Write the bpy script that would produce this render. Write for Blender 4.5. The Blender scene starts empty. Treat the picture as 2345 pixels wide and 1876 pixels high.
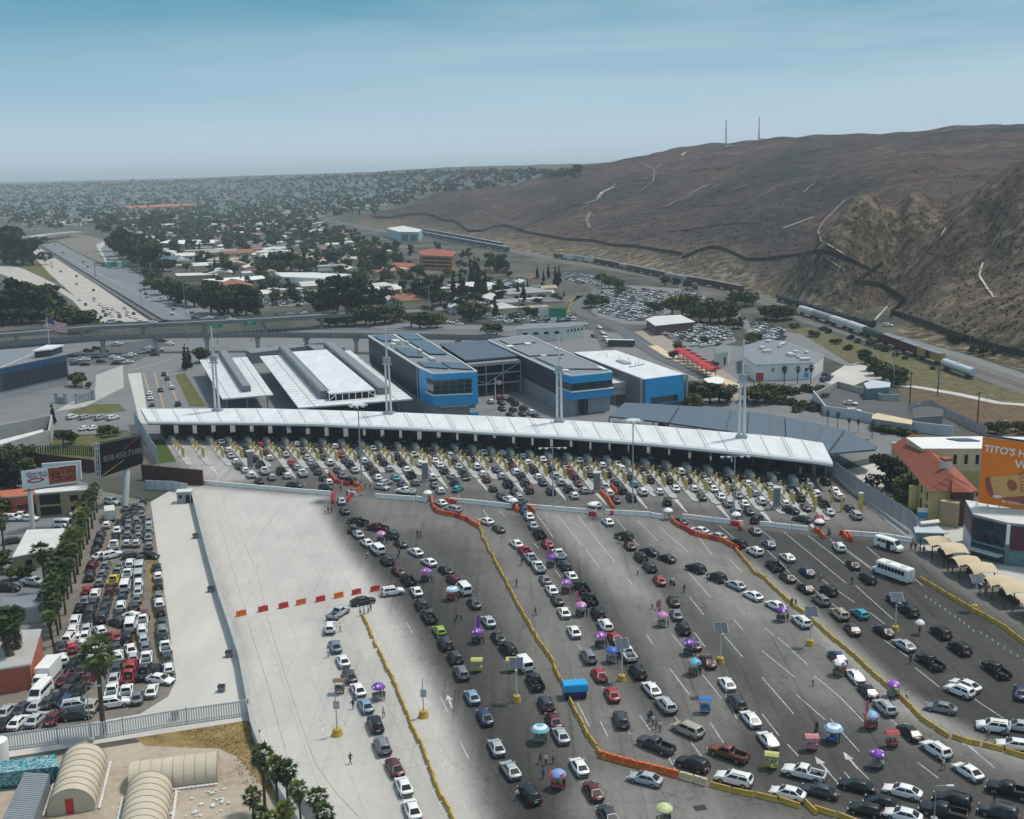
import bpy, math, random
HAZE_D = 1.0e-4
import numpy as np
from mathutils import Vector, Matrix
random.seed(7)
C = bpy.context.scene.collection
SC = bpy.context.scene
FL, CX, CY, HC = 2550.0, 1172.5, 938.0, 80.0
PITCH, ROLL = math.atan(550 / FL), -0.02
_fw = np.array([0, math.cos(PITCH), -math.sin(PITCH)])
_up = np.array([0, math.sin(PITCH), math.cos(PITCH)])
_rt = np.array([1.0, 0, 0])
_R = math.cos(ROLL) * _rt + math.sin(ROLL) * _up
_U = -math.sin(ROLL) * _rt + math.cos(ROLL) * _up
def ray(px, py):
	return _fw * FL + _R * (px - CX) - _U * (py - CY)
def g(px, py, z=0.0):
	"""a survey point of the photograph -> plan position of what lies at height z there"""
	d = ray(px, py); t = (z - HC) / d[2]
	return (float(d[0] * t), float(d[1] * t))
def g3(px, py, z=0.0):
	x, y = g(px, py, z); return (x, y, z)
def at(px, py, Y):
	d = ray(px, py); t = Y / d[1]
	return (float(d[0] * t), float(Y), float(HC + d[2] * t))
def pts(s, ox=0, oy=0, k=1.0):
	"""'x,y x,y ...' readings -> list of survey points"""
	out = []
	for w in s.split():
		a = w.split(',')
		out.append((ox + float(a[0]) / k, oy + float(a[1]) / k))
	return out
K6, K4 = 3.5933, 5.39
cam = bpy.data.cameras.new('camera'); camo = bpy.data.objects.new('camera', cam); C.objects.link(camo)
cam.sensor_fit = 'HORIZONTAL'; cam.sensor_width = 36; cam.lens = 36 * FL / 2345
cam.clip_start = 1; cam.clip_end = 120000
camo.matrix_world = Matrix(((_R[0], _U[0], -_fw[0], 0), (_R[1], _U[1], -_fw[1], 0), (_R[2], _U[2], -_fw[2], HC), (0, 0, 0, 1)))
SC.camera = camo
SUN_EL, SUN_AZ = math.radians(64), math.radians(62)      # azimuth measured from +Y towards +X
w = bpy.data.worlds.new('World'); SC.world = w; w.use_nodes = True
nt = w.node_tree; nt.nodes.clear()
def N(t, kind, **kw):
	n = t.nodes.new(kind)
	for k, v in kw.items(): setattr(n, k, v)
	return n
sky = N(nt, 'ShaderNodeTexSky', sky_type='NISHITA', sun_disc=False)
sky.sun_elevation = SUN_EL; sky.sun_rotation = SUN_AZ; sky.altitude = 80
sky.air_density = 1.0; sky.dust_density = 1.6; sky.ozone_density = 1.2
tc = N(nt, 'ShaderNodeTexCoord'); mp = N(nt, 'ShaderNodeMapping'); mp.inputs['Scale'].default_value = (1.1, 1.6, 10.0)
mp.inputs['Rotation'].default_value = (0.0, 0.10, 0.3)
nz = N(nt, 'ShaderNodeTexNoise'); nz.inputs['Scale'].default_value = 2.3; nz.inputs['Detail'].default_value = 8; nz.inputs['Roughness'].default_value = .58; nz.inputs['Distortion'].default_value = .4
rp = N(nt, 'ShaderNodeValToRGB'); rp.color_ramp.elements[0].position = .34; rp.color_ramp.elements[1].position = .78
rp.color_ramp.elements[0].color = (0, 0, 0, 1); rp.color_ramp.elements[1].color = (.8, .8, .8, 1)
sep = N(nt, 'ShaderNodeSeparateXYZ')
veil = N(nt, 'ShaderNodeMapRange'); veil.inputs[1].default_value = -.5; veil.inputs[2].default_value = .45; veil.inputs[3].default_value = .16; veil.inputs[4].default_value = 1.3
vm = N(nt, 'ShaderNodeMath', operation='MULTIPLY', use_clamp=True)
hr = N(nt, 'ShaderNodeValToRGB'); cr = hr.color_ramp
while len(cr.elements) < 6: cr.elements.new(.5)
for e, (p, c) in zip(cr.elements, ((0, (4.0, 5.0, 5.8)), (.03, (3.6, 4.7, 5.6)), (.075, (2.1, 3.75, 4.85)), (.15, (.40, 2.15, 3.3)), (.30, (1.4, 2.7, 3.9)), (1, (3.4, 3.9, 4.4)))): e.position = p; e.color = (c[0] / 10, c[1] / 10, c[2] / 10, 1)
sc10 = N(nt, 'ShaderNodeVectorMath', operation='SCALE'); sc10.inputs['Scale'].default_value = 10.0
mx0 = N(nt, 'ShaderNodeMix', data_type='RGBA'); mx0.inputs[0].default_value = .95
mx = N(nt, 'ShaderNodeMix', data_type='RGBA'); mx.inputs[7].default_value = (3.9, 4.9, 5.4, 1)
bg = N(nt, 'ShaderNodeBackground'); bg.inputs['Strength'].default_value = .10
wo = N(nt, 'ShaderNodeOutputWorld')
L = nt.links.new
L(tc.outputs['Generated'], mp.inputs['Vector']); L(mp.outputs[0], nz.inputs['Vector']); L(nz.outputs['Fac'], rp.inputs[0]); L(tc.outputs['Generated'], sep.inputs[0])
L(sep.outputs[0], veil.inputs[0]); L(rp.outputs[0], vm.inputs[0]); L(veil.outputs[0], vm.inputs[1]); L(sep.outputs[2], hr.inputs[0]); L(hr.outputs[0], sc10.inputs[0])
L(sky.outputs[0], mx0.inputs[6]); L(sc10.outputs[0], mx0.inputs[7]); L(mx0.outputs[2], mx.inputs[6]); L(vm.outputs[0], mx.inputs[0]); L(mx.outputs[2], bg.inputs['Color']); L(bg.outputs[0], wo.inputs[0])
sl = bpy.data.lights.new('sun', 'SUN'); sl.energy = 2.2; sl.angle = math.radians(7); sl.color = (1, .92, .82)
so = bpy.data.objects.new('sun', sl); C.objects.link(so)
sd = Vector((math.sin(SUN_AZ) * math.cos(SUN_EL), math.cos(SUN_AZ) * math.cos(SUN_EL), math.sin(SUN_EL)))
so.rotation_euler = sd.to_track_quat('Z', 'Y').to_euler(); so.location = (0, 0, 300)
SC.view_settings.view_transform = 'Standard'; SC.view_settings.look = 'None'; SC.view_settings.gamma = 1; SC.view_settings.exposure = 0.42
SC.cycles.max_bounces = 5; SC.cycles.diffuse_bounces = 2; SC.cycles.glossy_bounces = 2; SC.cycles.transmission_bounces = 3
SC.cycles.transparent_max_bounces = 6; SC.cycles.volume_bounces = 1; SC.cycles.use_denoising = True
SC.cycles.caustics_reflective = False; SC.cycles.caustics_refractive = False
def mat(name, col, rough=.7, var=.12, scale=.6, metal=0.0, objcol=False, spec=.5, rnd=0.0, bump=0.0, streak=None, emit=0):
	"""Principled with a noise-varied base; objcol: base from the object's own colour; rnd: brightness varied per object"""
	m = bpy.data.materials.new(name); m.use_nodes = True
	t = m.node_tree; b = t.nodes['Principled BSDF']; l = t.links.new
	b.inputs['Roughness'].default_value = rough; b.inputs['Metallic'].default_value = metal
	b.inputs['Specular IOR Level'].default_value = spec
	co = N(t, 'ShaderNodeTexCoord'); n = N(t, 'ShaderNodeTexNoise')
	n.inputs['Scale'].default_value = scale; n.inputs['Detail'].default_value = 5; n.inputs['Roughness'].default_value = .6
	if streak:
		mp_ = N(t, 'ShaderNodeMapping'); mp_.inputs['Scale'].default_value = streak
		l(co.outputs['Object'], mp_.inputs[0]); l(mp_.outputs[0], n.inputs['Vector'])
	else:
		l(co.outputs['Object'], n.inputs['Vector'])
	mr = N(t, 'ShaderNodeMapRange'); mr.inputs['From Min'].default_value = .25; mr.inputs['From Max'].default_value = .75
	mr.inputs['To Min'].default_value = 1 - var; mr.inputs['To Max'].default_value = 1 + var
	l(n.outputs['Fac'], mr.inputs[0])
	val = mr.outputs[0]
	if rnd or objcol: oi = N(t, 'ShaderNodeObjectInfo')
	if rnd:
		r2 = N(t, 'ShaderNodeMapRange'); r2.inputs['To Min'].default_value = 1 - rnd; r2.inputs['To Max'].default_value = 1 + rnd
		l(oi.outputs['Random'], r2.inputs[0]); mu = N(t, 'ShaderNodeMath', operation='MULTIPLY'); l(val, mu.inputs[0]); l(r2.outputs[0], mu.inputs[1]); val = mu.outputs[0]
	mi = N(t, 'ShaderNodeVectorMath', operation='SCALE'); l(val, mi.inputs['Scale'])
	if rnd > .25:
		hv = N(t, 'ShaderNodeMix', data_type='RGBA'); l(oi.outputs['Random'], hv.inputs[0]); hv.inputs[6].default_value = (col[0] * .75, col[1] * .92, col[2] * 1.15, 1); hv.inputs[7].default_value = (col[0] * 1.7, col[1] * 1.3, col[2] * .95, 1); l(hv.outputs[2], mi.inputs[0])
	elif objcol: l(oi.outputs['Color'], mi.inputs[0])
	else: mi.inputs[0].default_value = col[:3]
	l(mi.outputs[0], b.inputs['Base Color'])
	if bump:
		bp = N(t, 'ShaderNodeBump'); bp.inputs['Strength'].default_value = .6; bp.inputs['Distance'].default_value = bump
		l(n.outputs['Fac'], bp.inputs['Height']); l(bp.outputs[0], b.inputs['Normal'])
	return m
def ramp_mat(name, stops, scale, rough=.9, scale2=None, detail=8, mix=.4, bump=0.0, dist=0.0, vscale=None):
	"""two noises through a colour ramp: soil, scrub, foliage"""
	m = bpy.data.materials.new(name); m.use_nodes = True
	t = m.node_tree; b = t.nodes['Principled BSDF']; l = t.links.new
	b.inputs['Roughness'].default_value = rough; b.inputs['Specular IOR Level'].default_value = .15
	co = N(t, 'ShaderNodeTexCoord'); src = co.outputs['Object']
	if vscale:
		mp_ = N(t, 'ShaderNodeMapping'); mp_.inputs['Scale'].default_value = vscale; l(src, mp_.inputs[0]); src = mp_.outputs[0]
	n = N(t, 'ShaderNodeTexNoise'); n.inputs['Scale'].default_value = scale; n.inputs['Detail'].default_value = detail; n.inputs['Roughness'].default_value = .6
	n.inputs['Distortion'].default_value = dist
	l(src, n.inputs['Vector']); fac = n.outputs['Fac']
	if scale2:
		n2 = N(t, 'ShaderNodeTexNoise'); n2.inputs['Scale'].default_value = scale2; n2.inputs['Detail'].default_value = 4; l(src, n2.inputs['Vector'])
		mm = N(t, 'ShaderNodeMix'); mm.inputs[0].default_value = mix; l(n.outputs['Fac'], mm.inputs[2]); l(n2.outputs['Fac'], mm.inputs[3]); fac = mm.outputs[0]
	r = N(t, 'ShaderNodeValToRGB'); cr = r.color_ramp
	while len(cr.elements) < len(stops): cr.elements.new(.5)
	for e, (p, c) in zip(cr.elements, stops): e.position = p; e.color = (*c, 1)
	l(fac, r.inputs[0]); l(r.outputs[0], b.inputs['Base Color'])
	if bump:
		bp = N(t, 'ShaderNodeBump'); bp.inputs['Strength'].default_value = .8; bp.inputs['Distance'].default_value = bump
		l(fac, bp.inputs['Height']); l(bp.outputs[0], b.inputs['Normal'])
	return m
M = {}
M['paint'] = mat('car_paint', (1, 1, 1), .36, .05, 1.5, objcol=True, spec=.6)
M['glass'] = mat('car_glass', (.012, .014, .017), .16, .1, .5, spec=.4)
M['tyre'] = mat('tyre_rubber', (.012, .012, .013), .85, .2, 3)
M['rim'] = mat('wheel_rim', (.3, .3, .31), .4, .2, 4, metal=.6)
M['redlamp'] = mat('tail_lamp', (.30, .012, .012), .25, .1, 4)
M['whitelamp'] = mat('head_lamp', (.62, .62, .6), .2, .1, 4)
M['blacktrim'] = mat('black_trim', (.018, .018, .019), .6, .2, 3)
M['coat'] = mat('painted_metal', (1, 1, 1), .5, .1, .8, objcol=True)
M['roof_white'] = mat('white_roof_membrane', (.68, .69, .70), .5, .13, .35, streak=(1, .25, 1))
M['roof_seam'] = mat('roof_seam', (.45, .48, .50), .5, .1, .5)
M['white'] = mat('white_paint', (.76, .76, .74), .6, .06, .3)
M['offwhite'] = mat('weathered_white', (.60, .60, .58), .75, .14, .35)
M['concrete'] = mat('concrete', (.38, .38, .365), .9, .15, .25)
M['concrete_dark'] = mat('old_concrete', (.20, .205, .21), .9, .2, .2)
M['grey'] = mat('grey_metal', (.30, .32, .34), .5, .08, .5)
M['midgrey'] = mat('mid_grey_cladding', (.17, .18, .195), .6, .1, .4)
M['steel'] = mat('galvanised_steel', (.34, .38, .42), .45, .08, .8, metal=.3)
M['dark'] = mat('dark_cladding', (.035, .042, .055), .55, .15, .3, streak=(1, 1, .12))
M['black'] = mat('black_interior', (.010, .011, .014), .8, .2, .5)
M['navy'] = mat('navy_panel', (.022, .018, .11), .6, .2, .8)
M['blue'] = mat('blue_cladding', (.012, .33, .66), .45, .05, .3)
M['blueglass'] = mat('tinted_glass', (.02, .045, .06), .1, .25, .25, spec=.8)
M['solar'] = mat('solar_panel', (.055, .075, .105), .25, .15, .8, spec=.5)
M['seamroof'] = mat('blue_grey_standing_seam', (.085, .115, .150), .5, .1, .3)
M['seamrib'] = mat('standing_seam_rib', (.14, .18, .225), .5, .1, .3)
M['greyroof'] = mat('grey_roof_sheet', (.19, .21, .23), .6, .12, .25)
M['yellow'] = mat('yellow_paint', (.47, .31, .055), .7, .32, .9)
M['paleyellow'] = mat('faded_yellow_post', (.60, .45, .15), .65, .2, .8)
M['orange'] = mat('orange_plastic', (.62, .13, .028), .5, .15, .8)
M['redplastic'] = mat('red_plastic', (.46, .03, .035), .5, .2, .8)
M['brownsteel'] = mat('rust_brown_steel', (.065, .022, .018), .7, .25, .5)
M['rust'] = mat('rust_fence', (.032, .026, .025), .8, .3, .4)
M['terracotta'] = mat('terracotta_tiles', (.30, .085, .05), .85, .3, 1.6)
M['stucco_yellow'] = mat('yellow_stucco', (.45, .36, .15), .9, .12, .3)
M['stucco_cream'] = mat('cream_stucco', (.60, .49, .32), .9, .1, .3)
M['stucco_tan'] = mat('tan_stucco', (.34, .25, .15), .9, .12, .3)
M['stucco_pink'] = mat('salmon_stucco', (.42, .12, .07), .9, .15, .3)
M['shade'] = mat('beige_shade_fabric', (.60, .49, .33), .9, .08, .4)
M['hut'] = mat('beige_canvas', (.52, .46, .36), .95, .1, .3, bump=.05)
M['hutrib'] = mat('canvas_seam', (.40, .35, .27), .95, .1, .3)
M['trunk'] = mat('bark', (.055, .042, .032), .95, .3, 2)
M['palmtrunk'] = mat('palm_bark', (.07, .058, .045), .95, .3, 2)
M['skin'] = mat('skin', (.35, .19, .12), .6, .1, 3)
M['jeans'] = mat('dark_trousers', (.03, .035, .05), .9, .2, 4)
M['hair'] = mat('dark_hair', (.012, .01, .009), .7, .2, 5)
M['leaf'] = mat('tree_leaves', (.030, .050, .018), .75, .45, .35, rnd=.45, spec=.25)
M['leaf2'] = mat('olive_leaves', (.042, .058, .020), .75, .45, .35, rnd=.4, spec=.25)
M['pineleaf'] = mat('conifer_leaves', (.018, .030, .019), .8, .4, .4, rnd=.3, spec=.2)
M['palmleaf'] = mat('palm_fronds', (.055, .085, .026), .6, .4, .8, rnd=.3, spec=.3)
M['palmskirt'] = mat('dead_palm_fronds', (.10, .075, .045), .9, .3, 1.2)
M['ballast'] = ramp_mat('rail_ballast', [(.3, (.10, .10, .10)), (.7, (.21, .20, .185))], .35, scale2=2.5)
M['signgreen'] = mat('sign_green', (.005, .23, .12), .5, .08, .5)
M['lens'] = mat('lamp_lens', (.6, .62, .62), .3, .1, 3)
class MB:
	def __init__(s): s.v = []; s.f = []; s.m = []
	def add(s, v, f, mi=0, X=None):
		n = len(s.v)
		s.v += [tuple(X @ Vector(p)) for p in v] if X is not None else [tuple(p) for p in v]
		s.f += [tuple(i + n for i in q) for q in f]
		s.m += mi if isinstance(mi, list) else [mi] * len(f)
		return s
	def box(s, c, d, rz=0, mi=0, X=None, taper=1.0):
		a, b, h = d[0] / 2, d[1] / 2, d[2] / 2; cs, sn = math.cos(rz), math.sin(rz); v = []
		for z in (-h, h):
			k = taper if z > 0 else 1
			for x, y in ((-a, -b), (a, -b), (a, b), (-a, b)):
				v.append((c[0] + (x * cs - y * sn) * k, c[1] + (x * sn + y * cs) * k, c[2] + z))
		return s.add(v, [(3, 2, 1, 0), (4, 5, 6, 7), (0, 1, 5, 4), (1, 2, 6, 5), (2, 3, 7, 6), (3, 0, 4, 7)], mi, X)
	def prism(s, poly, z0, z1, mi=0, mtop=None, cap=True, X=None):
		n = len(poly); ar = sum(poly[i][0] * poly[(i + 1) % n][1] - poly[(i + 1) % n][0] * poly[i][1] for i in range(n))
		if ar < 0: poly = poly[::-1]
		zt = (lambda i: z1[i]) if isinstance(z1, (list, tuple)) else (lambda i: z1)
		v = [(p[0], p[1], z0) for p in poly] + [(p[0], p[1], zt(i)) for i, p in enumerate(poly)]
		f = [(i, (i + 1) % n, n + (i + 1) % n, n + i) for i in range(n)]; mm = [mi] * n
		if cap: f += [tuple(range(n, 2 * n)), tuple(range(n - 1, -1, -1))]; mm += [mi if mtop is None else mtop, mi]
		return s.add(v, f, mm, X)
	def sheet(s, poly, z, mi=0):
		n = len(poly); ar = sum(poly[i][0] * poly[(i + 1) % n][1] - poly[(i + 1) % n][0] * poly[i][1] for i in range(n))
		if ar < 0: poly = poly[::-1]
		return s.add([(p[0], p[1], z) for p in poly], [tuple(range(n))], mi)
	def tube(s, p, q, r, r2=None, n=8, mi=0, X=None, cap=True):
		p, q = Vector(p), Vector(q); r2 = r if r2 is None else r2; d = (q - p).normalized()
		a = d.orthogonal().normalized(); b = d.cross(a); v = []
		for c, rr in ((p, r), (q, r2)):
			for i in range(n):
				t = 2 * math.pi * i / n; v.append(c + (a * math.cos(t) + b * math.sin(t)) * rr)
		f = [(i, (i + 1) % n, n + (i + 1) % n, n + i) for i in range(n)]
		if cap: f += [tuple(range(n, 2 * n)), tuple(range(n - 1, -1, -1))]
		return s.add(v, f, mi, X)
	def bar(s, p, q, wd, h, mi=0, up=(0, 0, 1)):
		"""rectangular bar from p to q"""
		p, q = Vector(p), Vector(q); d = (q - p).normalized(); u = Vector(up)
		sd_ = d.cross(u)
		if sd_.length < 1e-4: sd_ = d.cross(Vector((1, 0, 0)))
		sd_.normalize(); u2 = sd_.cross(d).normalized(); v = []
		for c in (p, q):
			for a, b in ((-1, -1), (1, -1), (1, 1), (-1, 1)): v.append(c + sd_ * a * wd / 2 + u2 * b * h / 2)
		return s.add(v, [(3, 2, 1, 0), (4, 5, 6, 7), (0, 1, 5, 4), (1, 2, 6, 5), (2, 3, 7, 6), (3, 0, 4, 7)], mi)
	def loft(s, secs, mi=0, cap=True, closed=True):
		n = len(secs[0]); k = len(s.v); base = []
		for sc_ in secs: base += sc_
		f = []; r = n if closed else n - 1
		for j in range(len(secs) - 1):
			for i in range(r): f.append((j * n + i, j * n + (i + 1) % n, (j + 1) * n + (i + 1) % n, (j + 1) * n + i))
		if cap and closed: f += [tuple(range(n - 1, -1, -1)), tuple((len(secs) - 1) * n + i for i in range(n))]
		return s.add(base, f, mi)
	def mesh(s, name, mats):
		me = bpy.data.meshes.new(name); me.from_pydata(s.v, [], s.f)
		for q in mats: me.materials.append(M[q] if isinstance(q, str) else q)
		if any(s.m): me.polygons.foreach_set('material_index', s.m)
		me.update(); return me
	def build(s, name, mats, parent=None, smooth=False, loc=None, rz=None, kind=None):
		if not isinstance(mats, (list, tuple)): mats = [mats]
		me = s.mesh(name, mats)
		if smooth: me.polygons.foreach_set('use_smooth', [True] * len(me.polygons))
		return link(name, me, parent, loc, rz, kind)
def link(name, me, parent=None, loc=None, rz=None, kind=None):
	o = bpy.data.objects.new(name, me); C.objects.link(o)
	if parent is not None: o.parent = parent
	if loc is not None: o.location = loc
	if rz is not None: o.rotation_euler = (0, 0, rz)
	if kind: o['kind'] = kind
	return o
def tag(o, label, cat, group=None, kind=None):
	o['label'] = label; o['category'] = cat
	if group: o['group'] = group
	if kind: o['kind'] = kind
	return o
def thing(name, label, cat, loc=(0, 0, 0), rz=0, group=None):
	o = link(name, None, None, loc, rz); return tag(o, label, cat, group)
def dup(root, loc, rz=0.0, label=None, group=None, color=None, scale=None):
	"""a copy of a thing with copies of its parts and sub-parts"""
	r = root.copy(); C.objects.link(r); r.location = loc; r.rotation_euler = (0, 0, rz)
	if label: r['label'] = label
	if group: r['group'] = group
	if color: r.color = color
	if scale: r.scale = scale if isinstance(scale, tuple) else (scale,) * 3
	for ch in kids.get(root.name, ()):
		c = ch.copy(); C.objects.link(c); c.parent = r
		if color: c.color = color
		for gc in kids.get(ch.name, ()):
			d = gc.copy(); C.objects.link(d); d.parent = c
			if color: d.color = color
	return r
kids = {}
def note(root):
	"""remember a prototype's children once (walking .children per copy is slow)"""
	for o in C.objects:
		if o.parent is not None: kids.setdefault(o.parent.name, [])
		if o.parent is not None and o not in kids[o.parent.name]: kids[o.parent.name].append(o)
def proto(root, parts):
	kids[root.name] = [p for p in parts]
	return root
ORD = ['first', 'second', 'third', 'fourth', 'fifth', 'sixth', 'seventh', 'eighth', 'ninth', 'tenth', 'eleventh', 'twelfth', 'thirteenth', 'fourteenth', 'fifteenth', 'sixteenth', 'seventeenth', 'eighteenth', 'nineteenth']
TENS = ['', '', 'twent', 'thirt', 'fort', 'fift', 'sixt', 'sevent', 'eight', 'ninet']
def ordn(i):
	"""0-based -> ordinal word"""
	i += 1
	if i < 20: return ORD[i - 1]
	if i >= 100: return 'hundred-and-' + ordn(i - 101)
	t, u = divmod(i, 10)
	return TENS[t] + 'ieth' if u == 0 else TENS[t] + 'y-' + ORD[u - 1]
def resample(poly, step):
	"""points every step metres along a plan polyline, with the tangent"""
	out = []; carry = 0.0
	for a, b in zip(poly[:-1], poly[1:]):
		a, b = np.array(a, float), np.array(b, float); l = float(np.linalg.norm(b - a))
		if l < 1e-6: continue
		d = (b - a) / l; t = carry
		while t <= l: out.append((a + d * t, d)); t += step
		carry = t - l
	return out
def text(s, size, mt, parent=None, X=None, name='lettering', extrude=.02, align='CENTER', bold=0.0):
	cu = bpy.data.curves.new(name, 'FONT'); cu.body = s; cu.size = size; cu.align_x = align; cu.align_y = 'CENTER'; cu.extrude = extrude; cu.offset = bold; cu.resolution_u = 3
	tmp = bpy.data.objects.new('tmp_text', cu); me = bpy.data.meshes.new_from_object(tmp); me.materials.clear(); me.materials.append(M[mt]); bpy.data.objects.remove(tmp)
	o = link(name, me, parent)
	if X is not None: o.matrix_local = X
	return o
def facing(p0, p1, p_up):
	"""matrix whose x runs p0->p1 and y runs towards p_up; z is out of the face"""
	x = (Vector(p1) - Vector(p0)).normalized(); y = Vector(p_up) - Vector(p0); y = (y - x * y.dot(x)).normalized(); z = x.cross(y)
	return Matrix(((x[0], y[0], z[0], p0[0]), (x[1], y[1], z[1], p0[1]), (x[2], y[2], z[2], p0[2]), (0, 0, 0, 1)))
RAIL = pts('2345,886 2175,827 2012,778 1849,731 1784,700 1697,668 1545,640 1338,606 1164,573 979,542 870,528 750,504')
_rw = [g(*p) for p in RAIL]
_ru = np.array([-1.6, -.9, -.24] + [x / y for x, y in _rw][::-1] + [.7, 1.6]); _rv = np.array([2300., 2300., 2100.] + [y for x, y in _rw][::-1] + [300., 230.])
_CT = [(2001, 435, 690), (1960, 452, 690), (1890, 520, 690), (2080, 458, 695), (2150, 494, 690), (2250, 462, 630), (2345, 424, 600), (2345, 405, 780), (2180, 494, 650), (2250, 432, 820), (2500, 400, 600), (2500, 560, 520),
       (1660, 337, 1800), (1620, 338, 1900), (1350, 392, 2000), (1420, 378, 1950), (1500, 355, 1900), (1740, 341, 1650), (1850, 337, 1550), (2000, 326, 1450), (2150, 312, 1350), (2345, 300, 1300),
       (1600, 450, 1300), (1900, 422, 1080), (1300, 450, 1600), (1000, 452, 2050), (1100, 480, 1600), (1450, 420, 1600), (1700, 400, 1350), (1750, 480, 1000),
       (1500, 560, 1000), (1830, 600, 740), (2000, 640, 650), (2050, 605, 660), (2200, 690, 535), (2345, 650, 520), (2100, 560, 660), (1900, 545, 730), (1700, 590, 840), (1650, 600, 820), (2250, 560, 600),
       (2300, 400, 950), (2000, 402, 1020), (2345, 340, 1150), (1220, 520, 1400), (1050, 500, 1600), (2345, 500, 575), (2120, 520, 670), (2345, 760, 450), (1950, 590, 720), (2060, 520, 690),
       (0, 423, 6500), (250, 415, 6500), (370, 413, 6300), (500, 407, 5600), (700, 404, 4800), (870, 396, 4000), (1000, 391, 3400), (1150, 391, 3000), (1250, 396, 2600),
       (870, 430, 2900), (1000, 425, 2600), (600, 430, 4000), (300, 440, 4200), (0, 450, 4200)]
_cp = [at(*c) for c in _CT]
for px, py in RAIL: _cp.append((*g(px, py), 0.0))
for u_ in (-.9, -.55, -.4, -.25, -.1, .0):
	for y_ in (900., 1600., 2200.):
		if not (u_ > -.2 and y_ > 1700): _cp.append((u_ * y_, y_, 0.0))
for u_, y_, z_ in ((-.9, 7000, 60), (-.9, 4000, 10), (.8, 1400, 120), (.8, 700, 90), (.75, 420, 30), (.75, 620, 65), (1.1, 900, 110), (.6, 3000, 110), (.3, 4000, 90), (0, 7000, 60), (-.45, 12000, 40), (.2, 12000, 70), (.7, 12000, 100)): _cp.append((u_ * y_, float(y_), float(z_)))
_A = np.array([(x / y * 3, math.log(y)) for x, y, z in _cp]); _Z = np.array([z for *_, z in _cp])
def _tps(r2): return np.where(r2 > 1e-12, .5 * r2 * np.log(np.maximum(r2, 1e-12)), 0)
_n = len(_A); _K = _tps(((_A[:, None] - _A[None]) ** 2).sum(-1)) + np.eye(_n) * 2e-4
_Pm = np.c_[np.ones(_n), _A]; _S = np.block([[_K, _Pm], [_Pm.T, np.zeros((3, 3))]])
_W = np.linalg.solve(_S, np.r_[_Z, np.zeros(3)])
def railY(u): return np.interp(u, _ru, _rv)
def sstep(x): x = np.clip(x, 0, 1); return x * x * (3 - 2 * x)
def terrain(X, Y):
	X, Y = np.atleast_1d(np.asarray(X, float)), np.atleast_1d(np.asarray(Y, float)); u = X / Y
	q = np.c_[u * 3, np.log(Y)]; z = np.zeros(len(q))
	for a in range(0, len(q), 20000):
		b = q[a:a + 20000]; z[a:a + 20000] = _tps(((b[:, None] - _A[None]) ** 2).sum(-1)) @ _W[:_n] + np.c_[np.ones(len(b)), b] @ _W[_n:]
	m = sstep((Y - railY(u) - 22 - 8 * np.clip(u * 3, 0, 1)) / (.10 * Y))
	rg = (np.sin(X * .021 + 1.3 * np.sin(Y * .013)) * np.sin(Y * .017 + X * .006) * 2.6 + np.sin(X * .061 + Y * .043) * np.sin(Y * .071 - X * .03) * 1.1) * sstep((Y - railY(u) - 60) / (.25 * Y)) * np.clip(Y / 900, .45, 2.0)
	rg = rg * np.where(Y > 2300, .4, np.clip((Y - 560) / 500, .3, 1))
	return np.clip(z + rg, 0, 170) * m
def hz(x, y): return float(terrain([x], [y])[0])
us = np.concatenate([np.linspace(-1.5, -.5, 24)[:-1], np.linspace(-.5, .03, 60)[:-1], np.linspace(.03, .56, 190)[:-1], np.linspace(.56, 1.6, 36)])
ys = np.concatenate([[40, 90, 150, 220], np.geomspace(290, 2600, 230), np.geomspace(2700, 12000, 60), [16000, 24000, 40000]])
UU, YY = np.meshgrid(us, ys); XX = UU * YY; ZZ = terrain(XX.ravel(), YY.ravel()).reshape(XX.shape)
def hit(px, py, y0=300., y1=12000.):
	"""where the sight line through a survey point meets the ground"""
	d = ray(px, py); u = d[0] / d[1]; j = int(np.clip(np.searchsorted(us, u) - 1, 0, len(us) - 2)); f = (u - us[j]) / (us[j + 1] - us[j]); col = ZZ[:, j] * (1 - f) + ZZ[:, j + 1] * f
	R_ = HC + d[2] / d[1] * ys - col; k = np.nonzero((R_ <= 0) & (ys >= y0))[0]
	if not len(k) or k[0] == 0 or ys[k[0]] > y1: Y = y1 if not len(k) or ys[k[0]] > y1 else y0
	else: k = k[0]; Y = ys[k - 1] + (ys[k] - ys[k - 1]) * R_[k - 1] / (R_[k - 1] - R_[k] + 1e-9)
	return (float(u * Y), float(Y), float(np.interp(Y, ys, col)))
nr, nc = XX.shape; idx = np.arange(nr * nc).reshape(nr, nc)
quads = np.stack([idx[:-1, :-1], idx[:-1, 1:], idx[1:, 1:], idx[1:, :-1]], -1).reshape(-1, 4)
zq = ZZ.ravel()[quads].max(1); uq = UU.ravel()[quads].mean(1); yq = YY.ravel()[quads].mean(1)
hillmask = (zq > .01) & (yq > railY(uq)) & ((uq > -.13) & (yq < 1950 + 5200 * np.clip(uq + .1, 0, .6)) | (uq > .13))
allv = np.c_[XX.ravel(), YY.ravel(), ZZ.ravel()]
def submesh(name, mask, mats, attr=None):
	q = quads[mask]; used, inv = np.unique(q, return_inverse=True)
	me = bpy.data.meshes.new(name); me.from_pydata(allv[used].tolist(), [], inv.reshape(-1, 4).tolist())
	for m_ in mats: me.materials.append(m_)
	me.polygons.foreach_set('use_smooth', [True] * len(me.polygons))
	if attr is not None:
		a = me.attributes.new('dry', 'FLOAT', 'POINT'); a.data.foreach_set('value', attr[used].astype(np.float32))
	me.update(); return link(name, me, kind='structure')
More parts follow.
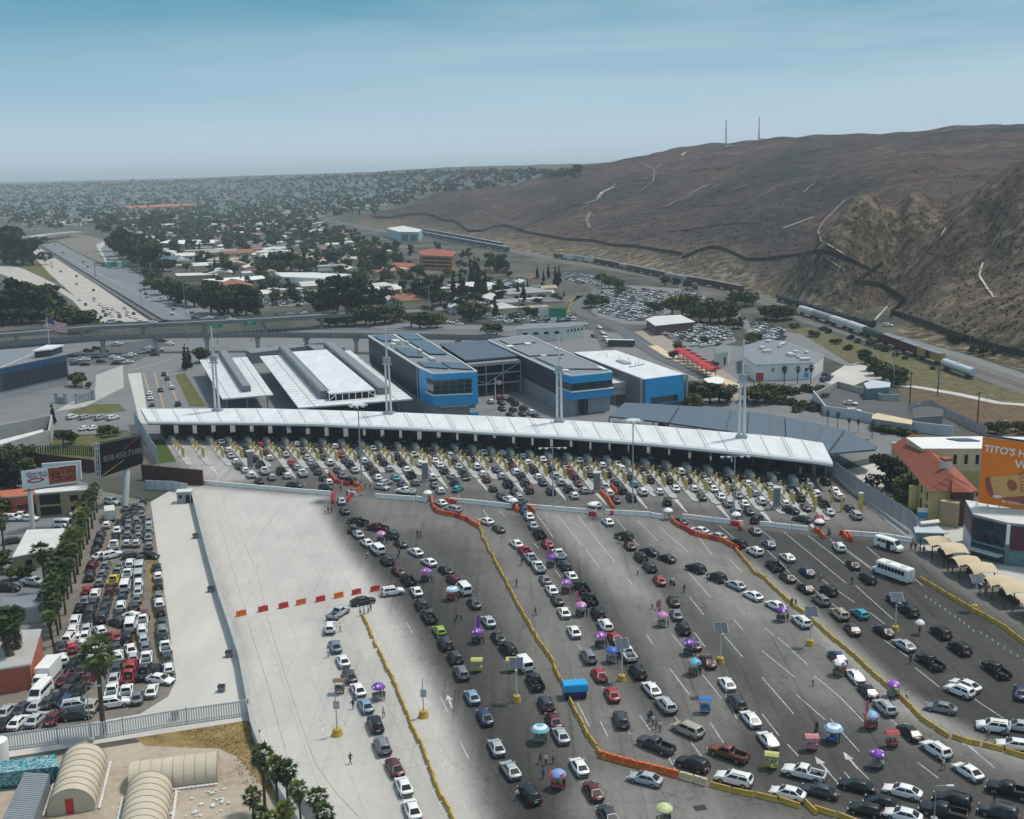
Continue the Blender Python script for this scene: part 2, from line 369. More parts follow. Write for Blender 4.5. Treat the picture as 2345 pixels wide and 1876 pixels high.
M['earth'] = ramp_mat('city_ground', [(.30, (.028, .038, .027)), (.45, (.055, .062, .047)), (.55, (.11, .105, .093)), (.7, (.19, .175, .155))], .02, scale2=.004, mix=.3)
hm = bpy.data.materials.new('hillside_scrub'); hm.use_nodes = True; M['hillside'] = hm
t = hm.node_tree; b = t.nodes['Principled BSDF']; b.inputs['Roughness'].default_value = .95; b.inputs['Specular IOR Level'].default_value = .1; l = t.links.new
co = N(t, 'ShaderNodeTexCoord')
def noise(sc, det=6, ro=.6, vs=None, dist=0.0):
	n = N(t, 'ShaderNodeTexNoise'); n.inputs['Scale'].default_value = sc; n.inputs['Detail'].default_value = det; n.inputs['Roughness'].default_value = ro; n.inputs['Distortion'].default_value = dist
	if vs:
		mp_ = N(t, 'ShaderNodeMapping'); mp_.inputs['Scale'].default_value = vs; l(co.outputs['Object'], mp_.inputs[0]); l(mp_.outputs[0], n.inputs['Vector'])
	else: l(co.outputs['Object'], n.inputs['Vector'])
	return n.outputs['Fac']
def ramp(f, stops):
	r = N(t, 'ShaderNodeValToRGB'); cr = r.color_ramp
	while len(cr.elements) < len(stops): cr.elements.new(.5)
	for e, (p, c) in zip(cr.elements, stops): e.position = p; e.color = (*c, 1)
	l(f, r.inputs[0]); return r.outputs[0]
def mixc(f, a, b_, mode='MIX'):
	m_ = N(t, 'ShaderNodeMix', data_type='RGBA', blend_type=mode)
	if isinstance(f, float): m_.inputs[0].default_value = f
	else: l(f, m_.inputs[0])
	l(a, m_.inputs[6]); l(b_, m_.inputs[7]); return m_.outputs[2]
big = ramp(noise(.006, 8, .62, dist=.6), [(.34, (.030, .033, .030)), (.45, (.044, .039, .041)), (.54, (.070, .045, .043)), (.64, (.085, .060, .052)), (.76, (.16, .125, .098))])
spk = ramp(noise(.10, 6, .72), [(.38, (.42, .44, .42)), (.52, (1.0, 1.0, 1.0)), (.68, (1.8, 1.7, 1.55))])
scrub = mixc(1.0, big, spk, 'MULTIPLY')
dryc = ramp(noise(.13, 7, .75), [(.38, (.036, .038, .028)), (.47, (.085, .075, .05)), (.55, (.22, .175, .115)), (.68, (.42, .36, .27))])
at_ = N(t, 'ShaderNodeAttribute', attribute_name='dry')
sl_ = noise(.02, 5, .6); mr_ = N(t, 'ShaderNodeMath', operation='MULTIPLY_ADD'); l(sl_, mr_.inputs[0]); mr_.inputs[1].default_value = 1.2; mr_.inputs[2].default_value = -.6
ad = N(t, 'ShaderNodeMath', operation='ADD', use_clamp=True); l(at_.outputs['Fac'], ad.inputs[0]); l(mr_.outputs[0], ad.inputs[1])
l(mixc(ad.outputs[0], scrub, dryc), b.inputs['Base Color'])
bp = N(t, 'ShaderNodeBump'); bp.inputs['Strength'].default_value = .7; bp.inputs['Distance'].default_value = 1.6; l(noise(.09, 7, .7), bp.inputs['Height']); l(bp.outputs[0], b.inputs['Normal'])
Yf, Uf, Xf = YY.ravel(), UU.ravel(), XX.ravel()
band = (Yf - railY(Uf)) / Yf
dry = np.exp(-((band - .03) / .11) ** 2) * .95
kx, ky, _ = at(2001, 435, 690); dry = np.maximum(dry, .62 * np.exp(-(((Xf - kx) / 75) ** 2 + ((Yf - ky) / 90) ** 2)))
rx, ry, _ = at(2345, 600, 540); dry = np.maximum(dry, .55 * np.exp(-(((Xf - rx) / 90) ** 2 + ((Yf - ry) / 110) ** 2)))
dry = np.where(Uf < .05, dry * .9, dry)
dry = np.maximum(dry, .20 * sstep((Uf - .27) / .08) * sstep((760 - Yf) / 220))
submesh('ground', ~hillmask, [M['earth']])
submesh('hills', hillmask, [M['hillside']], dry)
def sheet(name, s, m_, z, world=False, kind='structure'):
	poly = s if world else [g(*p) for p in s]
	return MB().sheet(poly, z).build(name, m_, kind=kind)
def strip(name, s, wd, m_, z, kind='structure', world=False, w2=None):
	"""a ribbon of width wd metres (to w2 at its end) along survey points"""
	P = [np.array(p if world else g(*p)) for p in s]; v = []
	for i, p in enumerate(P):
		d = P[min(i + 1, len(P) - 1)] - P[max(i - 1, 0)]; n = np.array([-d[1], d[0]]) / (np.linalg.norm(d) + 1e-9)
		ww = wd if w2 is None else wd + (w2 - wd) * i / (len(P) - 1)
		v += [(*(p + n * ww / 2), z), (*(p - n * ww / 2), z)]
	m = MB(); m.add(v, [(2 * i, 2 * i + 1, 2 * i + 3, 2 * i + 2) for i in range(len(P) - 1)])
	return m.build(name, m_, kind=kind)
def sdist(P, poly):
	"""signed distance (inside positive) of points P to a plan polygon"""
	d = np.full(len(P), 1e9); ins = np.zeros(len(P), bool)
	for (x0, y0), (x1, y1) in zip(poly, poly[1:] + poly[:1]):
		e = np.array([x1 - x0, y1 - y0]); r = P - np.array([x0, y0]); tt = np.clip((r @ e) / (e @ e + 1e-9), 0, 1)
		d = np.minimum(d, np.hypot(*(r - tt[:, None] * e).T))
		c = (y0 > P[:, 1]) != (y1 > P[:, 1]); xi = x0 + (P[:, 1] - y0) * (x1 - x0) / (y1 - y0 + 1e-12); ins ^= c & (P[:, 0] < xi)
	return np.where(ins, d, -d)
gx = np.arange(-125, 165, 1.3); gy = np.arange(92, 352, 1.3); GX, GY = np.meshgrid(gx, gy); PP = np.c_[GX.ravel(), GY.ravel()]
outer = [g(*p) for p in pts('300,985 1850,1080 1985,1165 2110,1255 2345,1390')] + [(150, 180), (150, 92), (-40, 92)] + [g(*p) for p in pts('700,1840 608,1700 560,1545 500,1330 440,1150')]
tone = np.full(len(PP), .165)
REG = [(.50, 4, '420,1112 735,1138 765,1190 800,1255 850,1325 905,1400 985,1530 1060,1700 1120,1876 1200,2150 500,2150 540,1500'),
       (.42, 5, '720,1330 800,1400 850,1500 960,1700 1060,1876 1100,2000 960,2000 830,1700 770,1550 700,1420'),
       (.088, 5, '850,1215 1000,1215 1090,1260 1160,1400 1260,1600 1360,1760 1420,1900 1330,2000 1200,1800 1080,1560 960,1380'),
       (.05, 4, '735,1150 800,1150 840,1235 1010,1345 1090,1480 1215,1700 1310,1876 1330,2100 1190,2100 1140,1876 1068,1700 985,1515 905,1370 830,1290 770,1200'),
       (.115, 3, '560,1119 610,1085 800,1098 1200,1128 1500,1150 1800,1190 2000,1212 2065,1240 1850,1216 1690,1200 1450,1181 1200,1164 960,1148 800,1138'),
       (.175, 3, '330,985 1850,1085 1985,1180 1860,1182 1500,1134 1100,1094 700,1068 520,1092 430,1060'),
       (.36, 3, '330,990 455,1000 580,1100 470,1106'),
       (.27, 5, '1220,1172 1390,1182 1480,1290 1530,1380 1430,1370 1330,1290'),
       (.23, 5, '1420,1186 1560,1200 1690,1290 1790,1420 1700,1420 1560,1300'),
       (.07, 3, '1165,1180 1225,1180 1330,1290 1440,1430 1560,1640 1500,1660 1380,1480 1260,1300'),
       (.075, 5, '1370,1190 1420,1190 1520,1290 1640,1440 1780,1600 1740,1640 1600,1470 1460,1300'),
       (.062, 3, '1580,1196 1700,1208 2040,1238 2120,1300 2345,1460 2600,1600 2700,1850 2150,1690 2000,1560 1880,1420 1770,1315 1690,1250'),
       (.30, 2, '1715,1290 1770,1322 1900,1430 2080,1590 2250,1690 2345,1715 2500,1740 2500,1790 2340,1762 2220,1715 2060,1635 1880,1470'),
       (.19, 3, '1330,1760 1500,1800 1800,1880 1950,1930 1900,2100 1400,2100 1300,1850'),
       (.075, 6, '1800,1600 2150,1720 2345,1790 2600,1900 2600,2100 1950,1900 1700,1820 1600,1750')]
for val, soft, s in REG:
	k_ = sstep(sdist(PP, [g(*p) for p in pts(s)]) / (2 * soft) + .5); tone = tone * (1 - k_) + val * k_
inside = sdist(PP, outer).reshape(GX.shape) > 0
ii = np.arange(GX.size).reshape(GX.shape); qq = np.stack([ii[:-1, :-1], ii[:-1, 1:], ii[1:, 1:], ii[1:, :-1]], -1)
qq = qq[(inside[:-1, :-1] | inside[1:, 1:] | inside[:-1, 1:] | inside[1:, :-1])]
ap = bpy.data.materials.new('worn_apron'); ap.use_nodes = True; t = ap.node_tree; b = t.nodes['Principled BSDF']; l = t.links.new
b.inputs['Roughness'].default_value = .85; b.inputs['Specular IOR Level'].default_value = .25
co = N(t, 'ShaderNodeTexCoord'); at_ = N(t, 'ShaderNodeAttribute', attribute_name='tone')
def mth(op, a, c): 
	n = N(t, 'ShaderNodeMath', operation=op)
	for i_, q in enumerate((a, c)):
		if isinstance(q, (int, float)): n.inputs[i_].default_value = q
		else: l(q, n.inputs[i_])
	return n.outputs[0]
def mrange(f, a0, a1, b0, b1):
	n = N(t, 'ShaderNodeMapRange'); n.inputs[1].default_value = a0; n.inputs[2].default_value = a1; n.inputs[3].default_value = b0; n.inputs[4].default_value = b1; l(f, n.inputs[0]); return n.outputs[0]
blot = mrange(noise(.045, 8, .65, dist=.5), .3, .7, .80, 1.2)
fine = mrange(noise(.9, 6, .7), .3, .7, .88, 1.12)
strk = mrange(noise(.5, 6, .65, vs=(1.0, .09, 1)), .35, .7, 1.08, .80)
stain = mrange(noise(.16, 7, .7, vs=(1.0, .6, 1), dist=1.2), .60, .74, 1.0, .55)
vo = N(t, 'ShaderNodeTexVoronoi', feature='DISTANCE_TO_EDGE'); vo.inputs['Scale'].default_value = .11
wn_ = N(t, 'ShaderNodeVectorMath', operation='ADD'); nv_ = N(t, 'ShaderNodeTexNoise'); nv_.inputs['Scale'].default_value = .25; nv_.inputs['Detail'].default_value = 6; l(co.outputs['Object'], nv_.inputs['Vector']); sv_ = N(t, 'ShaderNodeVectorMath', operation='SCALE'); sv_.inputs['Scale'].default_value = 7.0; l(nv_.outputs['Color'], sv_.inputs[0]); l(co.outputs['Object'], wn_.inputs[0]); l(sv_.outputs[0], wn_.inputs[1]); l(wn_.outputs[0], vo.inputs['Vector'])
crack = mrange(vo.outputs['Distance'], .0, .012, .62, 1.0); skid = mrange(noise(1.1, 3, .5, vs=(1.0, .02, 1)), .60, .68, 1.0, .74); patch_ = mrange(noise(.03, 2, .4, vs=(1, .35, 1)), .62, .64, 1.0, .86)
pat = mth('MULTIPLY', mth('MULTIPLY', crack, mth('MULTIPLY', skid, patch_)), mth('MULTIPLY', blot, mth('MULTIPLY', mth('MULTIPLY', fine, strk), stain)))
pm_ = N(t, 'ShaderNodeMix'); l(mrange(at_.outputs['Fac'], .15, .48, 1.0, .30), pm_.inputs[0]); pm_.inputs[2].default_value = 1.0; l(pat, pm_.inputs[3])
tn = mth('MULTIPLY', at_.outputs['Fac'], pm_.outputs[0])
br = N(t, 'ShaderNodeTexBrick'); br.offset = 0.0; br.inputs['Color1'].default_value = (1, 1, 1, 1); br.inputs['Color2'].default_value = (.93, .93, .93, 1); br.inputs['Mortar'].default_value = (.72, .72, .72, 1)
br.inputs['Scale'].default_value = 1; br.inputs['Mortar Size'].default_value = .05; br.inputs['Brick Width'].default_value = 4.6; br.inputs['Row Height'].default_value = 6.2
mp_ = N(t, 'ShaderNodeMapping'); mp_.inputs['Rotation'].default_value = (0, 0, math.radians(-19)); l(co.outputs['Object'], mp_.inputs[0]); l(mp_.outputs[0], br.inputs['Vector'])
cb = N(t, 'ShaderNodeVectorMath', operation='SCALE'); cb.inputs[0].default_value = (1.0, .965, .91); l(tn, cb.inputs['Scale'])
l(mixc(.8, cb.outputs[0], br.outputs['Color'], 'MULTIPLY'), b.inputs['Base Color'])
used, inv = np.unique(qq.reshape(-1, 4), return_inverse=True)
me = bpy.data.meshes.new('apron'); me.from_pydata(np.c_[PP[used], np.full(len(used), .04)].tolist(), [], inv.reshape(-1, 4).tolist()); me.materials.append(ap)
a_ = me.attributes.new('tone', 'FLOAT', 'POINT'); a_.data.foreach_set('value', tone[used].astype(np.float32)); me.update()
link('road_apron', me, kind='structure')
M['asphalt'] = mat('asphalt', (.085, .088, .093), .9, .18, .12, streak=(1, 1, 1))
M['asphalt_pale'] = mat('worn_asphalt', (.17, .175, .18), .9, .15, .1)
M['pale_conc'] = mat('pale_concrete', (.50, .485, .45), .9, .14, .12, streak=(1, .3, 1))
M['fwy_conc'] = mat('freeway_concrete', (.42, .39, .35), .9, .10, .05)
M['fwy_grey'] = mat('freeway_asphalt', (.17, .18, .195), .9, .10, .05)
M['sand'] = ramp_mat('sandy_soil', [(.32, (.26, .21, .155)), (.5, (.39, .33, .255)), (.68, (.47, .41, .33))], .12, scale2=.9)
M['drygrass'] = ramp_mat('dry_grass', [(.32, (.07, .06, .025)), (.5, (.23, .165, .065)), (.68, (.36, .27, .13))], .35, scale2=2.2)
M['lawn'] = ramp_mat('lawn_grass', [(.3, (.03, .055, .012)), (.7, (.085, .115, .03))], .4, scale2=3)
M['lawn2'] = ramp_mat('tired_lawn', [(.3, (.05, .06, .02)), (.7, (.17, .16, .06))], .3, scale2=3)
M['dirt'] = ramp_mat('parking_dirt', [(.3, (.12, .11, .10)), (.7, (.25, .225, .19))], .2, scale2=1.5)
M['markwhite'] = mat('road_paint_white', (.44, .44, .43), .85, .55, 1.3)
M['markyellow'] = mat('road_paint_yellow', (.40, .30, .16), .85, .5, 1.2)
M['brick_paving'] = mat('plaza_paving', (.30, .255, .215), .9, .15, .3)
sheet('port_pavement', pts('-250,985 300,985 1850,1080 2080,1030 2000,900 1750,800 1300,750 900,740 500,770 200,770 -250,800'), 'asphalt_pale', .02)
sheet('side_road', pts('345,1150 366,1300 386,1420 398,1520 404,1556 385,1596 320,1636 0,1692 -250,1735 -250,1800 0,1738 572,1650 560,1545 500,1330 438,1130 400,1118'), 'pale_conc', .045)
sheet('yard_ground', pts('235,1125 345,1150 366,1300 386,1420 398,1520 404,1556 385,1596 320,1636 0,1692 -250,1735 -250,1500 -20,1560 110,1420 180,1250'), 'dirt', .03)
sheet('grass_strip', pts('336,1278 360,1276 377,1440 392,1520 370,1525 352,1430'), 'drygrass', .034)
sheet('grass_strip', pts('318,1365 330,1362 300,1560 262,1585 270,1540'), 'drygrass', .0345)
sheet('sandy_ground', pts('-250,1815 0,1752 570,1660 600,1720 660,1820 730,1900 800,2100 -250,2150'), 'sand', .03)
sheet('street', pts('640,1760 735,1876 820,2050 790,2050 690,1876 622,1770'), 'asphalt', .042)
sheet('street', pts('-250,1110 120,1080 235,1120 180,1260 100,1450 -30,1570 -250,1560'), 'asphalt_pale', .025)
sheet('pavement', pts('1893,1085 1995,1165 2110,1255 2230,1300 2345,1385 2700,1640 2700,1300 2345,1200 2180,1170 2010,1060'), 'pale_conc', .05)
sheet('lawn', pts('350,1008 375,1006 395,1042 404,1058 365,1062'), 'lawn', .052)
sheet('lawn', pts('120,1010 250,990 300,1020 330,1060 215,1062 60,1040'), 'lawn2', .03)
sheet('lawn', pts('2060,1120 2110,1125 2150,1160 2150,1190 2105,1185 2062,1160 2040,1140'), 'lawn', .056)
zf = lambda s: pts(s, 0, 380, K6)
sheet('road_southbound', zf('255,680 330,655 1250,1290 860,1300 600,1060 420,900 300,770'), 'fwy_conc', .03)
sheet('road_southbound', zf('-200,770 0,790 200,850 430,960 640,1090 930,1300 770,1300 600,1110 430,1000 180,960 0,885 -200,840'), 'fwy_conc', .035)
sheet('road_northbound', zf('345,650 470,630 760,780 900,850 940,830 800,720 780,650 830,610 935,585 945,640 930,720 1080,860 1400,1050 1830,1240 1400,1300'), 'fwy_grey', .03)
sheet('road_verge', zf('790,650 935,585 905,620 830,680 905,835 880,820'), 'fwy_conc', .04)
sheet('dirt_verge', zf('470,620 620,560 800,590 830,610 780,650 800,720 890,810 760,770'), 'dirt', .02)
sheet('grass_verge', zf('0,860 300,760 420,900 430,950 200,850'), 'lawn2', .02)
med = MB()
for a, b_ in (('300,655', '1270,1275'), ('330,655', '1345,1275')):
	p, q = g3(*zf(a)[0], 0), g3(*zf(b_)[0], 0); med.bar((p[0], p[1], .5), (q[0], q[1], .5), .7, 1.0)
tag(med.build('median_barrier', 'concrete_dark'), 'long double concrete median barrier dividing the two freeway carriageways', 'barrier')
sheet('road_median', zf('297,653 333,653 1350,1280 1262,1280'), 'asphalt', .05)
for i, (a, b_) in enumerate((('420,740', '1300,1290'), ('560,760', '1550,1270'), ('700,840', '1660,1250'))):
	strip('road_markings', zf(a + ' ' + b_), .35, 'markwhite', .06)
for a, b_ in (('380,800', '950,1290'), ('330,780', '860,1240')): strip('road_markings', zf(a + ' ' + b_), .35, 'markwhite', .06)
z7 = lambda s: pts(s, 0, 720, K6)
sheet('road', z7('1160,480 1090,440 1190,350 1400,300 1540,200 1640,190 1500,300 1400,400 1430,480 1560,790 1210,790'), 'asphalt_pale', .03)
sheet('pavement', z7('1050,490 1160,480 1210,790 1230,900 1150,900 1080,600'), 'pale_conc', .04)
sheet('pavement', z7('790,500 1010,420 1020,600 700,760 450,800 560,740 780,640'), 'concrete', .035)
sheet('grass_verge', z7('560,800 780,740 980,740 1040,800 660,830'), 'lawn2', .036)
sheet('grass_verge', z7('1440,500 1520,480 1700,760 1560,760'), 'lawn2', .036)
sheet('car_park', z7('500,830 980,830 1040,880 960,980 640,990 470,900'), 'asphalt_pale', .04)
sheet('car_park', z7('540,330 880,250 1300,200 1420,220 1180,360 1060,420 560,420'), 'asphalt', .03)
for a in ('1270,480 1350,780', '1370,480 1480,780', '1180,480 1270,790'): strip('road_markings', z7(a), .5, 'markyellow', .05)
strip('road_markings', z7('1060,470 1400,370'), .8, 'markyellow', .05)
z5 = lambda s: pts(s, 1200, 560, K6); z6 = lambda s: pts(s, 1745, 660, K6); z2 = lambda s: pts(s, 600, 380, K6)
sheet('car_park', z5('300,240 620,260 760,330 1420,370 1500,440 1200,560 1000,660 700,650 560,560 540,420 620,330'), 'asphalt_pale', .02)
sheet('car_park', z5('0,480 130,560 420,590 430,640 0,660'), 'asphalt', .02)
sheet('car_park', z5('1050,640 1400,640 1700,700 1750,800 1560,850 1200,760'), 'asphalt_pale', .025)
sheet('plaza', z5('880,720 1080,700 1300,860 1560,980 1780,1130 1760,1300 1640,1180 1280,1060 1000,880'), 'brick_paving', .03)
strip('platform', z5('1060,835 1200,920 1440,1030 1770,1180'), 4.5, 'stucco_cream', .12)
strip('tram_bed', z5('330,290 480,320 600,360 590,400 480,460 430,530 520,590 700,640 860,740 1010,850 1200,960 1500,1090 1760,1220'), 9, 'asphalt', .045)
strip('embankment', z5('360,470 480,420 420,500 400,560'), 7, 'drygrass', .03)
for o_ in (-2.2, -.8, .8, 2.2):
	P = [np.array(g(*p)) for p in z5('330,290 480,320 600,360 590,400 480,460 430,530 520,590 700,640 860,740 1010,850 1200,960 1500,1090 1760,1220')]
	strip('tram_rail', [tuple(p + np.array([o_, o_ * .3])) for p in P], .18, 'steel', .09, world=True)
sheet('road', z5('430,590 560,650 780,820 720,860 640,860 560,700 420,620'), 'asphalt', .03)
sheet('road', z2('690,700 750,700 770,830 900,900 1000,930 990,950 820,900 700,850'), 'asphalt_pale', .03)
strip('street', z2('1150,1200 1450,1180 1700,1060'), 12, 'asphalt_pale', .03)
sheet('road', z5('1690,560 1760,560 1950,720 1860,740'), 'asphalt_pale', .03)
sheet('car_park', z6('480,760 690,630 790,610 1040,740 1060,800 860,760 760,800 600,800'), 'pale_conc', .03)
sheet('road', z6('0,330 330,380 700,610 790,640 690,640 500,560 100,420'), 'asphalt_pale', .032)
sheet('roof_yard', z6('430,900 620,810 860,830 1000,920 1250,980 1500,1000 1650,1190 1300,1150 1240,1070 700,1040 540,1030'), 'asphalt', .034)
strip('path', z6('1090,805 1250,810 1600,870 1950,945 2156,960 2600,1030'), 4, 'pale_conc', .03)
sheet('dirt_bank', z6('1100,815 1600,880 1980,955 2300,980 2300,1240 1850,1180 1600,1000 1250,960'), ramp_mat('brown_bank', [(.3, (.05, .04, .025)), (.5, (.13, .09, .055)), (.7, (.2, .15, .09))], .3, scale2=2.0), .02)
M['bankgrass'] = ramp_mat('bank_scrub_grass', [(.32, (.045, .05, .022)), (.5, (.12, .11, .055)), (.68, (.22, .185, .11))], .3, scale2=2.0)
strip('grass_bank', z6('200,330 700,520 1000,600 1300,730 1700,830 2300,920'), 26, 'bankgrass', .018)
RW = [np.array(p) for p in _rw]; ext = RW[0] + (RW[0] - RW[1]) * 1.5
RW = [ext] + RW
strip('rail_bed', [tuple(p) for p in RW], 15, 'ballast', .05, world=True)
strip('rail_road', [tuple(p + np.array([9.5, 6.0])) for p in RW[:6]], 8, 'asphalt_pale', .04, world=True)
for o_ in (-3.6, -2.1, .6, 2.1):
	strip('rail', [tuple(p + np.array([o_ * .5, o_ * .86])) for p in RW], .16, 'brownsteel', .22, world=True)
tr = [(1745, '1000,634 850,648 680,716 590,805 500,895 462,965 488,1055 430,1135', 4), (1745, '540,1075 700,1175 880,1285', 3), (1745, '1310,1180 1400,1090 1480,1000 1520,930', 3), (1745, '1790,742 1920,688', 3),
      (1745, '1480,1190 1720,1125', 2), (1745, '1820,1230 1790,1330 1850,1430 1920,1530', 4), (1745, '930,1700 1050,1570', 3), (1745, '170,945 350,880 440,850', 4), (1745, '520,1185 720,1320', 2),
      (1745, '340,650 420,580 560,550', 2), (1200, '990,420 1070,460 1075,500', 5), (1200, '1130,420 1070,460', 4), (1200, '1000,550 1180,500', 6), (1200, '750,575 850,555', 7), (1200, '735,605 640,650 600,710 480,750 370,755', 6),
      (1200, '545,810 515,870 550,960', 5), (1200, '1350,670 1420,630 1550,570', 5), (1200, '1660,650 1860,575', 5), (1200, '1300,345 1330,315', 6), (1200, '840,840 950,825', 5), (1200, '1000,828 1100,818', 5), (1200, '1280,968 1390,962', 4),
      (1200, '1160,770 1400,768 1740,750', 4), (1200, '1700,1490 1600,1400 1730,1290', 3)]
M['faint_trail'] = mat('faint_trail_dirt', (.17, .135, .11), .95, .3, .15)
tr += [(1200, s_, w_) for s_, w_ in (('370,755 480,750 600,710 640,650 735,605 750,575 850,555 1000,550 1180,500 1420,470 1700,440', 3), ('550,960 700,915 900,925 1280,966 1500,930 1760,905 2000,900', 4), ('1350,670 1160,768 900,835 690,810 545,812', 3), ('1075,500 1060,560 960,640 880,660', 3), ('340,660 560,640 800,640 930,650', 5), ('1740,750 1900,700 2100,600', 3), ('100,910 280,850 450,860', 3))]
M['trail'] = mat('trail_dirt', (.46, .40, .33), .95, .2, .15)
for ox, s, wd in tr:
	P = []; wd = wd * .42 if ox > 1500 else wd * .7
	for a, c in zip(pts(s, ox, 260, K6)[:-1], pts(s, ox, 260, K6)[1:]):
		for k_ in range(6): P.append((a[0] + (c[0] - a[0]) * k_ / 6, a[1] + (c[1] - a[1]) * k_ / 6))
	H_ = [np.array(hit(*p)) for p in P]; v = []
	for i, p in enumerate(H_):
		d = H_[min(i + 1, len(H_) - 1)][:2] - H_[max(i - 1, 0)][:2]; n_ = np.array([-d[1], d[0]]) / (np.linalg.norm(d) + 1e-9) * wd / 2 * random.uniform(.6, 1.25)
		for sg in (1, -1):
			q = p[:2] + n_ * sg; v.append((q[0], q[1], p[2] + .25))
	MB().add(v, [(2 * i, 2 * i + 1, 2 * i + 3, 2 * i + 2) for i in range(len(H_) - 1)]).build('dirt_trail', 'faint_trail' if len(P) > 24 or ox < 1500 and wd < 3.6 else 'trail', kind='structure')
mk = MB(); my = MB()
def line(m_, a, b_, wd, z=.052):
	a, b_ = np.array(g(*a)), np.array(g(*b_)); d = b_ - a; n_ = np.array([-d[1], d[0]]) / np.linalg.norm(d) * wd / 2
	m_.add([(*(a + n_), z), (*(a - n_), z), (*(b_ - n_), z), (*(b_ + n_), z)], [(0, 1, 2, 3)])
LN = [(1100, 1000, '470,650,600,830 640,650,840,900 870,930,980,1080 800,650,1110,1040 1120,680,1300,900 1290,690,1460,860 1480,750,1720,960 1780,810,1910,980 1200,1160,1250,1220 1690,1090,1900,1330 1970,740,2090,840 2050,1010,2156,1120 1720,1320,1840,1470 2090,1510,2156,1590 20,600,60,660 160,610,200,660 440,880,480,920 610,1090,660,1160'),
      (1100, 1396, '800,290,830,330 970,600,1010,650 800,770,900,970 985,920,1050,1050 1310,870,1400,1000 1370,210,1420,290 1560,490,1720,700 1570,200,1680,330 1830,540,1990,740 1730,1090,1820,1210 1590,870,1640,930 1890,930,2000,1100 1760,190,1850,310 2010,220,2156,390 2010,680,2110,900 780,570,810,610 1550,1220,1610,1330 660,70,690,100 1200,980,1240,1030'),
      (1745, 1396, '20,150,100,220 130,230,380,460 0,340,270,560 420,540,640,720 0,560,260,860 640,720,880,970 0,860,140,1040 280,700,520,910 210,1110,300,1210 680,1340,720,1390 560,900,800,1170 770,1290,880,1400 1030,880,1120,960 1720,1140,1920,1310 1280,1260,1450,1390 1000,250,1200,390 880,20,1010,120 1260,480,1460,640 1720,720,2080,960 530,1320,640,1450'),
      (1745, 960, '0,920,110,1010 180,930,690,1350 380,960,770,1260 0,1040,200,1230 490,1320,760,1510 560,990,920,1250 690,1070,1000,1300 770,1370,1080,1650 1250,1310,1320,1370 860,1050,1000,1170 200,1240,420,1440 420,1400,640,1570'),
      (500, 1396, '1450,790,1500,910 1830,720,1890,850 1520,470,1560,560 1550,110,1600,200 1820,1140,1880,1280 1990,1090,2060,1230 1990,1530,2060,1690 930,930,960,1010 1740,940,1790,1030'),
      (500, 1080, '290,240,330,330 460,330,500,410 160,330,200,420 640,430,680,520 660,800,690,860 820,780,850,850 980,870,1010,930 500,850,520,900')]
for ox, oy, s in LN:
	for q in s.split():
		a = [float(v_) for v_ in q.split(',')]; line(mk, (ox + a[0] / K6, oy + a[1] / K6), (ox + a[2] / K6, oy + a[3] / K6), .15)
for s in ('240,90 400,600 570,1230', '410,90 600,700 700,1000 800,1270 960,1500 1170,1725'):
	P = pts(s, 500, 1396, K6)
	for a, b_ in zip(P[:-1], P[1:]): line(my, a, b_, .11, .053)
for s in ('0,370 110,780 240,1200', '150,440 330,860 410,1230', '30,100 60,300'):
	P = pts(s, 500, 1080, K6)
	for a, b_ in zip(P[:-1], P[1:]): line(my, a, b_, .08, .0535)
def arrow(px, py, dx, dy):
	"""a straight-ahead arrow: dx,dy survey direction"""
	p, q = np.array(g(px, py)), np.array(g(px + dx, py + dy)); d = (q - p) / np.linalg.norm(q - p); n_ = np.array([-d[1], d[0]])
	v = [p + n_ * .15, p - n_ * .15, p - n_ * .15 + d * 2.6, p - n_ * .6 + d * 2.6, p + d * 4.6, p + n_ * .6 + d * 2.6, p + n_ * .15 + d * 2.6]
	mk.add([(*c, .0545) for c in v], [(0, 1, 2, 6), (3, 4, 5)])
for px, py, dx, dy in ((742, 1682, -6, -22), (795, 1678, -6, -22), (987, 1632, -7, -20), (1035, 1622, -7, -20), (1900, 1772, -12, -14), (1965, 1762, -12, -14), (2240, 1727, -14, -12)): arrow(px, py, dx, dy)
mk.build('road_markings', 'markwhite', kind='structure'); my.build('road_edge_markings', 'markyellow', kind='structure')
mh = MB()
for px, py in ((1592, 1600), (2046, 1489), (1603, 1851)): mh.box((*g(px, py), .05), (1.6, 1.2, .02), .2)
mh.build('drain_gratings', 'rust', kind='structure')
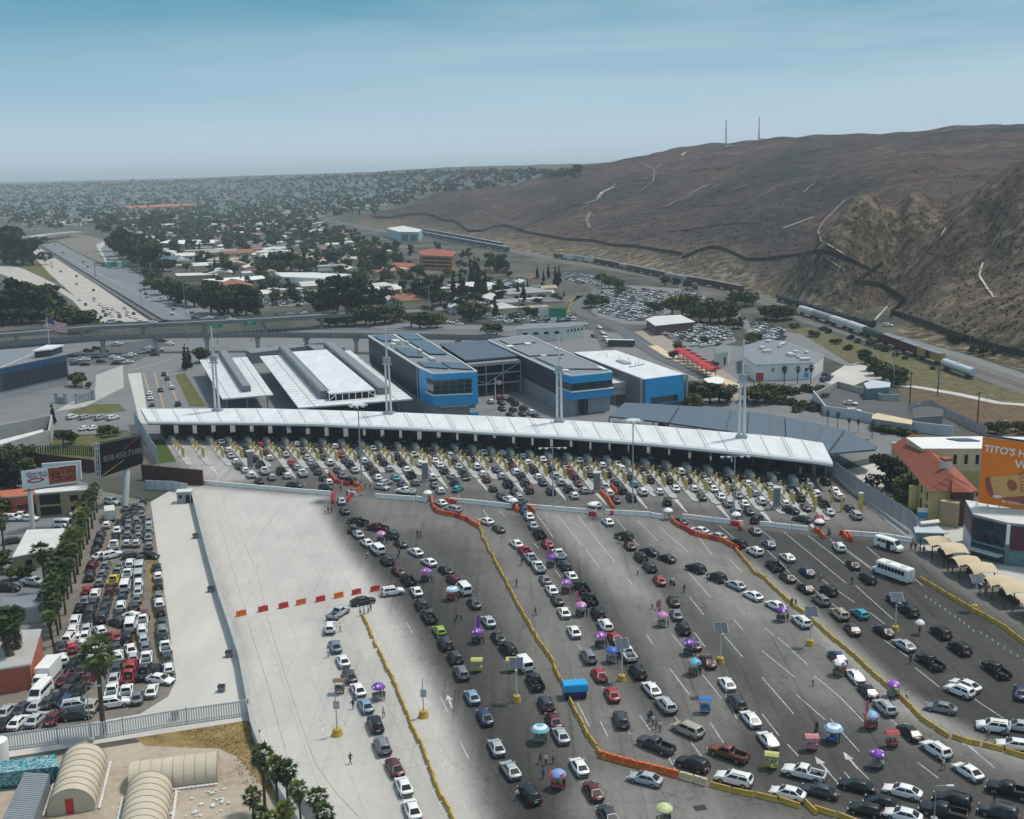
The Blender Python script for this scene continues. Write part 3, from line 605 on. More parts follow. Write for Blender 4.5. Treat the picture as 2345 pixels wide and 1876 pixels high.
SPEC = {  # L, W, body stations (y, top, half width), bottom, greenhouse: belt y front/rear, roof y front/rear, belt z, roof z, half widths, wheel y, wheel radius
 's': dict(st=[(2.34, .58, .58), (2.22, .68, .80), (1.6, .80, .89), (.95, .92, .91), (-.3, .95, .92), (-1.5, .99, .91), (-2.15, .98, .84), (-2.36, .84, .68)], z0=.24, by=(1.16, -2.02), ry=(.30, -1.12), bz=.93, rz=1.45, bw=.83, rw=.62, wy=(1.42, -1.38), wr=.33),
 'h': dict(st=[(2.02, .60, .58), (1.9, .74, .80), (1.35, .90, .86), (.85, .98, .88), (-.6, 1.0, .88), (-1.7, 1.0, .87), (-2.0, .92, .74)], z0=.24, by=(.95, -1.92), ry=(.2, -1.62), bz=.97, rz=1.50, bw=.80, rw=.62, wy=(1.25, -1.3), wr=.32),
 'u': dict(st=[(2.36, .72, .62), (2.24, .88, .84), (1.55, 1.06, .93), (1.0, 1.12, .95), (-.6, 1.12, .96), (-2.0, 1.12, .94), (-2.36, 1.0, .82)], z0=.30, by=(1.08, -2.30), ry=(.38, -2.0), bz=1.10, rz=1.72, bw=.86, rw=.70, wy=(1.42, -1.42), wr=.38),
 'm': dict(st=[(2.50, .70, .64), (2.35, .86, .86), (1.75, 1.02, .95), (1.3, 1.10, .97), (-.6, 1.12, .98), (-2.2, 1.12, .96), (-2.52, .98, .84)], z0=.26, by=(1.55, -2.46), ry=(.65, -2.15), bz=1.08, rz=1.75, bw=.90, rw=.74, wy=(1.5, -1.55), wr=.34),
 'v': dict(st=[(2.60, .75, .70), (2.48, .95, .90), (2.0, 1.15, .97), (1.6, 1.25, .98), (-.6, 1.25, .99), (-2.5, 1.25, .98), (-2.66, 1.15, .93)], z0=.32, by=(1.75, -2.64), ry=(1.0, -2.55), bz=1.22, rz=2.08, bw=.94, rw=.82, wy=(1.65, -1.6), wr=.36),
 'p': dict(st=[(2.78, .78, .66), (2.66, .96, .88), (1.9, 1.12, .97), (1.25, 1.16, .98), (-.2, 1.16, .98), (-.72, 1.16, .98)], z0=.40, by=(1.28, -.70), ry=(.55, -.52), bz=1.14, rz=1.80, bw=.88, rw=.72, wy=(1.75, -1.75), wr=.42),
}
def car_shell(k, bm, mi=0):
	S = SPEC[k]; secs = []
	for y, zt, w_ in S['st']:
		z0 = S['z0'] + (.10 if (y, zt, w_) in (S['st'][0], S['st'][-1]) else 0); zm = z0 + (zt - z0) * .55
		half = [(w_ * .86, z0), (w_, z0 + .12), (w_ * 1.0, zm), (w_ * .95, zt - .05), (w_ * .84, zt)]
		secs.append([(x, y, z) for x, z in half] + [(-x, y, z) for x, z in half[::-1]])
	bm.loft(secs, mi)
	a, c = S['by']; e, f = S['ry']; bz, rz, bw, rw = S['bz'], S['rz'], S['bw'], S['rw']
	lo = [(bw, a, bz), (-bw, a, bz), (-bw, c, bz), (bw, c, bz)]; hi = [(rw, e, rz - .07), (-rw, e, rz - .07), (-rw, f, rz - .07), (rw, f, rz - .07)]
	top = [(rw * .86, e - .12, rz), (-rw * .86, e - .12, rz), (-rw * .86, f + .12, rz), (rw * .86, f + .12, rz)]
	v = lo + hi + top
	bm.add(v, [(0, 4, 5, 1), (1, 5, 6, 2), (2, 6, 7, 3), (3, 7, 4, 0), (4, 8, 9, 5), (5, 9, 10, 6), (6, 10, 11, 7), (7, 11, 8, 4), (8, 11, 10, 9)], mi)
	if k == 'p':
		for x in (.90, -.90): bm.box((x, -1.72, .86), (.16, 2.05, .64), 0, mi)
		bm.box((0, -2.70, .86), (1.96, .10, .62), 0, mi); bm.box((0, -1.72, .58), (1.64, 2.05, .08), 0, 6)
		bm.box((0, -2.80, .52), (1.9, .16, .2), 0, 6)
	if k in 'sh': bm.box((0, S['st'][-1][0] - .01, .52), (1.2, .06, .22), 0, 6)
	if k in 'umv': bm.box((0, S['st'][-1][0] - .01, .50), (1.5, .08, .26), 0, 6)
	bm.box((0, S['st'][0][0] + .005, .50), (1.1, .05, .24), 0, 6)
	for x in (bw + .10, -bw - .10): bm.box((x, a - .22, bz + .08), (.2, .12, .14), 0, mi)     # mirrors
	bm.box((0, S['st'][-1][0] - .045, .74 if k != 'p' else .95), (.5, .02, .16), 0, 7)          # number plate
	if k == 'p': bm.box((0, -2.76, .9), (.4, .02, .16), 0, 7)
	if k == 'u':
		for x in (.58, -.58): bm.box((x, (e + f) / 2, rz + .04), (.06, 1.7, .05), 0, 6)
def rounded(me):
	me.polygons.foreach_set('use_smooth', [True] * len(me.polygons)); me.set_sharp_from_angle(angle=math.radians(46)); return me
def quad_in(A, B, C_, D, s0, s1, t0, t1, off):
	A, B, C_, D = map(Vector, (A, B, C_, D)); n = (B - A).cross(D - A).normalized() * off
	q = lambda s_, t_: tuple((A * (1 - s_) + B * s_) * (1 - t_) + (D * (1 - s_) + C_ * s_) * t_ + n)
	return [q(s0, t0), q(s1, t0), q(s1, t1), q(s0, t1)]
def panes(k):
	S = SPEC[k]; a, c = S['by']; e, f = S['ry']; bz, rz, bw, rw = S['bz'] + .03, S['rz'] - .07, S['bw'], S['rw']
	front = quad_in((bw, a, bz), (-bw, a, bz), (-rw, e, rz), (rw, e, rz), .07, .93, .06, .95, .012)
	rear = quad_in((-bw, c, bz), (bw, c, bz), (rw, f, rz), (-rw, f, rz), .10, .90, .12, .93, .012)
	right = []; left = []
	for s0, s1 in ((.10, .50), (.535, .90)) if k != 'p' else ((.10, .52), (.56, .92)):
		left.append(quad_in((-bw, a, bz), (-bw, c, bz), (-rw, f, rz), (-rw, e, rz), s0, s1, .10, .88, .012))
		right.append(quad_in((bw, c, bz), (bw, a, bz), (rw, e, rz), (rw, f, rz), 1 - s1, 1 - s0, .10, .88, .012))
	return front, rear, left, right
def lamps(k):
	S = SPEC[k]; yr, zr, wr_ = S['st'][-1]; yf, zf_, wf = S['st'][0]
	if k == 'p': yr, wr_, zr = -2.72, .90, 1.1
	out = []
	for sg in (1, -1):
		h = .34 if k in 'umvp' else .18
		out.append(('taillight', (sg * (wr_ - .02), yr + .03 if k != 'p' else yr, zr - .06 - h / 2), (.26, .12, h)))
		out.append(('headlight', (sg * (wf + .12), yf - .06, zf_ - .02), (.32, .16, .15)))
	return out
CARM = ['paint', 'glass', 'tyre', 'rim', 'redlamp', 'whitelamp', 'blacktrim', 'offwhite']
def wheel_geo(bm, x, y, r, full=True):
	sg = 1 if x > 0 else -1
	bm.tube((x - sg * .11, y, r), (x + sg * .11, y, r), r, n=14, mi=2); bm.tube((x + sg * .11, y, r), (x + sg * .125, y, r), r * .62, n=10, mi=3)
PROT = {}; SIMPLE = {}
KNAME = {'s': 'sedan', 'h': 'hatchback', 'u': 'suv', 'm': 'minivan', 'v': 'van', 'p': 'pickup_truck'}
KWORD = {'s': 'sedan', 'h': 'hatchback', 'u': 'SUV', 'm': 'minivan', 'v': 'van', 'p': 'pickup', 'b': 'bus', 't': 'box truck'}
KCAT = {'s': 'car', 'h': 'car', 'u': 'car', 'm': 'car', 'v': 'van', 'p': 'pickup truck'}
for k, S in SPEC.items():
	bm = MB(); car_shell(k, bm); me_body = rounded(bm.mesh(KNAME[k] + '_body', CARM))
	fr, re, le, ri = panes(k)
	wx = S['st'][2][2] - .06
	def pm(nm, quads_, mi=1):
		b_ = MB()
		for q in quads_: b_.add(q, [(0, 1, 2, 3)], mi)
		return b_.mesh(nm, CARM)
	parts = [('body', me_body, None), ('windscreen', pm('windscreen', [fr]), None), ('rear_window', pm('rear_window', [re]), None), ('side_window', pm('side_window', le), None), ('side_window', pm('side_window', ri), None)]
	for x in (wx, -wx):
		b_ = MB(); wheel_geo(b_, .001 if x > 0 else -.001, 0, S['wr']); mw = b_.mesh('wheel', CARM)
		for y in S['wy']: parts.append(('wheel', mw, (x, y, 0)))
	for nm, c_, d in lamps(k):
		b_ = MB().box((0, 0, 0), d, 0, 4 if nm == 'taillight' else 5); parts.append((nm, b_.mesh(nm, CARM), c_))
	PROT[k] = parts
	bm = MB(); car_shell(k, bm)
	for q in [fr, re] + le + ri: bm.add(q, [(0, 1, 2, 3)], 1)
	for x in (wx, -wx):
		for y in S['wy']: wheel_geo(bm, x, y, S['wr'])
	for nm, c_, d in lamps(k): bm.box(c_, d, 0, 4 if nm == 'taillight' else 5)
	SIMPLE[k] = rounded(bm.mesh(KNAME[k], CARM))
COL = {'W': ('white', (.78, .78, .77)), 'S': ('silver', (.42, .45, .48)), 'G': ('grey', (.19, .20, .215)), 'D': ('dark grey', (.045, .05, .058)), 'K': ('black', (.012, .013, .015)), 'R': ('red', (.36, .025, .035)),
       'M': ('maroon', (.095, .014, .022)), 'B': ('dark blue', (.025, .05, .12)), 'L': ('light blue', (.22, .33, .43)), 'T': ('turquoise', (.03, .36, .42)), 'Y': ('yellow', (.62, .48, .05)), 'E': ('lime green', (.30, .46, .03)),
       'N': ('beige', (.40, .36, .29)), 'O': ('rusty brown', (.16, .055, .025)), 'F': ('slate blue', (.15, .19, .27))}
CZ = .05
rc = random.Random(3)
allcars = []
def add_car(k, col, x, y, hd, label, group, full=True, name=None, z=CZ):
	"""hd: plan direction the car points in"""
	if not full and k == 's':
		q_ = rc.random(); k2 = 'h' if q_ < .36 else 'u' if q_ < .46 else 's'
		label = label.replace(KWORD['s'], KWORD[k2], 1); k = k2
	th = math.atan2(-hd[0], hd[1]); base = COL[col][1]; j = rc.uniform(.88, 1.12) if col in 'SGDKB' else rc.uniform(.95, 1.02)
	cc = (min(base[0] * j, .8), min(base[1] * j, .8), min(base[2] * j, .8), 1)
	sc = {'s': rc.choice((.97, 1, 1.03)), 'u': rc.choice((.95, 1, 1.06)), 'p': rc.choice((.98, 1.02)), 'h': 1, 'm': 1, 'v': 1}[k]
	if full:
		r = thing(KNAME[k], label, KCAT[k], (x, y, z), th, group); r.scale = (1, sc, rc.uniform(.97, 1.03))
		for nm, me_, loc in PROT[k]:
			o = link(nm, me_, r, loc); o.color = cc
	else:
		r = tag(link(KNAME[k], SIMPLE[k], None, (x, y, z), th), label, KCAT[k], group); r.color = cc; r.scale = (1, sc, rc.uniform(.97, 1.03))
	allcars.append((x, y)); return r
def parse(ox, oy, k, s):
	out = []
	for w_ in s.split():
		a = w_.split(','); px, py = ox + float(a[0]) / k, oy + float(a[1]) / k; hd = None
		if len(a) > 3: hd = (float(a[3]), float(a[4]))
		out.append((px, py, a[2][0], a[2][1], hd))
	return out
Z3, Z4, Z5, Z6, Z7, Z8 = (500, 1080, K6), (500, 1396, K6), (1100, 1000, K6), (1100, 1396, K6), (1745, 960, K6), (1745, 1396, K6)
ZA, ZB, ZC, ZD, ZE = (320, 930, K4), (700, 960, K4), (1080, 980, K4), (1460, 1000, K4), (1620, 1000, K4)
def queue(items, phrase, group, full=True, z=CZ, zc=.65, fill=False):
	"""cars front to back; heading follows the line unless given as a survey direction"""
	if fill:
		new = []
		for a, b_ in zip(items, items[1:] + [None]):
			new.append(a)
			if b_ and 8.6 < math.dist(g(*a[:2]), g(*b_[:2])) < 15 and a[4] is None and b_[4] is None: new.append(((a[0] + b_[0]) / 2, (a[1] + b_[1]) / 2, rc.choice('ssu'), rc.choice('GDSKGW'), None))
		items = new
	P = [g(px, py, zc) for px, py, *_ in items]; cnt = {}
	for i, ((px, py, k, c, hd), p) in enumerate(zip(items, P)):
		if hd is not None: q0, q1 = g(px, py, 0), g(px + hd[0], py + hd[1], 0); d = (q1[0] - q0[0], q1[1] - q0[1])
		else:
			a, b_ = P[max(i - 1, 0)], P[min(i + 1, len(P) - 1)]
			d = (a[0] - b_[0], a[1] - b_[1])
			if math.hypot(*d) > 40: d = (-.2, .98)
		add_car(k, c, p[0], p[1], d, f'{COL[c][0]} {KWORD[k]}, {ordn(i)} from the front {phrase}', group, full, z=z)
LFT = ',-20,-5'
G_ = 'cars queueing towards the inspection booths'
queue(parse(*Z3, '1435,990,uW,20,-3 1190,1065,sK,20,-4 990,1165,pS,20,-13') + parse(*Z3, '920,1285,uW 962,1435,sF 1027,1555,sW') + parse(*Z4, '1080,545,sD 1150,658,sW 1213,785,sL 1292,943,uK 1350,1120,uG 1452,1295,sM 1527,1450,sW 1597,1640,sW'),
      'of the queue on the pale slabs', G_)
queue(parse(*Z3, '1015,240,sS 1040,320,sD 1145,412,pK,-20,-5 1110,470,uD 1150,515,sS 1222,585,sW 1312,645,vW 1390,730,uD 1480,815,sM 1562,890,pK 1632,985,sW 1675,1090,uD 1735,1190,pD 1820,1310,hE 1872,1412,uD 1952,1530,uD 2003,1655,uG')
      + parse(*Z4, '2090,715,sL') + parse(*Z6, '40,880,sB 135,1130,sS 250,1315,sS 405,1520,uK'), 'of the queue holding the lime hatchback', G_)
queue(parse(*Z3, '1305,462,pM,-20,-4 1425,520,uD 1500,590,sD 1625,660,sW 1735,745,sW 1872,808,sK 1935,890,uM 2020,970,vW 2105,1080,sD') + parse(*Z6, '68,95,sS 148,225,sK 228,325,uK 355,450,vW 450,595,pK 540,775,uD 605,910,sM 662,1030,sS 815,1290,sW 930,1490,sM 1055,1690,sD'),
      'of the queue just short of the yellow blocks', G_)
queue(parse(*ZB, '1670,1030,sW 1815,1115,uS,-20,-6') + parse(*Z5, '48,695,sW,-20,-8 150,755,sD 295,880,sW 370,945,pR 418,1005,pS 478,1075,pW 535,1175,sG 588,1260,sW 635,1340,sD 690,1445,sW 772,1602,sW') + parse(*Z6, '890,385,uG 980,535,sR 1085,695,sR 1158,905,uD'),
      'of the queue beyond the yellow blocks', G_)
queue(parse(*ZC, '645,935,sK 650,1010,sB 710,1090,sW 760,1200,sS 835,1305,pK 935,1430,sR') + parse(*Z5, '645,970,pW 700,1060,uD 748,1145,sW 835,1240,pK 905,1335,pK 970,1450,uK 1030,1555,uW 1105,1655,sR') + parse(*Z6, '1210,365,pW 1295,510,uK 1408,650,sW 1525,785,uS 1705,990,mN,-20,-9'),
      'of the queue led by pink parasols', G_)
queue(parse(*Z5, '1050,700,sW 1180,820,uK,-20,-6 1230,895,sM 1320,990,uK 1395,1070,uD 1475,1180,sR 1590,1350,sK 1615,1460,sG 1670,1580,uK') + parse(*Z6, '1755,280,sD 1870,425,sM 2030,610,sW 2110,760,uD') + parse(0, 0, 1, '1719,1645,sW') + parse(*Z8, '50,1070,sW'),
      'of the queue passing the stained slabs', G_)
queue(parse(*Z5, '1385,945,sK,-20,-7 1535,1000,sK,-20,-8 1770,1085,uK,-20,-8 1945,1160,uK,-20,-9 2100,1220,sS') + parse(*Z7, '-75,1450,sW 110,1530,sW 325,1665,uW') + parse(*Z8, '620,390,sB 765,545,sW 870,670,sK 1010,805,uS 1215,1010,sK 1430,1155,uW 1695,1330,sW'),
      'of the queue hugging the curved yellow wall', G_)
queue(parse(*ZD, '520,1040,sD 760,1155,sW,-20,-5 980,1230,sS,-20,-6 1230,1320,uK,-20,-7 1450,1420,uW 1690,1595,pK') + parse(*Z7, '210,1300,sD 358,1390,sK 485,1490,uG 640,1605,uN') + parse(*Z8, '745,160,sD'),
      'of the asphalt lane beside the curved wall', G_)
queue(parse(*ZD, '1455,1160,sG 1620,1325,sF 1850,1490,sW') + parse(*Z7, '370,1255,sB 548,1410,uK 808,1600,hT') + parse(*Z8, '1000,175,sK 1170,290,sS 1380,430,pK 1675,620,sW,-20,-8 1625,670,uW,-20,-8 1470,805,sG,-20,-4'),
      'of the lane holding the turquoise hatchback', G_)
queue(parse(*Z7, '635,1055,uW 748,1195,sK 870,1310,uK 1105,1495,pB 1210,1580,uK') + parse(*Z8, '1470,190,uK 1625,320,uK 1925,495,pK 2130,680,sB 1900,965,uW,-20,-3 2120,960,sS,-20,-3 2080,1110,sW,-20,-3'),
      'of the lane beside the white bus', G_)
queue(parse(*Z8, f'345,1350,pW{LFT} 210,1510,sW{LFT} 475,1490,sD{LFT} 785,1450,sK{LFT} 1155,1495,sW{LFT} 990,1585,sK{LFT} 850,1645,hK{LFT} 1160,1690,sW{LFT} 1565,1570,uK{LFT} 1490,1665,pK{LFT} 1945,1665,uD{LFT} 2030,1490,pK{LFT}')
      + parse(*Z6, f'1355,1390,sS{LFT} 2085,1395,uW{LFT} 1745,1275,uK,-20,-7 2040,1185,pO,-20,-7 1440,1115,pD,-20,-8'), 'of the cars turning in below the orange blocks', 'cars turning in at the tail of the queues')
LANES = [(ZA, '935,350,sK 1005,440,sW 1035,500,sD 1095,545,sW 1120,610,sS 1185,685,sW 1225,740,sD 1300,790,sW 1370,850,uW 1475,920,sK'),
 (ZA, '1155,355,sK 1285,510,uD 1320,590,sD 1425,655,uK 1490,720,pD 1540,805,pW 1630,880,sS'), (ZA, '1400,345,sS 1490,480,sR 1545,570,sM 1600,640,sW 1745,800,pK 1820,860,sW'),
 (ZA, '1620,365,sK 1740,530,uD 1795,595,sS 1875,700,sR 1940,755,sS 2010,830,pW 1915,970,sD,20,2'), (ZA, '1865,370,sD 1935,465,sW 1995,555,sD 2060,630,sS 2110,695,sS'), (ZA, '2095,375,sS'),
 (ZB, '15,470,sS 65,535,sS 115,590,uD 150,650,sD 215,720,sD 285,775,sW 255,840,sD,20,1'), (ZB, '45,215,sS 120,330,sD 155,380,uK 225,470,sD 295,535,uW 395,625,sD 450,690,sG'),
 (ZB, '360,335,sW 435,435,sR 480,510,sD 545,560,uK 605,625,sS 580,770,uD,20,3'), (ZB, '590,310,sK 640,380,sD 660,445,sB 720,515,uW 780,585,uK 850,650,sM 890,715,sW 990,785,sS,20,-6 945,840,sS,20,3'),
 (ZB, '735,235,sK 825,355,sS 890,460,sD 955,540,uK 1030,610,sS 1110,720,sT 1185,795,sB'), (ZB, '980,245,uK 1030,325,sD 1120,465,uK 1185,545,uK 1245,620,sW 1300,690,pK 1350,780,sG 1235,890,pW,-20,-3'),
 (ZB, '1210,260,sS 1330,430,sN 1410,550,uW 1560,715,sW 1590,810,sG 1665,880,sW'), (ZB, '1430,290,sK 1505,380,sK 1565,440,sD 1595,510,sW 1655,565,sW 1705,635,uD 1800,700,sS 1835,780,uK 1880,860,sT,20,-12'),
 (ZB, '1650,260,sS 1725,375,uK 1780,450,sS 1820,520,sD 1880,580,sS 1935,650,sD 1975,710,sK'), (ZB, '1890,290,sS 1965,410,uK 2035,490,uK'), (ZC, '75,195,sS 60,480,uW 135,565,sW 180,635,sM 265,745,sD 365,835,sD'),
 (ZC, '145,300,sW 210,385,sD 295,515,sB 370,590,sS 450,690,pK 530,785,sD 585,855,sS 480,890,sW,20,7'), (ZC, '290,150,sK 380,310,sW 450,400,sK 505,490,sM 545,545,sW 615,600,uK 660,675,uD 710,765,uM'),
 (ZC, '545,230,sS 625,350,sL 690,425,sW 765,520,uK 820,600,sW 880,670,sB 980,780,uD'), (ZC, '780,245,sK 875,385,sW 935,450,sM 980,515,uK 1030,590,sS 1095,670,sS 1195,755,uK 1265,835,sW'),
 (ZC, '1150,450,sM 1205,535,sR 1260,600,sM 1310,680,sM 1390,770,sS'), (ZC, '1245,265,sK 1330,395,sW 1390,470,sD 1450,570,sD 1630,720,uS 1690,805,sW 1780,885,sD 1520,950,sW,-20,-8'),
 (ZC, '1550,385,sM 1610,460,sW 1670,565,uK 1765,675,sB 1855,770,uK 1970,860,uK'), (ZC, '1720,310,sS 1800,440,sW 1850,500,sW 1925,600,uD 2000,690,sL 2110,790,uW'), (ZC, '1955,335,sD 2075,495,sM 2150,560,sK'),
 (ZD, '150,250,sS 145,530,uK 265,675,sW 370,800,uK,-3,-20'), (ZD, '255,385,sK 310,460,sK 375,540,uK 465,635,sW'), (ZD, '400,260,sD 530,435,sW 610,530,uK 695,640,sW 795,740,sD'),
 (ZD, '720,390,sK 795,470,sD 855,550,sS 935,640,sW 1025,735,sW 1120,820,uS 1225,920,uS'), (ZD, '990,430,sK 1090,525,pK 1160,620,sD 1235,720,sG 1315,820,sW 1375,915,sD'), (ZD, '1180,350,sD 1290,510,sK 1360,575,sW 1450,700,sS 1525,795,uW 1475,1020,uK,14,-10'),
 (ZD, '1440,390,sK 1535,510,uK 1630,620,sS 1820,825,sW 1890,910,sK,-20,-6'), (ZD, '1715,430,sS 1905,655,pB 2000,750,uK 2070,870,sD 2035,1015,sD,-20,-5'), (ZE, '1165,500,sM 1250,610,uS 1340,710,sW 1430,830,pK 1500,925,sS 1385,1030,uR,-8,-20'), (ZE, '1455,550,uK 1570,660,sW 1620,745,sW 1750,880,sD 1835,970,mS')]
def lane_ang(px): return math.radians(float(np.interp(px, [460, 1123, 1431, 1830], [24.6, 11.8, 6.6, -1.1])))
for li, (zz, s) in enumerate(LANES):
	for i, (px, py, k, c, hd) in enumerate(parse(*zz, s)):
		x, y = g(px, py, .65); a = lane_ang(px); d = (-math.sin(a), math.cos(a))
		if hd is not None: q0, q1 = g(px, py), g(px + hd[0], py + hd[1]); d = (q1[0] - q0[0], q1[1] - q0[1])
		add_car(k, c, x, y, d, f'{COL[c][0]} {KWORD[k]}, {ordn(i)} from the booths in the {ordn(li)} lane from the lawn', 'cars in the booth lanes', False)
YARD = [('in the yard row beside the pale road', (0, 1080), '1290,790,sK 1300,860,sW 1305,940,sK 1305,1030,sG 1310,1090,uW 1320,1150,sK 1330,1240,sD 1335,1310,uG 1345,1380,uK 1360,1450,pW 1385,1620,sW'),
 ('in the yard row left of the straw strip', (0, 1080), '1180,245,sD 1160,300,uG 1160,350,sG 1215,400,sG 1222,440,sS 1225,490,uG 1220,540,sG 1225,610,sG 1225,690,sK,20,2 1160,715,sD 1150,790,vS 1140,860,vS 1140,925,uW 1135,985,sS 1130,1045,sG 1105,1110,sD 1180,1180,sM 1175,1230,pW 1170,1310,uW 1180,1380,sS 1195,1440,sG 1205,1545,pW 1180,1650,pD'),
 ('in the third yard row from the pale road', (0, 1080), '1110,290,sD 1105,350,sD 1120,410,sG 1135,470,sG 1140,530,sG 1125,590,sS 1080,690,sD,20,-4 1070,760,uW 1050,850,pW 1030,950,vW 1005,1040,sD 995,1110,uW 985,1170,sD 965,1240,sD 1080,1200,uW 1075,1270,vW 1045,1370,uK 1075,1460,sW 1095,1530,sS 1080,1600,sR 1060,1690,pR'),
 ('in the fourth yard row from the pale road', (0, 1080), '1040,300,uG 1040,360,sD 1060,420,sG 1050,520,sG 1045,590,sS 985,780,sG 965,840,pG 935,900,pY 905,985,sM 880,1060,sD 860,1130,sD 840,1200,uD 825,1310,sW 940,1355,sR 970,1525,uW 960,1620,sD 940,1700,sS'),
 ('in the fifth yard row from the pale road', (0, 1080), '985,420,sK 965,480,sW 950,550,sK 935,610,pW 920,690,sW,20,-5 870,770,sG 845,840,sG 820,910,sG 785,1010,uW 770,1080,sD 745,1150,uD 735,1210,sK 715,1290,sS 700,1350,sW 690,1440,pW 600,1330,sW'),
 ('in the yard row beside the palms', (0, 1080), '925,250,sW,20,3 890,370,uW 880,440,sW 830,530,sD 810,590,sD 790,650,sD 845,690,sW,20,-6 760,780,uM 740,860,sD 715,980,sR 700,1060,sG 660,1120,sK 620,1230,uW 600,1310,sW 575,1370,uW 500,1440,sD 590,1450,sR 510,1550,uW 640,1560,sD 700,1560,sS'),
 ('among the angled cars at the yard end', (0, 1396), '600,460,sK,9,-14 675,490,sD,9,-14 800,470,uK,9,-14 745,560,sM,12,-12 540,570,sM,12,-12 600,600,sK,12,-12 660,660,sK,12,-12 560,745,sB,12,-12 470,730,sK,12,-12 400,760,sD,12,-12 310,790,sS,12,-12 640,790,uS,20,-3 630,870,sK,20,-2 450,890,sM,12,-12 300,900,sS,12,-12 150,925,sW,12,-12 190,810,sD,12,-12 60,835,sS,12,-12 45,935,sK,12,-12 760,790,sN,8,-14 560,660,sD,12,-12 350,690,sM,12,-12'),
 ('among the cars parked by the slatted fence', (0, 1396), '1040,690,pW,3,-18 920,680,pW,3,-18 1130,720,sG,3,-18 1250,665,sW,5,-16 1275,495,sK,2,-18 945,770,uW,20,-3 1320,575,sW,20,3')]
for ph, (ox, oy), s in YARD: queue(parse(ox, oy, K6, s), ph, 'cars parked in the impound yard', 'fence' in ph or 'angled' in ph, zc=.6, fill='row' in ph)
for i, (px, py, k, c, hd) in enumerate(parse(0, 1080, K6, '40,375,sW,20,0 110,385,uW,20,0 180,360,sW,20,0 240,385,sW,20,0 110,570,sD,20,-3 280,915,pS,20,2 70,960,sK,20,0 560,480,vW,-10,-10 540,440,vW,20,0 660,345,sW,20,-2')):
	x, y = g(px, py, .6); q = g(px + hd[0], py + hd[1], .6); add_car(k, c, x, y, (q[0] - x, q[1] - y), f'{COL[c][0]} {KWORD[k]}, {ordn(i)} of those parked behind the palm row', 'cars parked in the side street', False)
def bus(px, py, hd, label):
	x, y = g(px, py, 1.2); q = g(px + hd[0], py + hd[1], 1.2); th = math.atan2(-(q[0] - x), q[1] - y)
	r = thing('minibus', label, 'bus', (x, y, CZ), th)
	b = MB(); secs = []
	for yy, zt in ((3.55, 2.75), (3.4, 2.95), (0, 3.0), (-3.9, 3.0), (-4.05, 2.85)):
		w_ = 1.18 if abs(yy) < 3.5 else 1.1; secs.append([(w_, yy, .5), (w_, yy, zt - .25), (w_ - .2, yy, zt), (-w_ + .2, yy, zt), (-w_, yy, zt - .25), (-w_, yy, .5)])
	b.loft(secs); b.build('body', 'white', r)
	b = MB(); secs = []
	for yy, zt, w_ in ((4.75, .95, .75), (4.6, 1.15, .92), (4.0, 1.38, 1.0), (3.55, 1.5, 1.05)): secs.append([(w_, yy, .5), (w_, yy, zt - .1), (w_ - .15, yy, zt), (-w_ + .15, yy, zt), (-w_, yy, zt - .1), (-w_, yy, .5)])
	b.loft(secs); b.build('bonnet', 'white', r)
	for sg in (1, -1):
		for i in range(8): MB().box((sg * 1.19, 2.55 - i * .78, 2.05), (.03, .66, .85)).build('window', 'glass', r)
	MB().box((0, 3.56, 2.1), (1.9, .04, 1.05)).build('windscreen', 'glass', r)
	MB().box((.0, -4.06, 1.6), (.9, .03, 1.9)).build('rear_door', 'offwhite', r)
	for sg in (1, -1):
		for yy in (3.9, -2.3):
			b = MB(); wheel_geo(b, sg * .95, yy, .45); b.build('wheel', CARM, r)
		MB().box((sg * .85, -4.08, .9), (.25, .05, .3)).build('taillight', 'redlamp', r); MB().box((sg * .7, 4.74, .8), (.3, .05, .2)).build('headlight', 'whitelamp', r)
	for yy in (1.2, -2.2): MB().box((0, yy, 3.06), (.9, .9, .14)).build('roof_hatch', 'offwhite', r)
bus(1745 + 1085 / K6, 960 + 1262 / K6, (-20, -7), 'long white shuttle bus with a dark window band driving in the open lane')
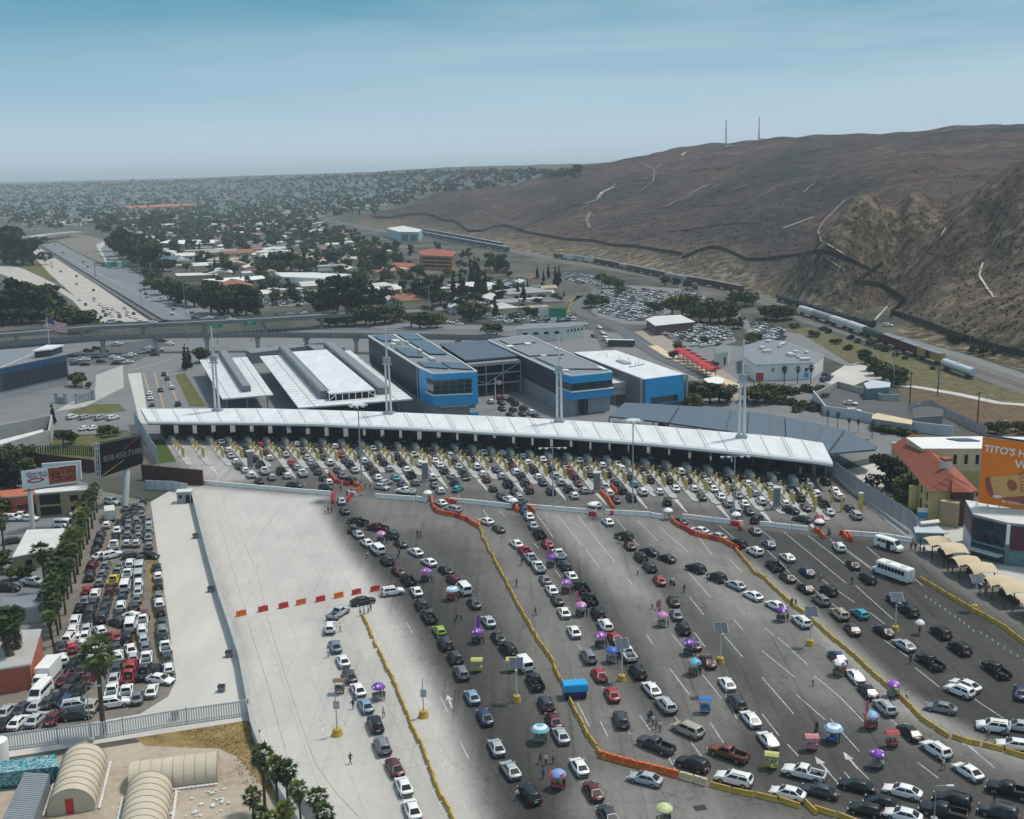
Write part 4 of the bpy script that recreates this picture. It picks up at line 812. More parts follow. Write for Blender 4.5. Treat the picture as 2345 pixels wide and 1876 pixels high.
def big_van(px, py, hd, label, box=False, L_=6.2, W_=2.0, Hh=2.5, col='white'):
	x, y = g(px, py, 1.0); q = g(px + hd[0], py + hd[1], 1.0); th = math.atan2(-(q[0] - x), q[1] - y)
	r = thing('box_truck' if box else 'passenger_van', label, 'truck' if box else 'van', (x, y, CZ), th)
	f = L_ / 2; b = MB(); secs = []
	if box:
		b.box((0, -.9, 1.75), (W_ + .25, L_ - 1.9, Hh), 0); b.build('cargo_box', col, r); b = MB()
		for yy, zt, w_ in ((f + .35, 1.1, .85), (f + .2, 1.3, .98), (f - .5, 1.9, 1.0), (f - 1.0, 2.1, 1.0), (f - 1.85, 2.1, 1.0)): secs.append([(w_, yy, .45), (w_, yy, zt - .1), (w_ - .2, yy, zt), (-w_ + .2, yy, zt), (-w_, yy, zt - .1), (-w_, yy, .45)])
		b.loft(secs); b.build('cab', 'white', r)
		b = MB(); b.add([(.85, f + .0, 1.52), (-.85, f + .0, 1.52), (-.8, f - .52, 1.96), (.8, f - .52, 1.96)], [(0, 1, 2, 3)]); o = b.build('windscreen', 'glass', r); o.location = (0, .12, .05)
	else:
		for yy, zt, w_ in ((f, .95, .82), (f - .15, 1.15, .95), (f - .7, 1.5, 1.0), (f - 1.5, Hh - .1, .98), (0, Hh, .98), (-f + .1, Hh, .98), (-f, Hh - .15, .95)): secs.append([(w_, yy, .4), (w_, yy, min(1.3, zt - .15)), (w_ - .1, yy, zt - .12), (w_ - .3, yy, zt), (-w_ + .3, yy, zt), (-w_ + .1, yy, zt - .12), (-w_, yy, min(1.3, zt - .15)), (-w_, yy, .4)])
		b.loft(secs); b.build('body', col, r)
		b = MB(); b.add([(.78, f - .74, 1.58), (-.78, f - .74, 1.58), (-.72, f - 1.42, 2.28), (.72, f - 1.42, 2.28)], [(0, 1, 2, 3)]); o = b.build('windscreen', 'glass', r); o.location = (0, .05, .04)
		for sg in (1, -1):
			for i in range(4):
				MB().box((sg * .955, f - 1.75 - i * 1.05, 1.78), (.05, .9, .55)).build('side_window', 'glass', r)
		MB().box((.985, f - 2.6, 1.3), (.05, 1.0, 1.7)).build('door_opening', 'black', r)
		MB().box((0, -f - .01, 1.75), (1.4, .04, .6)).build('rear_window', 'glass', r)
	for sg in (1, -1):
		for yy in (f - 1.0, -f + 1.2):
			b = MB(); wheel_geo(b, sg * .9, yy, .4); b.build('wheel', CARM, r)
		MB().box((sg * .8, -f + (.03 if box else -.02), .9), (.2, .06, .35)).build('taillight', 'redlamp', r)
	return r
big_van(1745 + 1045 / K6, 960 + 1035 / K6, (20, 6), 'white passenger van with its sliding door open at the kerb')
big_van(385 / K6, 1396 + 540 / K6, (-12, 14), 'white box truck parked at the edge of the yard near the palms', True, 7.2, 2.1, 2.4)
big_van(330 / K6, 1396 + 690 / K6, (-12, 13), 'white high-roofed van parked beside the box truck', False, 5.8)
big_van(905 / K6, 1080 + 355 / K6, (-3, -18), 'cream box truck at the far end of the yard', True, 6.6, 2.1, 2.3, 'offwhite')
def interp(P, n):
	xs = [p[0] for p in P]; ys_ = [p[1] for p in P]; q = np.linspace(xs[0], xs[-1], n); return [(float(a), float(np.interp(a, xs, ys_))) for a in q]
NS = 66
FR_ = interp(pts('338,963 530,964 720,967 822,972 904,975 1034,981 1080,984 1265,995 1480,1011 1683,1031 1860,1051 1907,1058'), NS)
BK_ = interp(pts('322,936 600,935 878,943 1200,956 1478,973 1800,1001 1884,1014'), NS)
can = thing('inspection_canopy', 'very long white roofed canopy over the vehicle inspection booths', 'canopy')
secs = []
for (fx, fy), (bx, by) in zip(FR_, BK_):
	f = np.array(g(fx, fy, 7.2)); bk = np.array(g(bx, by, 7.7)); d = (bk - f) / np.linalg.norm(bk - f)
	prof = [(-.0, 7.2), (-.55, 6.75), (-.6, 6.2), (.2, 5.75), (5, 6.1)]
	sec = [(*(f + d * o_), z) for o_, z in prof]; sec += [(*(bk - d * .2), 6.9), (*bk, 7.3), (*(bk - d * .1), 7.7)]
	secs.append(sec)
b = MB(); b.loft(secs, 0)
mi = []
n = 8
for j in range(NS - 1):
	for i in range(n): mi.append(0 if i == 7 else (1 if i in (0, 1, 6) else 2))
mi += [1, 1]; b.m = mi
b.build('roof', ['roof_white', 'white', 'grey'], can)
b = MB()
for j in range(1, NS - 1, 2):
	a, c = Vector(secs[j][0]), Vector(secs[j][7]); b.bar(a + Vector((0, 0, .05)), c + Vector((0, 0, .05)), .3, .12)
	if j % 4 == 1: b.bar(Vector(secs[j][0]) * .72 + Vector(secs[j + 1][0]) * .28 + Vector((0, 0, .05)), Vector(secs[j][7]) * .72 + Vector(secs[j + 1][7]) * .28 + Vector((0, 0, .05)), .14, .1)
b.build('roof_seam', 'roof_seam', can)
for px, py, tx, ty in ((498, 941, 490, 749), (891, 948, 884, 750), (1281, 966, 1279, 771), (1698, 1002, 1700, 781)):
	x, y = g(px, py, 7.6); w_ = y * math.cos(PITCH) + 72 * math.sin(PITCH); Hm = (py - ty) * w_ / FL / math.cos(PITCH)
	m_ = thing('canopy_mast', f'tall pale twin-legged mast rising from the canopy, {ordn(int((px - 400) / 400))} from the lawn', 'mast', (x, y, 0), -.3, 'masts on the canopy')
	b = MB()
	for sx in (-.75, .75): b.tube((sx, 0, 0), (sx * .72, 0, 7.6 + Hm * .62), .40, .32, 8)
	b.build('leg', 'offwhite', m_)
	MB().box((0, 0, 7.9), (3.0, 2.0, .8)).build('base_plate', 'steel', m_)
	b = MB(); b.box((0, 0, 7.6 + Hm * .62), (2.2, .9, 1.6)); b.box((0, 0, 7.6 + Hm * .57), (2.9, .5, .5)); b.build('collar', 'steel', m_)
	b = MB().tube((0, 0, 7.6 + Hm * .62), (0, 0, 7.6 + Hm), .32, .2, 8); b.build('pole', 'offwhite', m_)
	b = MB()
	for i in range(7): b.box((0, 0, 9 + i * Hm * .085), (1.3, .12, .12))
	b.build('brace', 'steel', m_)
	MB().box((.5, 0, 7.6 + Hm * .74), (.5, .4, .6)).build('floodlight', 'grey', m_); MB().box((-.9, 0, 7.6 + Hm * .30), (.5, .4, .6)).build('floodlight', 'grey', m_)
BX = [393, 436, 479, 522, 567, 609, 652, 695, 738, 781, 826, 866, 909, 950, 995, 1039, 1080, 1123, 1167, 1211, 1254, 1299, 1344, 1388, 1432, 1475, 1524, 1570, 1619, 1667, 1715, 1764, 1814]
BY = [float(np.interp(x, [393, 695, 781, 950, 1080, 1254, 1475, 1619, 1814], [1004, 1008, 1012, 1020, 1024, 1041, 1056, 1072, 1094])) for x in BX]
col_mb = MB()
bp_, bl_, pp_, cp_ = None, None, None, None
for i, (px, py) in enumerate(zip(BX, BY)):
	x, y = g(px, py, .6); a = lane_ang(px); fwd = np.array([-math.sin(a), math.cos(a)]); rg = np.array([fwd[1], -fwd[0]]); th = a
	wn = f'{ordn(i)} from the lawn'
	if bp_ is None:
		bp_ = thing('inspection_booth', '', 'booth')
		p1 = MB(); p1.prism([(-1.75, 2.0), (1.2, 2.0), (1.2, 12.0), (-1.75, 12.0)], 0, 4.2); p1.add([(-1.75, 2, 4.2), (1.2, 2, 4.2), (.5, 2, 5.7), (-1.75, 2, 5.7), (-1.75, 12, 4.2), (1.2, 12, 4.2), (.5, 12, 5.7), (-1.75, 12, 5.7)], [(0, 1, 2, 3), (5, 4, 7, 6), (3, 2, 6, 7), (1, 5, 6, 2), (4, 0, 3, 7)])
		parts_ = [p1.build('cabin', 'black', bp_), MB().box((.35, 1.96, 3.5), (1.1, .06, 1.6)).build('sign_panel', 'navy', bp_), MB().box((0, .2, .65), (1.7, 1.5, 1.3), 0, 0).build('crash_block', 'concrete', bp_),
                  MB().prism([(-.95, 12), (.95, 12), (.95, -33), (.5, -34.4), (-.5, -34.4), (-.95, -33)], 0, .17).build('kerbed_island', 'concrete', bp_), MB().box((0, -3.4, .75), (1.2, 2.2, 1.2)).build('equipment_cabinet', 'offwhite', bp_)]
		proto(bp_, parts_); r = bp_; r.location = (x, y, CZ); r.rotation_euler = (0, 0, th)
	else: r = dup(bp_, (x, y, CZ), th)
	r['label'] = f'dark inspection booth under the canopy on its own kerbed island, {wn}'; r['group'] = 'inspection booths under the canopy'
	if i < 2: pass
	ofs = [(-7, .9), (-9.2, .9), (-11.4, .9), (-14, .9), (-16.4, .9), (-19, .9)]
	for j, (dy, hh) in enumerate(ofs):
		q = np.array([x, y]) + fwd * dy + rg * (.45 if j % 2 else -.45)
		if bl_ is None: bl_ = MB().tube((0, 0, 0), (0, 0, 1.55), .26, .24, 8).build('yellow_bollard', 'paleyellow', None, loc=(q[0], q[1], CZ + .17)); o = tag(bl_, '', 'bollard')
		else: o = dup(bl_, (q[0], q[1], CZ + .17))
		o['label'] = f'pale yellow bollard, {ordn(j)} from the booth on the {ordn(i)} island from the lawn'; o['group'] = 'yellow bollards on the booth islands'
	for j, dy in enumerate((-22, -24)):
		q = np.array([x, y]) + fwd * dy
		if pp_ is None:
			pp_ = MB().box((0, 0, 1.3), (.55, .55, 2.6)).box((0, 0, 2.68), (.62, .62, .16), 0, 1).build('scanner_post', ['paleyellow', 'offwhite'], None, loc=(q[0], q[1], CZ + .17)); o = tag(pp_, '', 'post')
		else: o = dup(pp_, (q[0], q[1], CZ + .17))
		o['label'] = f'thick yellow post, {ORD[j]} of two near the nose of the {ordn(i)} island from the lawn'; o['group'] = 'scanner posts on the booth islands'
b = MB()
for i, (px, py) in enumerate(zip(BX, BY)):
	x, y = g(px, py, .6); a = lane_ang(px); fwd = np.array([-math.sin(a), math.cos(a)]); rg = np.array([fwd[1], -fwd[0]])
	if i % 2 == 1:
		p, q = np.array([x, y]) - fwd * 35, np.array([x, y]) - fwd * 46
		b.add([(*(p + rg * .6), .062), (*(p - rg * .6), .062), (*(q - rg * .15), .062), (*(q + rg * .15), .062)], [(0, 1, 2, 3)])
b.build('road_markings', 'markwhite', kind='structure')
for i, (px, py, ty) in enumerate(((574, 1075, 1020), (974, 1103, 1056), (1367, 1128, 1076), (1778, 1165, 1106))):
	x, y = g(px, py); t_ = thing('lane_pylon', f'grey-blue clad pylon standing among the booth lanes, {ORD[i]} from the lawn', 'pylon', (x, y, CZ), lane_ang(px), 'clad pylons among the booth lanes')
	MB().box((0, 0, 2.8), (1.45, 1.1, 4.4)).build('shaft', 'midgrey', t_); MB().box((0, 0, 5.15), (1.75, 1.4, .35)).build('cap', 'offwhite', t_); MB().box((0, 0, .35), (1.9, 1.6, .7)).build('plinth', 'concrete', t_)
	for sx in (-.4, .0, .4): MB().box((sx, -.57, 2.8), (.10, .05, 4.2)).build('fin', 'grey', t_)
def roofquad(P, z): return [np.array(g(*p, z)) for p in P]
def bil(Q, u, v):
	return (Q[0] * (1 - u) + Q[1] * u) * (1 - v) + (Q[3] * (1 - u) + Q[2] * u) * v
def onroof(mb, Q, u0, u1, v0, v1, z0, z1, mi=0):
	mb.prism([tuple(bil(Q, u, v)) for u, v in ((u0, v0), (u1, v0), (u1, v1), (u0, v1))], z0, z1, mi)
def panel(mb, p0, p1, s0, s1, z0, z1, off=.04, th=.08, mi=0, ctr=None):
	"""a flat slab on the wall p0->p1 (plan), between fractions, proud of it by off on the side away from ctr"""
	p0, p1 = np.array(p0, float), np.array(p1, float); d = p1 - p0; n_ = np.array([d[1], -d[0]]) / np.linalg.norm(d)
	if ctr is not None and ((p0 + p1) / 2 - np.array(ctr)) @ n_ < 0: n_ = -n_
	a, c = p0 + d * s0, p0 + d * s1
	mb.prism([tuple(a + n_ * (off - th)), tuple(c + n_ * (off - th)), tuple(c + n_ * off), tuple(a + n_ * off)], z0, z1, mi)
def along(p, q, k): return np.array(p) + (np.array(q) - np.array(p)) * k
def sec_canopy(px, z, label, raised=None, louvre=()):
	Q = roofquad(px, z); t_ = thing('inspection_shelter', label, 'canopy')
	b = MB(); b.prism([tuple(q) for q in Q], z - .5, z); b.build('roof', ['roof_white'], t_)
	b = MB()
	for k in range(1, 24):
		p, q = bil(Q, 0, k / 24), bil(Q, 1, k / 24); b.bar((*p, z + .02), (*q, z + .02), .08, .10)
	for u in (.14, .86): b.bar((*bil(Q, u, 0), z + .06), (*bil(Q, u, 1), z + .06), .3, .16)
	b.build('roof_seam', 'roof_seam', t_)
	b = MB()
	for u in (.1, .5, .9):
		for v in (.04, .35, .65, .96): p = bil(Q, u, v); b.tube((*p, 0), (*p, z - .5), .25, n=8)
	b.build('column', 'grey', t_)
	if raised:
		R_ = roofquad(raised, z + 2.6); b = MB(); b.prism([tuple(q) for q in R_], z + 2.1, z + 2.6); b.build('raised_roof', 'roof_white', t_)
		c = sum(R_) / 4; b = MB(); b.prism([tuple(c + (q - c) * .985) for q in R_], z + .01, z + 2.1); b.build('clerestory', 'black', t_)
		b = MB()
		for k in range(8): p = along(R_[3], R_[2], k / 7); b.bar((*p, z), (*p, z + 2.2), .22, .22)
		b.bar((*R_[3], z + .3), (*along(R_[3], R_[2], .14), z + 2), .2, .2); b.bar((*R_[2], z + .3), (*along(R_[3], R_[2], .86), z + 2), .2, .2)
		b.build('truss', 'white', t_)
	for i, (u0, u1, h, v0) in enumerate(louvre):
		b = MB(); onroof(b, Q, u0, u1, v0, .90, z + .02, z + h, 0); onroof(b, Q, u0 + .012, u1 - .012, v0, .905, z + h, z + h + .25, 1)
		for k in range(22): p = bil(Q, u0, v0 + (.9 - v0) * k / 22); b.box((*p, z + h * .5), (.3, .5, h * .9), 0, 1)
		b.build('louvre_monitor', ['midgrey', 'greyroof'], t_)
	return t_
z_a = lambda s: pts(s, 440, 780, 4.146)
sec_canopy(z_a('70,185 520,155 770,512 285,552'), 6.5, 'smaller white ribbed inspection shelter with one dark roof monitor near the road', None, ((.45, .62, 2.0, -.08),))
sec_canopy(z_a('640,150 1500,92 2092,552 1010,637'), 7.0, 'broad white inspection shelter with a raised centre roof and two roof monitors', z_a('930,108 1275,84 1735,466 1300,502'), ((.235, .32, 2.6, -.06), (.755, .87, 2.2, -.10)))
def office(name, label, BL, FLa, F_, FRt, BR, H_, zb, band):
	P = {k: np.array(g(*v, H_)) for k, v in dict(BL=BL, FLa=FLa, F=F_, FR=FRt, BR=BR).items()}
	t_ = thing('office_block', label, 'building'); ctr = sum(P.values()) / 5
	shr = lambda p, k=.97: tuple(ctr + (p - ctr) * k)
	MB().prism([shr(P[k]) for k in ('BL', 'FLa', 'F', 'FR', 'BR')], 0, zb).build('ground_storey', 'grey', t_)
	MB().prism([tuple(P[k]) for k in ('BL', 'FLa', 'F', 'FR', 'BR')], zb, H_ - .3).build('upper_storeys', 'dark', t_)
	MB().prism([tuple(P[k]) for k in ('BL', 'FLa', 'F', 'FR', 'BR')], H_ - .3, H_, 0, 1).build('roof', ['white', 'greyroof'], t_)
	back = .16; A = along(P['FLa'], P['BL'], -.0); Bq = along(P['FR'], P['BR'], back)
	o1 = lambda p: tuple(ctr + (p - ctr) * 1.012)
	return t_, P, ctr, o1
t_, P, ctr, o1 = office('office_block', 'long dark office block with a bright blue end and picture window beside the white shelter', (843.4, 769.5), (959, 841.6), (991.4, 856), (1091.8, 851.3), (954.4, 765.6), 15.5, 4.6, 0)
A, F_, R_ = np.array(o1(P['FLa'])), np.array(o1(P['F'])), np.array(o1(P['FR']))
Ain, Rin = along(A, P['BL'], .02), along(R_, P['BR'], .16)
b = MB(); b.prism([tuple(A), tuple(F_), tuple(R_), tuple(Rin), tuple(along(ctr, F_, .55))], 4.7, 15.35); b.build('blue_bay', 'blue', t_)
b = MB(); panel(b, A, F_, .55, 1.0, 8.6, 13.4, .04, .3, 0, ctr); panel(b, F_, R_, 0, .86, 8.6, 13.4, .04, .3, 0, ctr); b.build('window', 'blueglass', t_)
b = MB()
for s_ in (.17, .34, .51, .69): panel(b, F_, R_, s_ - .004, s_ + .004, 8.7, 13.3, .09, .06, 0, ctr)
for z in (10.2, 11.8): panel(b, F_, R_, 0, .86, z, z + .09, .10, .06, 0, ctr)
b.build('mullion', 'midgrey', t_)
b = MB(); panel(b, A, F_, .5, 1.02, 8.25, 8.6, .45, .6, 0, ctr); panel(b, F_, R_, 0, .88, 8.25, 8.6, .45, .6, 0, ctr); b.build('window_sill', 'white', t_)
b = MB(); panel(b, F_, R_, .12, .78, 4.3, 4.7, .9, 1.2, 0, ctr); b.build('door_canopy', 'grey', t_)
b = MB(); panel(b, F_, R_, .80, 1.0, .9, 3.4, -.25, .3, 0, ctr); o = b.build('entrance_sign', 'white', t_)
b = MB(); panel(b, F_, R_, .80, 1.0, .9, 1.9, -.20, .1, 0, ctr); o = b.build('sign_stripe', 'blue', t_)
Q = [P['BL'], P['BR'], P['FR'], P['FLa']]
b = MB()
for u0, u1, v0, v1 in ((.08, .42, .03, .22), (.60, .94, .0, .20), (.60, .94, .22, .62), (.10, .40, .45, .72)): onroof(b, Q, u0, u1, v0, v1, 15.9, 16.05)
for u0, u1, v0, v1 in ((.12, .52, .86, 1.0), (.58, .95, .83, .98)): onroof(b, Q, u0, u1, v0, v1, 15.75, 15.95)
b.build('solar_array', 'solar', t_)
b = MB()
for u0, u1, v0, v1, h in ((.22, .36, .27, .33, 1.6), (.12, .2, .36, .40, 1.2), (.44, .5, .55, .60, 1.4), (.44, .52, .75, .80, 1.0), (.48, .53, .28, .32, 1.1)): onroof(b, Q, u0, u1, v0, v1, 15.5, 15.5 + h)
onroof(b, Q, .50, .54, .0, .8, 15.5, 15.9)
b.build('roof_plant', 'offwhite', t_)
b = MB(); pp = [P['BL'], P['FLa'], P['F'], P['FR'], P['BR'], P['BL']]
for p, q in zip(pp[:-1], pp[1:]): b.bar((*p, 15.55), (*q, 15.55), .35, .5)
b.build('parapet', 'white', t_)
b = MB()
for k in np.linspace(.04, .97, 30): p = along(P['BL'], P['FLa'], k); panel(b, P['BL'], P['FLa'], k - .001, k + .001, 4.8, 15.2, .06, .05, 0, ctr)
for z in (7.4, 10.1, 12.8): panel(b, P['BL'], P['FLa'], .0, 1, z, z + .07, .05, .05, 0, ctr)
b.build('cladding_joint', 'black', t_)
b = MB(); p = along(P['FLa'], P['BL'], .03); b.bar((*p, 0), (*p, 15.4), .5, .5); b.build('corner_post', 'steel', t_)
BL, BR, FRt, FLt = (1007, 787), (1114, 779), (1184, 815), (1066, 825)
Q = roofquad([BL, BR, FRt, FLt], 13.0); t_ = thing('gateway_building', 'dark gateway block with blue-grey ribbed roof and diagonal steel frame over car lanes', 'building'); ctr = sum(Q) / 4
MB().prism([tuple(q) for q in Q], 12.4, 13.0).build('roof', 'seamroof', t_)
b = MB()
for k in range(1, 14): b.bar((*along(Q[0], Q[1], k / 14), 13.03), (*along(Q[3], Q[2], k / 14), 13.03), .12, .14)
b.build('roof_rib', 'seamrib', t_)
MB().prism([tuple(ctr + (q - ctr) * .95) for q in Q], 4.2, 12.4).build('upper_storeys', 'black', t_)
f0, f1 = Q[3] + (Q[3] - Q[0]) * .10, Q[2] + (Q[2] - Q[1]) * .10
MB().prism([tuple(Q[3]), tuple(Q[2]), tuple(f1), tuple(f0)], 11.6, 12.0).build('front_ledge', 'greyroof', t_)
b = MB()
for z in (11.3, 8.0, 4.3): b.bar((*f0, z), (*f1, z), .5, .5)
for k in (0, .33, .66, 1): p = along(f0, f1, k); b.bar((*p, .1), (*p, 11.4), .38, .38)
for (k0, z0), (k1, z1) in (((.66, 8), (.97, 11.1)), ((.02, 7.6), (.32, 4.6)), ((.34, 4.6), (.64, 7.8))): b.bar((*along(f0, f1, k0), z0), (*along(f0, f1, k1), z1), .32, .32)
b.build('steel_frame', 'grey', t_)
b = MB()
for s_ in np.linspace(.05, .93, 16):
	for z in (9.0, 5.4): panel(b, ctr + (Q[3] - ctr) * .95, ctr + (Q[2] - ctr) * .95, s_, s_ + .03, z, z + 1.9, .05, .08, 0, ctr)
b.build('window', 'blueglass', t_)
MB().prism([tuple(ctr + (q - ctr) * .9) for q in (Q[0], Q[1], along(Q[1], Q[2], .3), along(Q[0], Q[3], .3))], 0, 4.2).build('rear_wall', 'black', t_)
t_, P, ctr, o1 = office('office_block', 'grey-roofed office block with a dark ribbon window between two blue bands', (1118, 780), (1274, 851), (1308, 861.5), (1401, 852.5), (1209, 768.5), 13.4, 5.6, 0)
A, F_, R_ = np.array(o1(P['FLa'])), np.array(o1(P['F'])), np.array(o1(P['FR']))
Rin = along(R_, P['BR'], .06); poly = [tuple(A), tuple(F_), tuple(R_), tuple(Rin), tuple(along(ctr, F_, .7))]
MB().prism(poly, 10.9, 13.3).build('blue_band', 'blue', t_); MB().prism(poly, 5.4, 8.0).build('blue_band', 'blue', t_); MB().prism([tuple(along(ctr, np.array(q), .99)) for q in poly], 8.3, 10.9).build('ribbon_window', 'blueglass', t_)
MB().prism([tuple(along(ctr, np.array(q), 1.015)) for q in poly], 8.0, 8.3).build('window_sill', 'white', t_)
Q = [P['BL'], P['BR'], P['FR'], P['FLa']]; b = MB()
for u0, u1, v0, v1 in ((.2, .85, .05, .22), (.1, .85, .30, .58), (.15, .92, .62, .95)): onroof(b, Q, u0, u1, v0, v1, 13.7, 13.9)
b.build('solar_array', 'greyroof', t_)
b = MB()
for u0, u1, v0, v1, h in ((.5, .62, .24, .28, .9), (.05, .2, .25, .29, .7), (.3, .4, .6, .62, .8), (.85, .92, .45, .5, 1.2), (.9, .98, .9, .97, .6), (.1, .25, .97, 1, .5)): onroof(b, Q, u0, u1, v0, v1, 13.4, 13.4 + h)
pp = [P['BL'], P['FLa'], P['F'], P['FR'], P['BR'], P['BL']]
for p, q in zip(pp[:-1], pp[1:]): b.bar((*p, 13.45), (*q, 13.45), .35, .5)
b.build('parapet', 'white', t_)
b = MB()
for z in (7.6, 9.4, 11.2): panel(b, P['BL'], P['FLa'], .0, .96, z, z + .09, .06, .05, 0, ctr)
b.build('cladding_joint', 'midgrey', t_)
b = MB()
for s_, w_ in ((.2, .13), (.36, .04)): panel(b, F_, R_, s_, s_ + w_, .1, 5.2, -.3, .4, 0, ctr)
b.build('door_opening', 'black', t_)
b = MB()
for k in (.55, .7, .8): panel(b, P['BL'], P['FLa'], k, k + .02, 1.2, 3.2, -.6, .4, 0, ctr)
b.build('window', 'black', t_)
z_b = lambda s: pts(s, 1120, 750, 4.146)
Q = roofquad(z_b('800,235 1200,215 1852,442 1470,490'), 11.0); t_ = thing('pedestrian_hall', 'white-roofed hall with a large plain blue end wall beside the shrubs', 'building'); ctr = sum(Q) / 4
MB().prism([tuple(q) for q in Q], 10.6, 11.0, 0, 1).build('roof', ['white', 'roof_white'], t_)
MB().prism([tuple(ctr + (q - ctr) * .985) for q in Q], 0, 10.6).build('wall', 'midgrey', t_)
b = MB(); panel(b, Q[3], Q[2], .02, .985, 1.8, 10.9, .5, .7, 0, ctr); b.build('blue_end_wall', 'blue', t_)
b = MB(); panel(b, Q[3], Q[2], .15, .82, 2.2, 4.4, .56, .2, 0, ctr); b.build('window', 'blueglass', t_)
b = MB(); panel(b, Q[3], Q[2], -.09, -.06, 0, 11, .5, .6, 0, ctr); b.build('corner_post', 'steel', t_); b = MB(); panel(b, Q[3], Q[2], 1.05, 1.1, 1, 10.6, .2, .6, 0, ctr); b.build('corner_post', 'steel', t_)
b = MB(); onroof(b, Q, .36, .52, .42, .55, 11.0, 11.5)
for u, v in ((.42, .25), (.55, .35), (.62, .45), (.7, .55), (.5, .62), (.4, .6)): p = bil(Q, u, v); b.tube((*p, 11), (*p, 12.6), .1, n=6)
b.bar((*bil(Q, .3, .65), 11.15), (*bil(Q, .75, .6), 11.15), .3, .3); b.build('roof_plant', 'grey', t_)
Q = roofquad(z_b('1168,432 1240,425 1390,512 1172,530'), 7.5); t_ = thing('link_building', 'small white link block with pale glazed panels between the office and the blue hall', 'building'); ctr = sum(Q) / 4
MB().prism([tuple(q) for q in Q], 7.2, 7.5).build('roof', 'roof_white', t_)
MB().prism([tuple(ctr + (q - ctr) * .98) for q in Q], 3.3, 7.2).build('glazed_wall', 'offwhite', t_)
b = MB()
for k in (0, .5, 1): panel(b, Q[3], Q[2], k - .01, k + .01, 3.3, 7.2, .1, .2, 0, ctr)
panel(b, Q[3], Q[2], 0, 1, 5.2, 5.35, .1, .2, 0, ctr); b.build('mullion', 'grey', t_)
for k in (.1, .9): p = bil(Q, k, .95); MB().tube((*p, 0), (*p, 3.3), .3).build('column', 'grey', t_)
bk = pts('1431,922 1496,925 1555,929 1614,932 1673,936 1716,942 1760,948 1798,955 1837,963 1885,973 1934,984 2010,1021')
fr = pts('1395,953 1462,960 1530,968 1596,977 1660,986 1712,996 1762,1006 1802,1014 1842,1022 1868,1030 1893,1039 2004,1029')
t_ = thing('walkway_canopy', 'long blue-grey stepped canopy over the walkway behind the white canopy', 'canopy')
b = MB(); rb = MB(); cl = MB()
for i in range(len(bk) - 1):
	z = 6.4 + (.75 if i % 2 else 0); q = [np.array(g(*p, z)) for p in (bk[i], bk[i + 1], fr[i + 1], fr[i])]
	b.prism([tuple(p) for p in q], z - .45, z, 0)
	for k in range(1, 5): rb.bar((*along(q[0], q[1], k / 5), z + .03), (*along(q[3], q[2], k / 5), z + .03), .09, .1)
	for p in (q[3], q[0]): cl.tube((*p, 0), (*p, z - .45), .22)
b.build('roof', 'seamroof', t_); rb.build('roof_rib', 'seamrib', t_); cl.build('column', 'grey', t_)
q0, q1 = np.array(g(1405, 960, 3)), np.array(g(1880, 1040, 3)); b = MB(); b.bar((*q0, 1.2), (*q1, 1.2), .2, 2.0); tag(b.build('screen_wall', 'midgrey'), 'dark low screen wall running under the stepped grey canopy', 'wall')
t_ = thing('customs_block', 'dark blue-topped block with a pale roof at the edge beside the flag', 'building')
R4 = roofquad(pts('-90,872 0,843 153,811 118,792 -120,812'), 12.0); ctr = sum(R4) / 5
MB().prism([tuple(q) for q in R4], 11.6, 12.0).build('roof', 'greyroof', t_); MB().prism([tuple(ctr + (q - ctr) * .99) for q in R4], 3.2, 9.4).build('wall', 'dark', t_)
MB().prism([tuple(ctr + (q - ctr) * .992) for q in R4], 9.4, 11.6).build('blue_band', mat('deep_blue_cladding', (.012, .06, .15), .5), t_); MB().prism([tuple(ctr + (q - ctr) * .97) for q in R4], 0, 3.2).build('ground_storey', 'grey', t_)
b = MB()
for k in np.linspace(.05, .95, 22): panel(b, R4[1], R4[2], k, k + .004, 3.3, 9.3, .03, .1, 0, ctr)
b.build('cladding_joint', 'black', t_)
S4 = roofquad(pts('72,804 117,799 147,789 106,790'), 15.0); MB().prism([tuple(q) for q in S4], 14.5, 15).build('penthouse_roof', 'roof_white', t_); c4 = sum(S4) / 4; MB().prism([tuple(c4 + (q - c4) * .85) for q in S4], 12, 14.5).build('penthouse', 'dark', t_)
b = MB(); b.bar((*R4[1], 12.1), (*R4[3], 12.1), .3, .2); b.build('roof_ridge', 'offwhite', t_)
t_ = thing('low_compound', 'low roofless concrete compound of blank walls near the flag', 'building')
cw = [np.array(g(*p, 4)) for p in pts('-80,975 0,965 118,953 118,982 60,1000 -80,1055')]; b = MB(); n = len(cw)
W4 = roofquad(pts('-60,985 118,950 112,985 -60,1036'), 5.0)
for i in range(4): b.bar((*W4[i], 2.5), (*W4[(i + 1) % 4], 2.5), .5, 5)
b.build('wall', 'concrete', t_); onr = MB(); onroof(onr, W4, .05, .9, .55, .95, 3.2, 3.6); onr.build('inner_roof', 'offwhite', t_)
t_ = thing('vehicle_gate', 'grey slatted sliding gate between square pillars beside the dark block', 'gate')
P = [g(*p) for p in z7('470,730 545,735 635,735 770,705')]; b = MB()
for p in P: b.box((*p, 2), (1.2, 1.2, 4))
b.build('pillar', 'steel', t_); b = MB()
for k in range(12): p = along(P[2], P[3], k / 11); b.box((*p, 1.6), (.35, .35, 3.0))
b.bar((*P[0], 1.2), (*P[1], 1.2), .2, 2.2); b.build('gate_leaf', 'grey', t_)
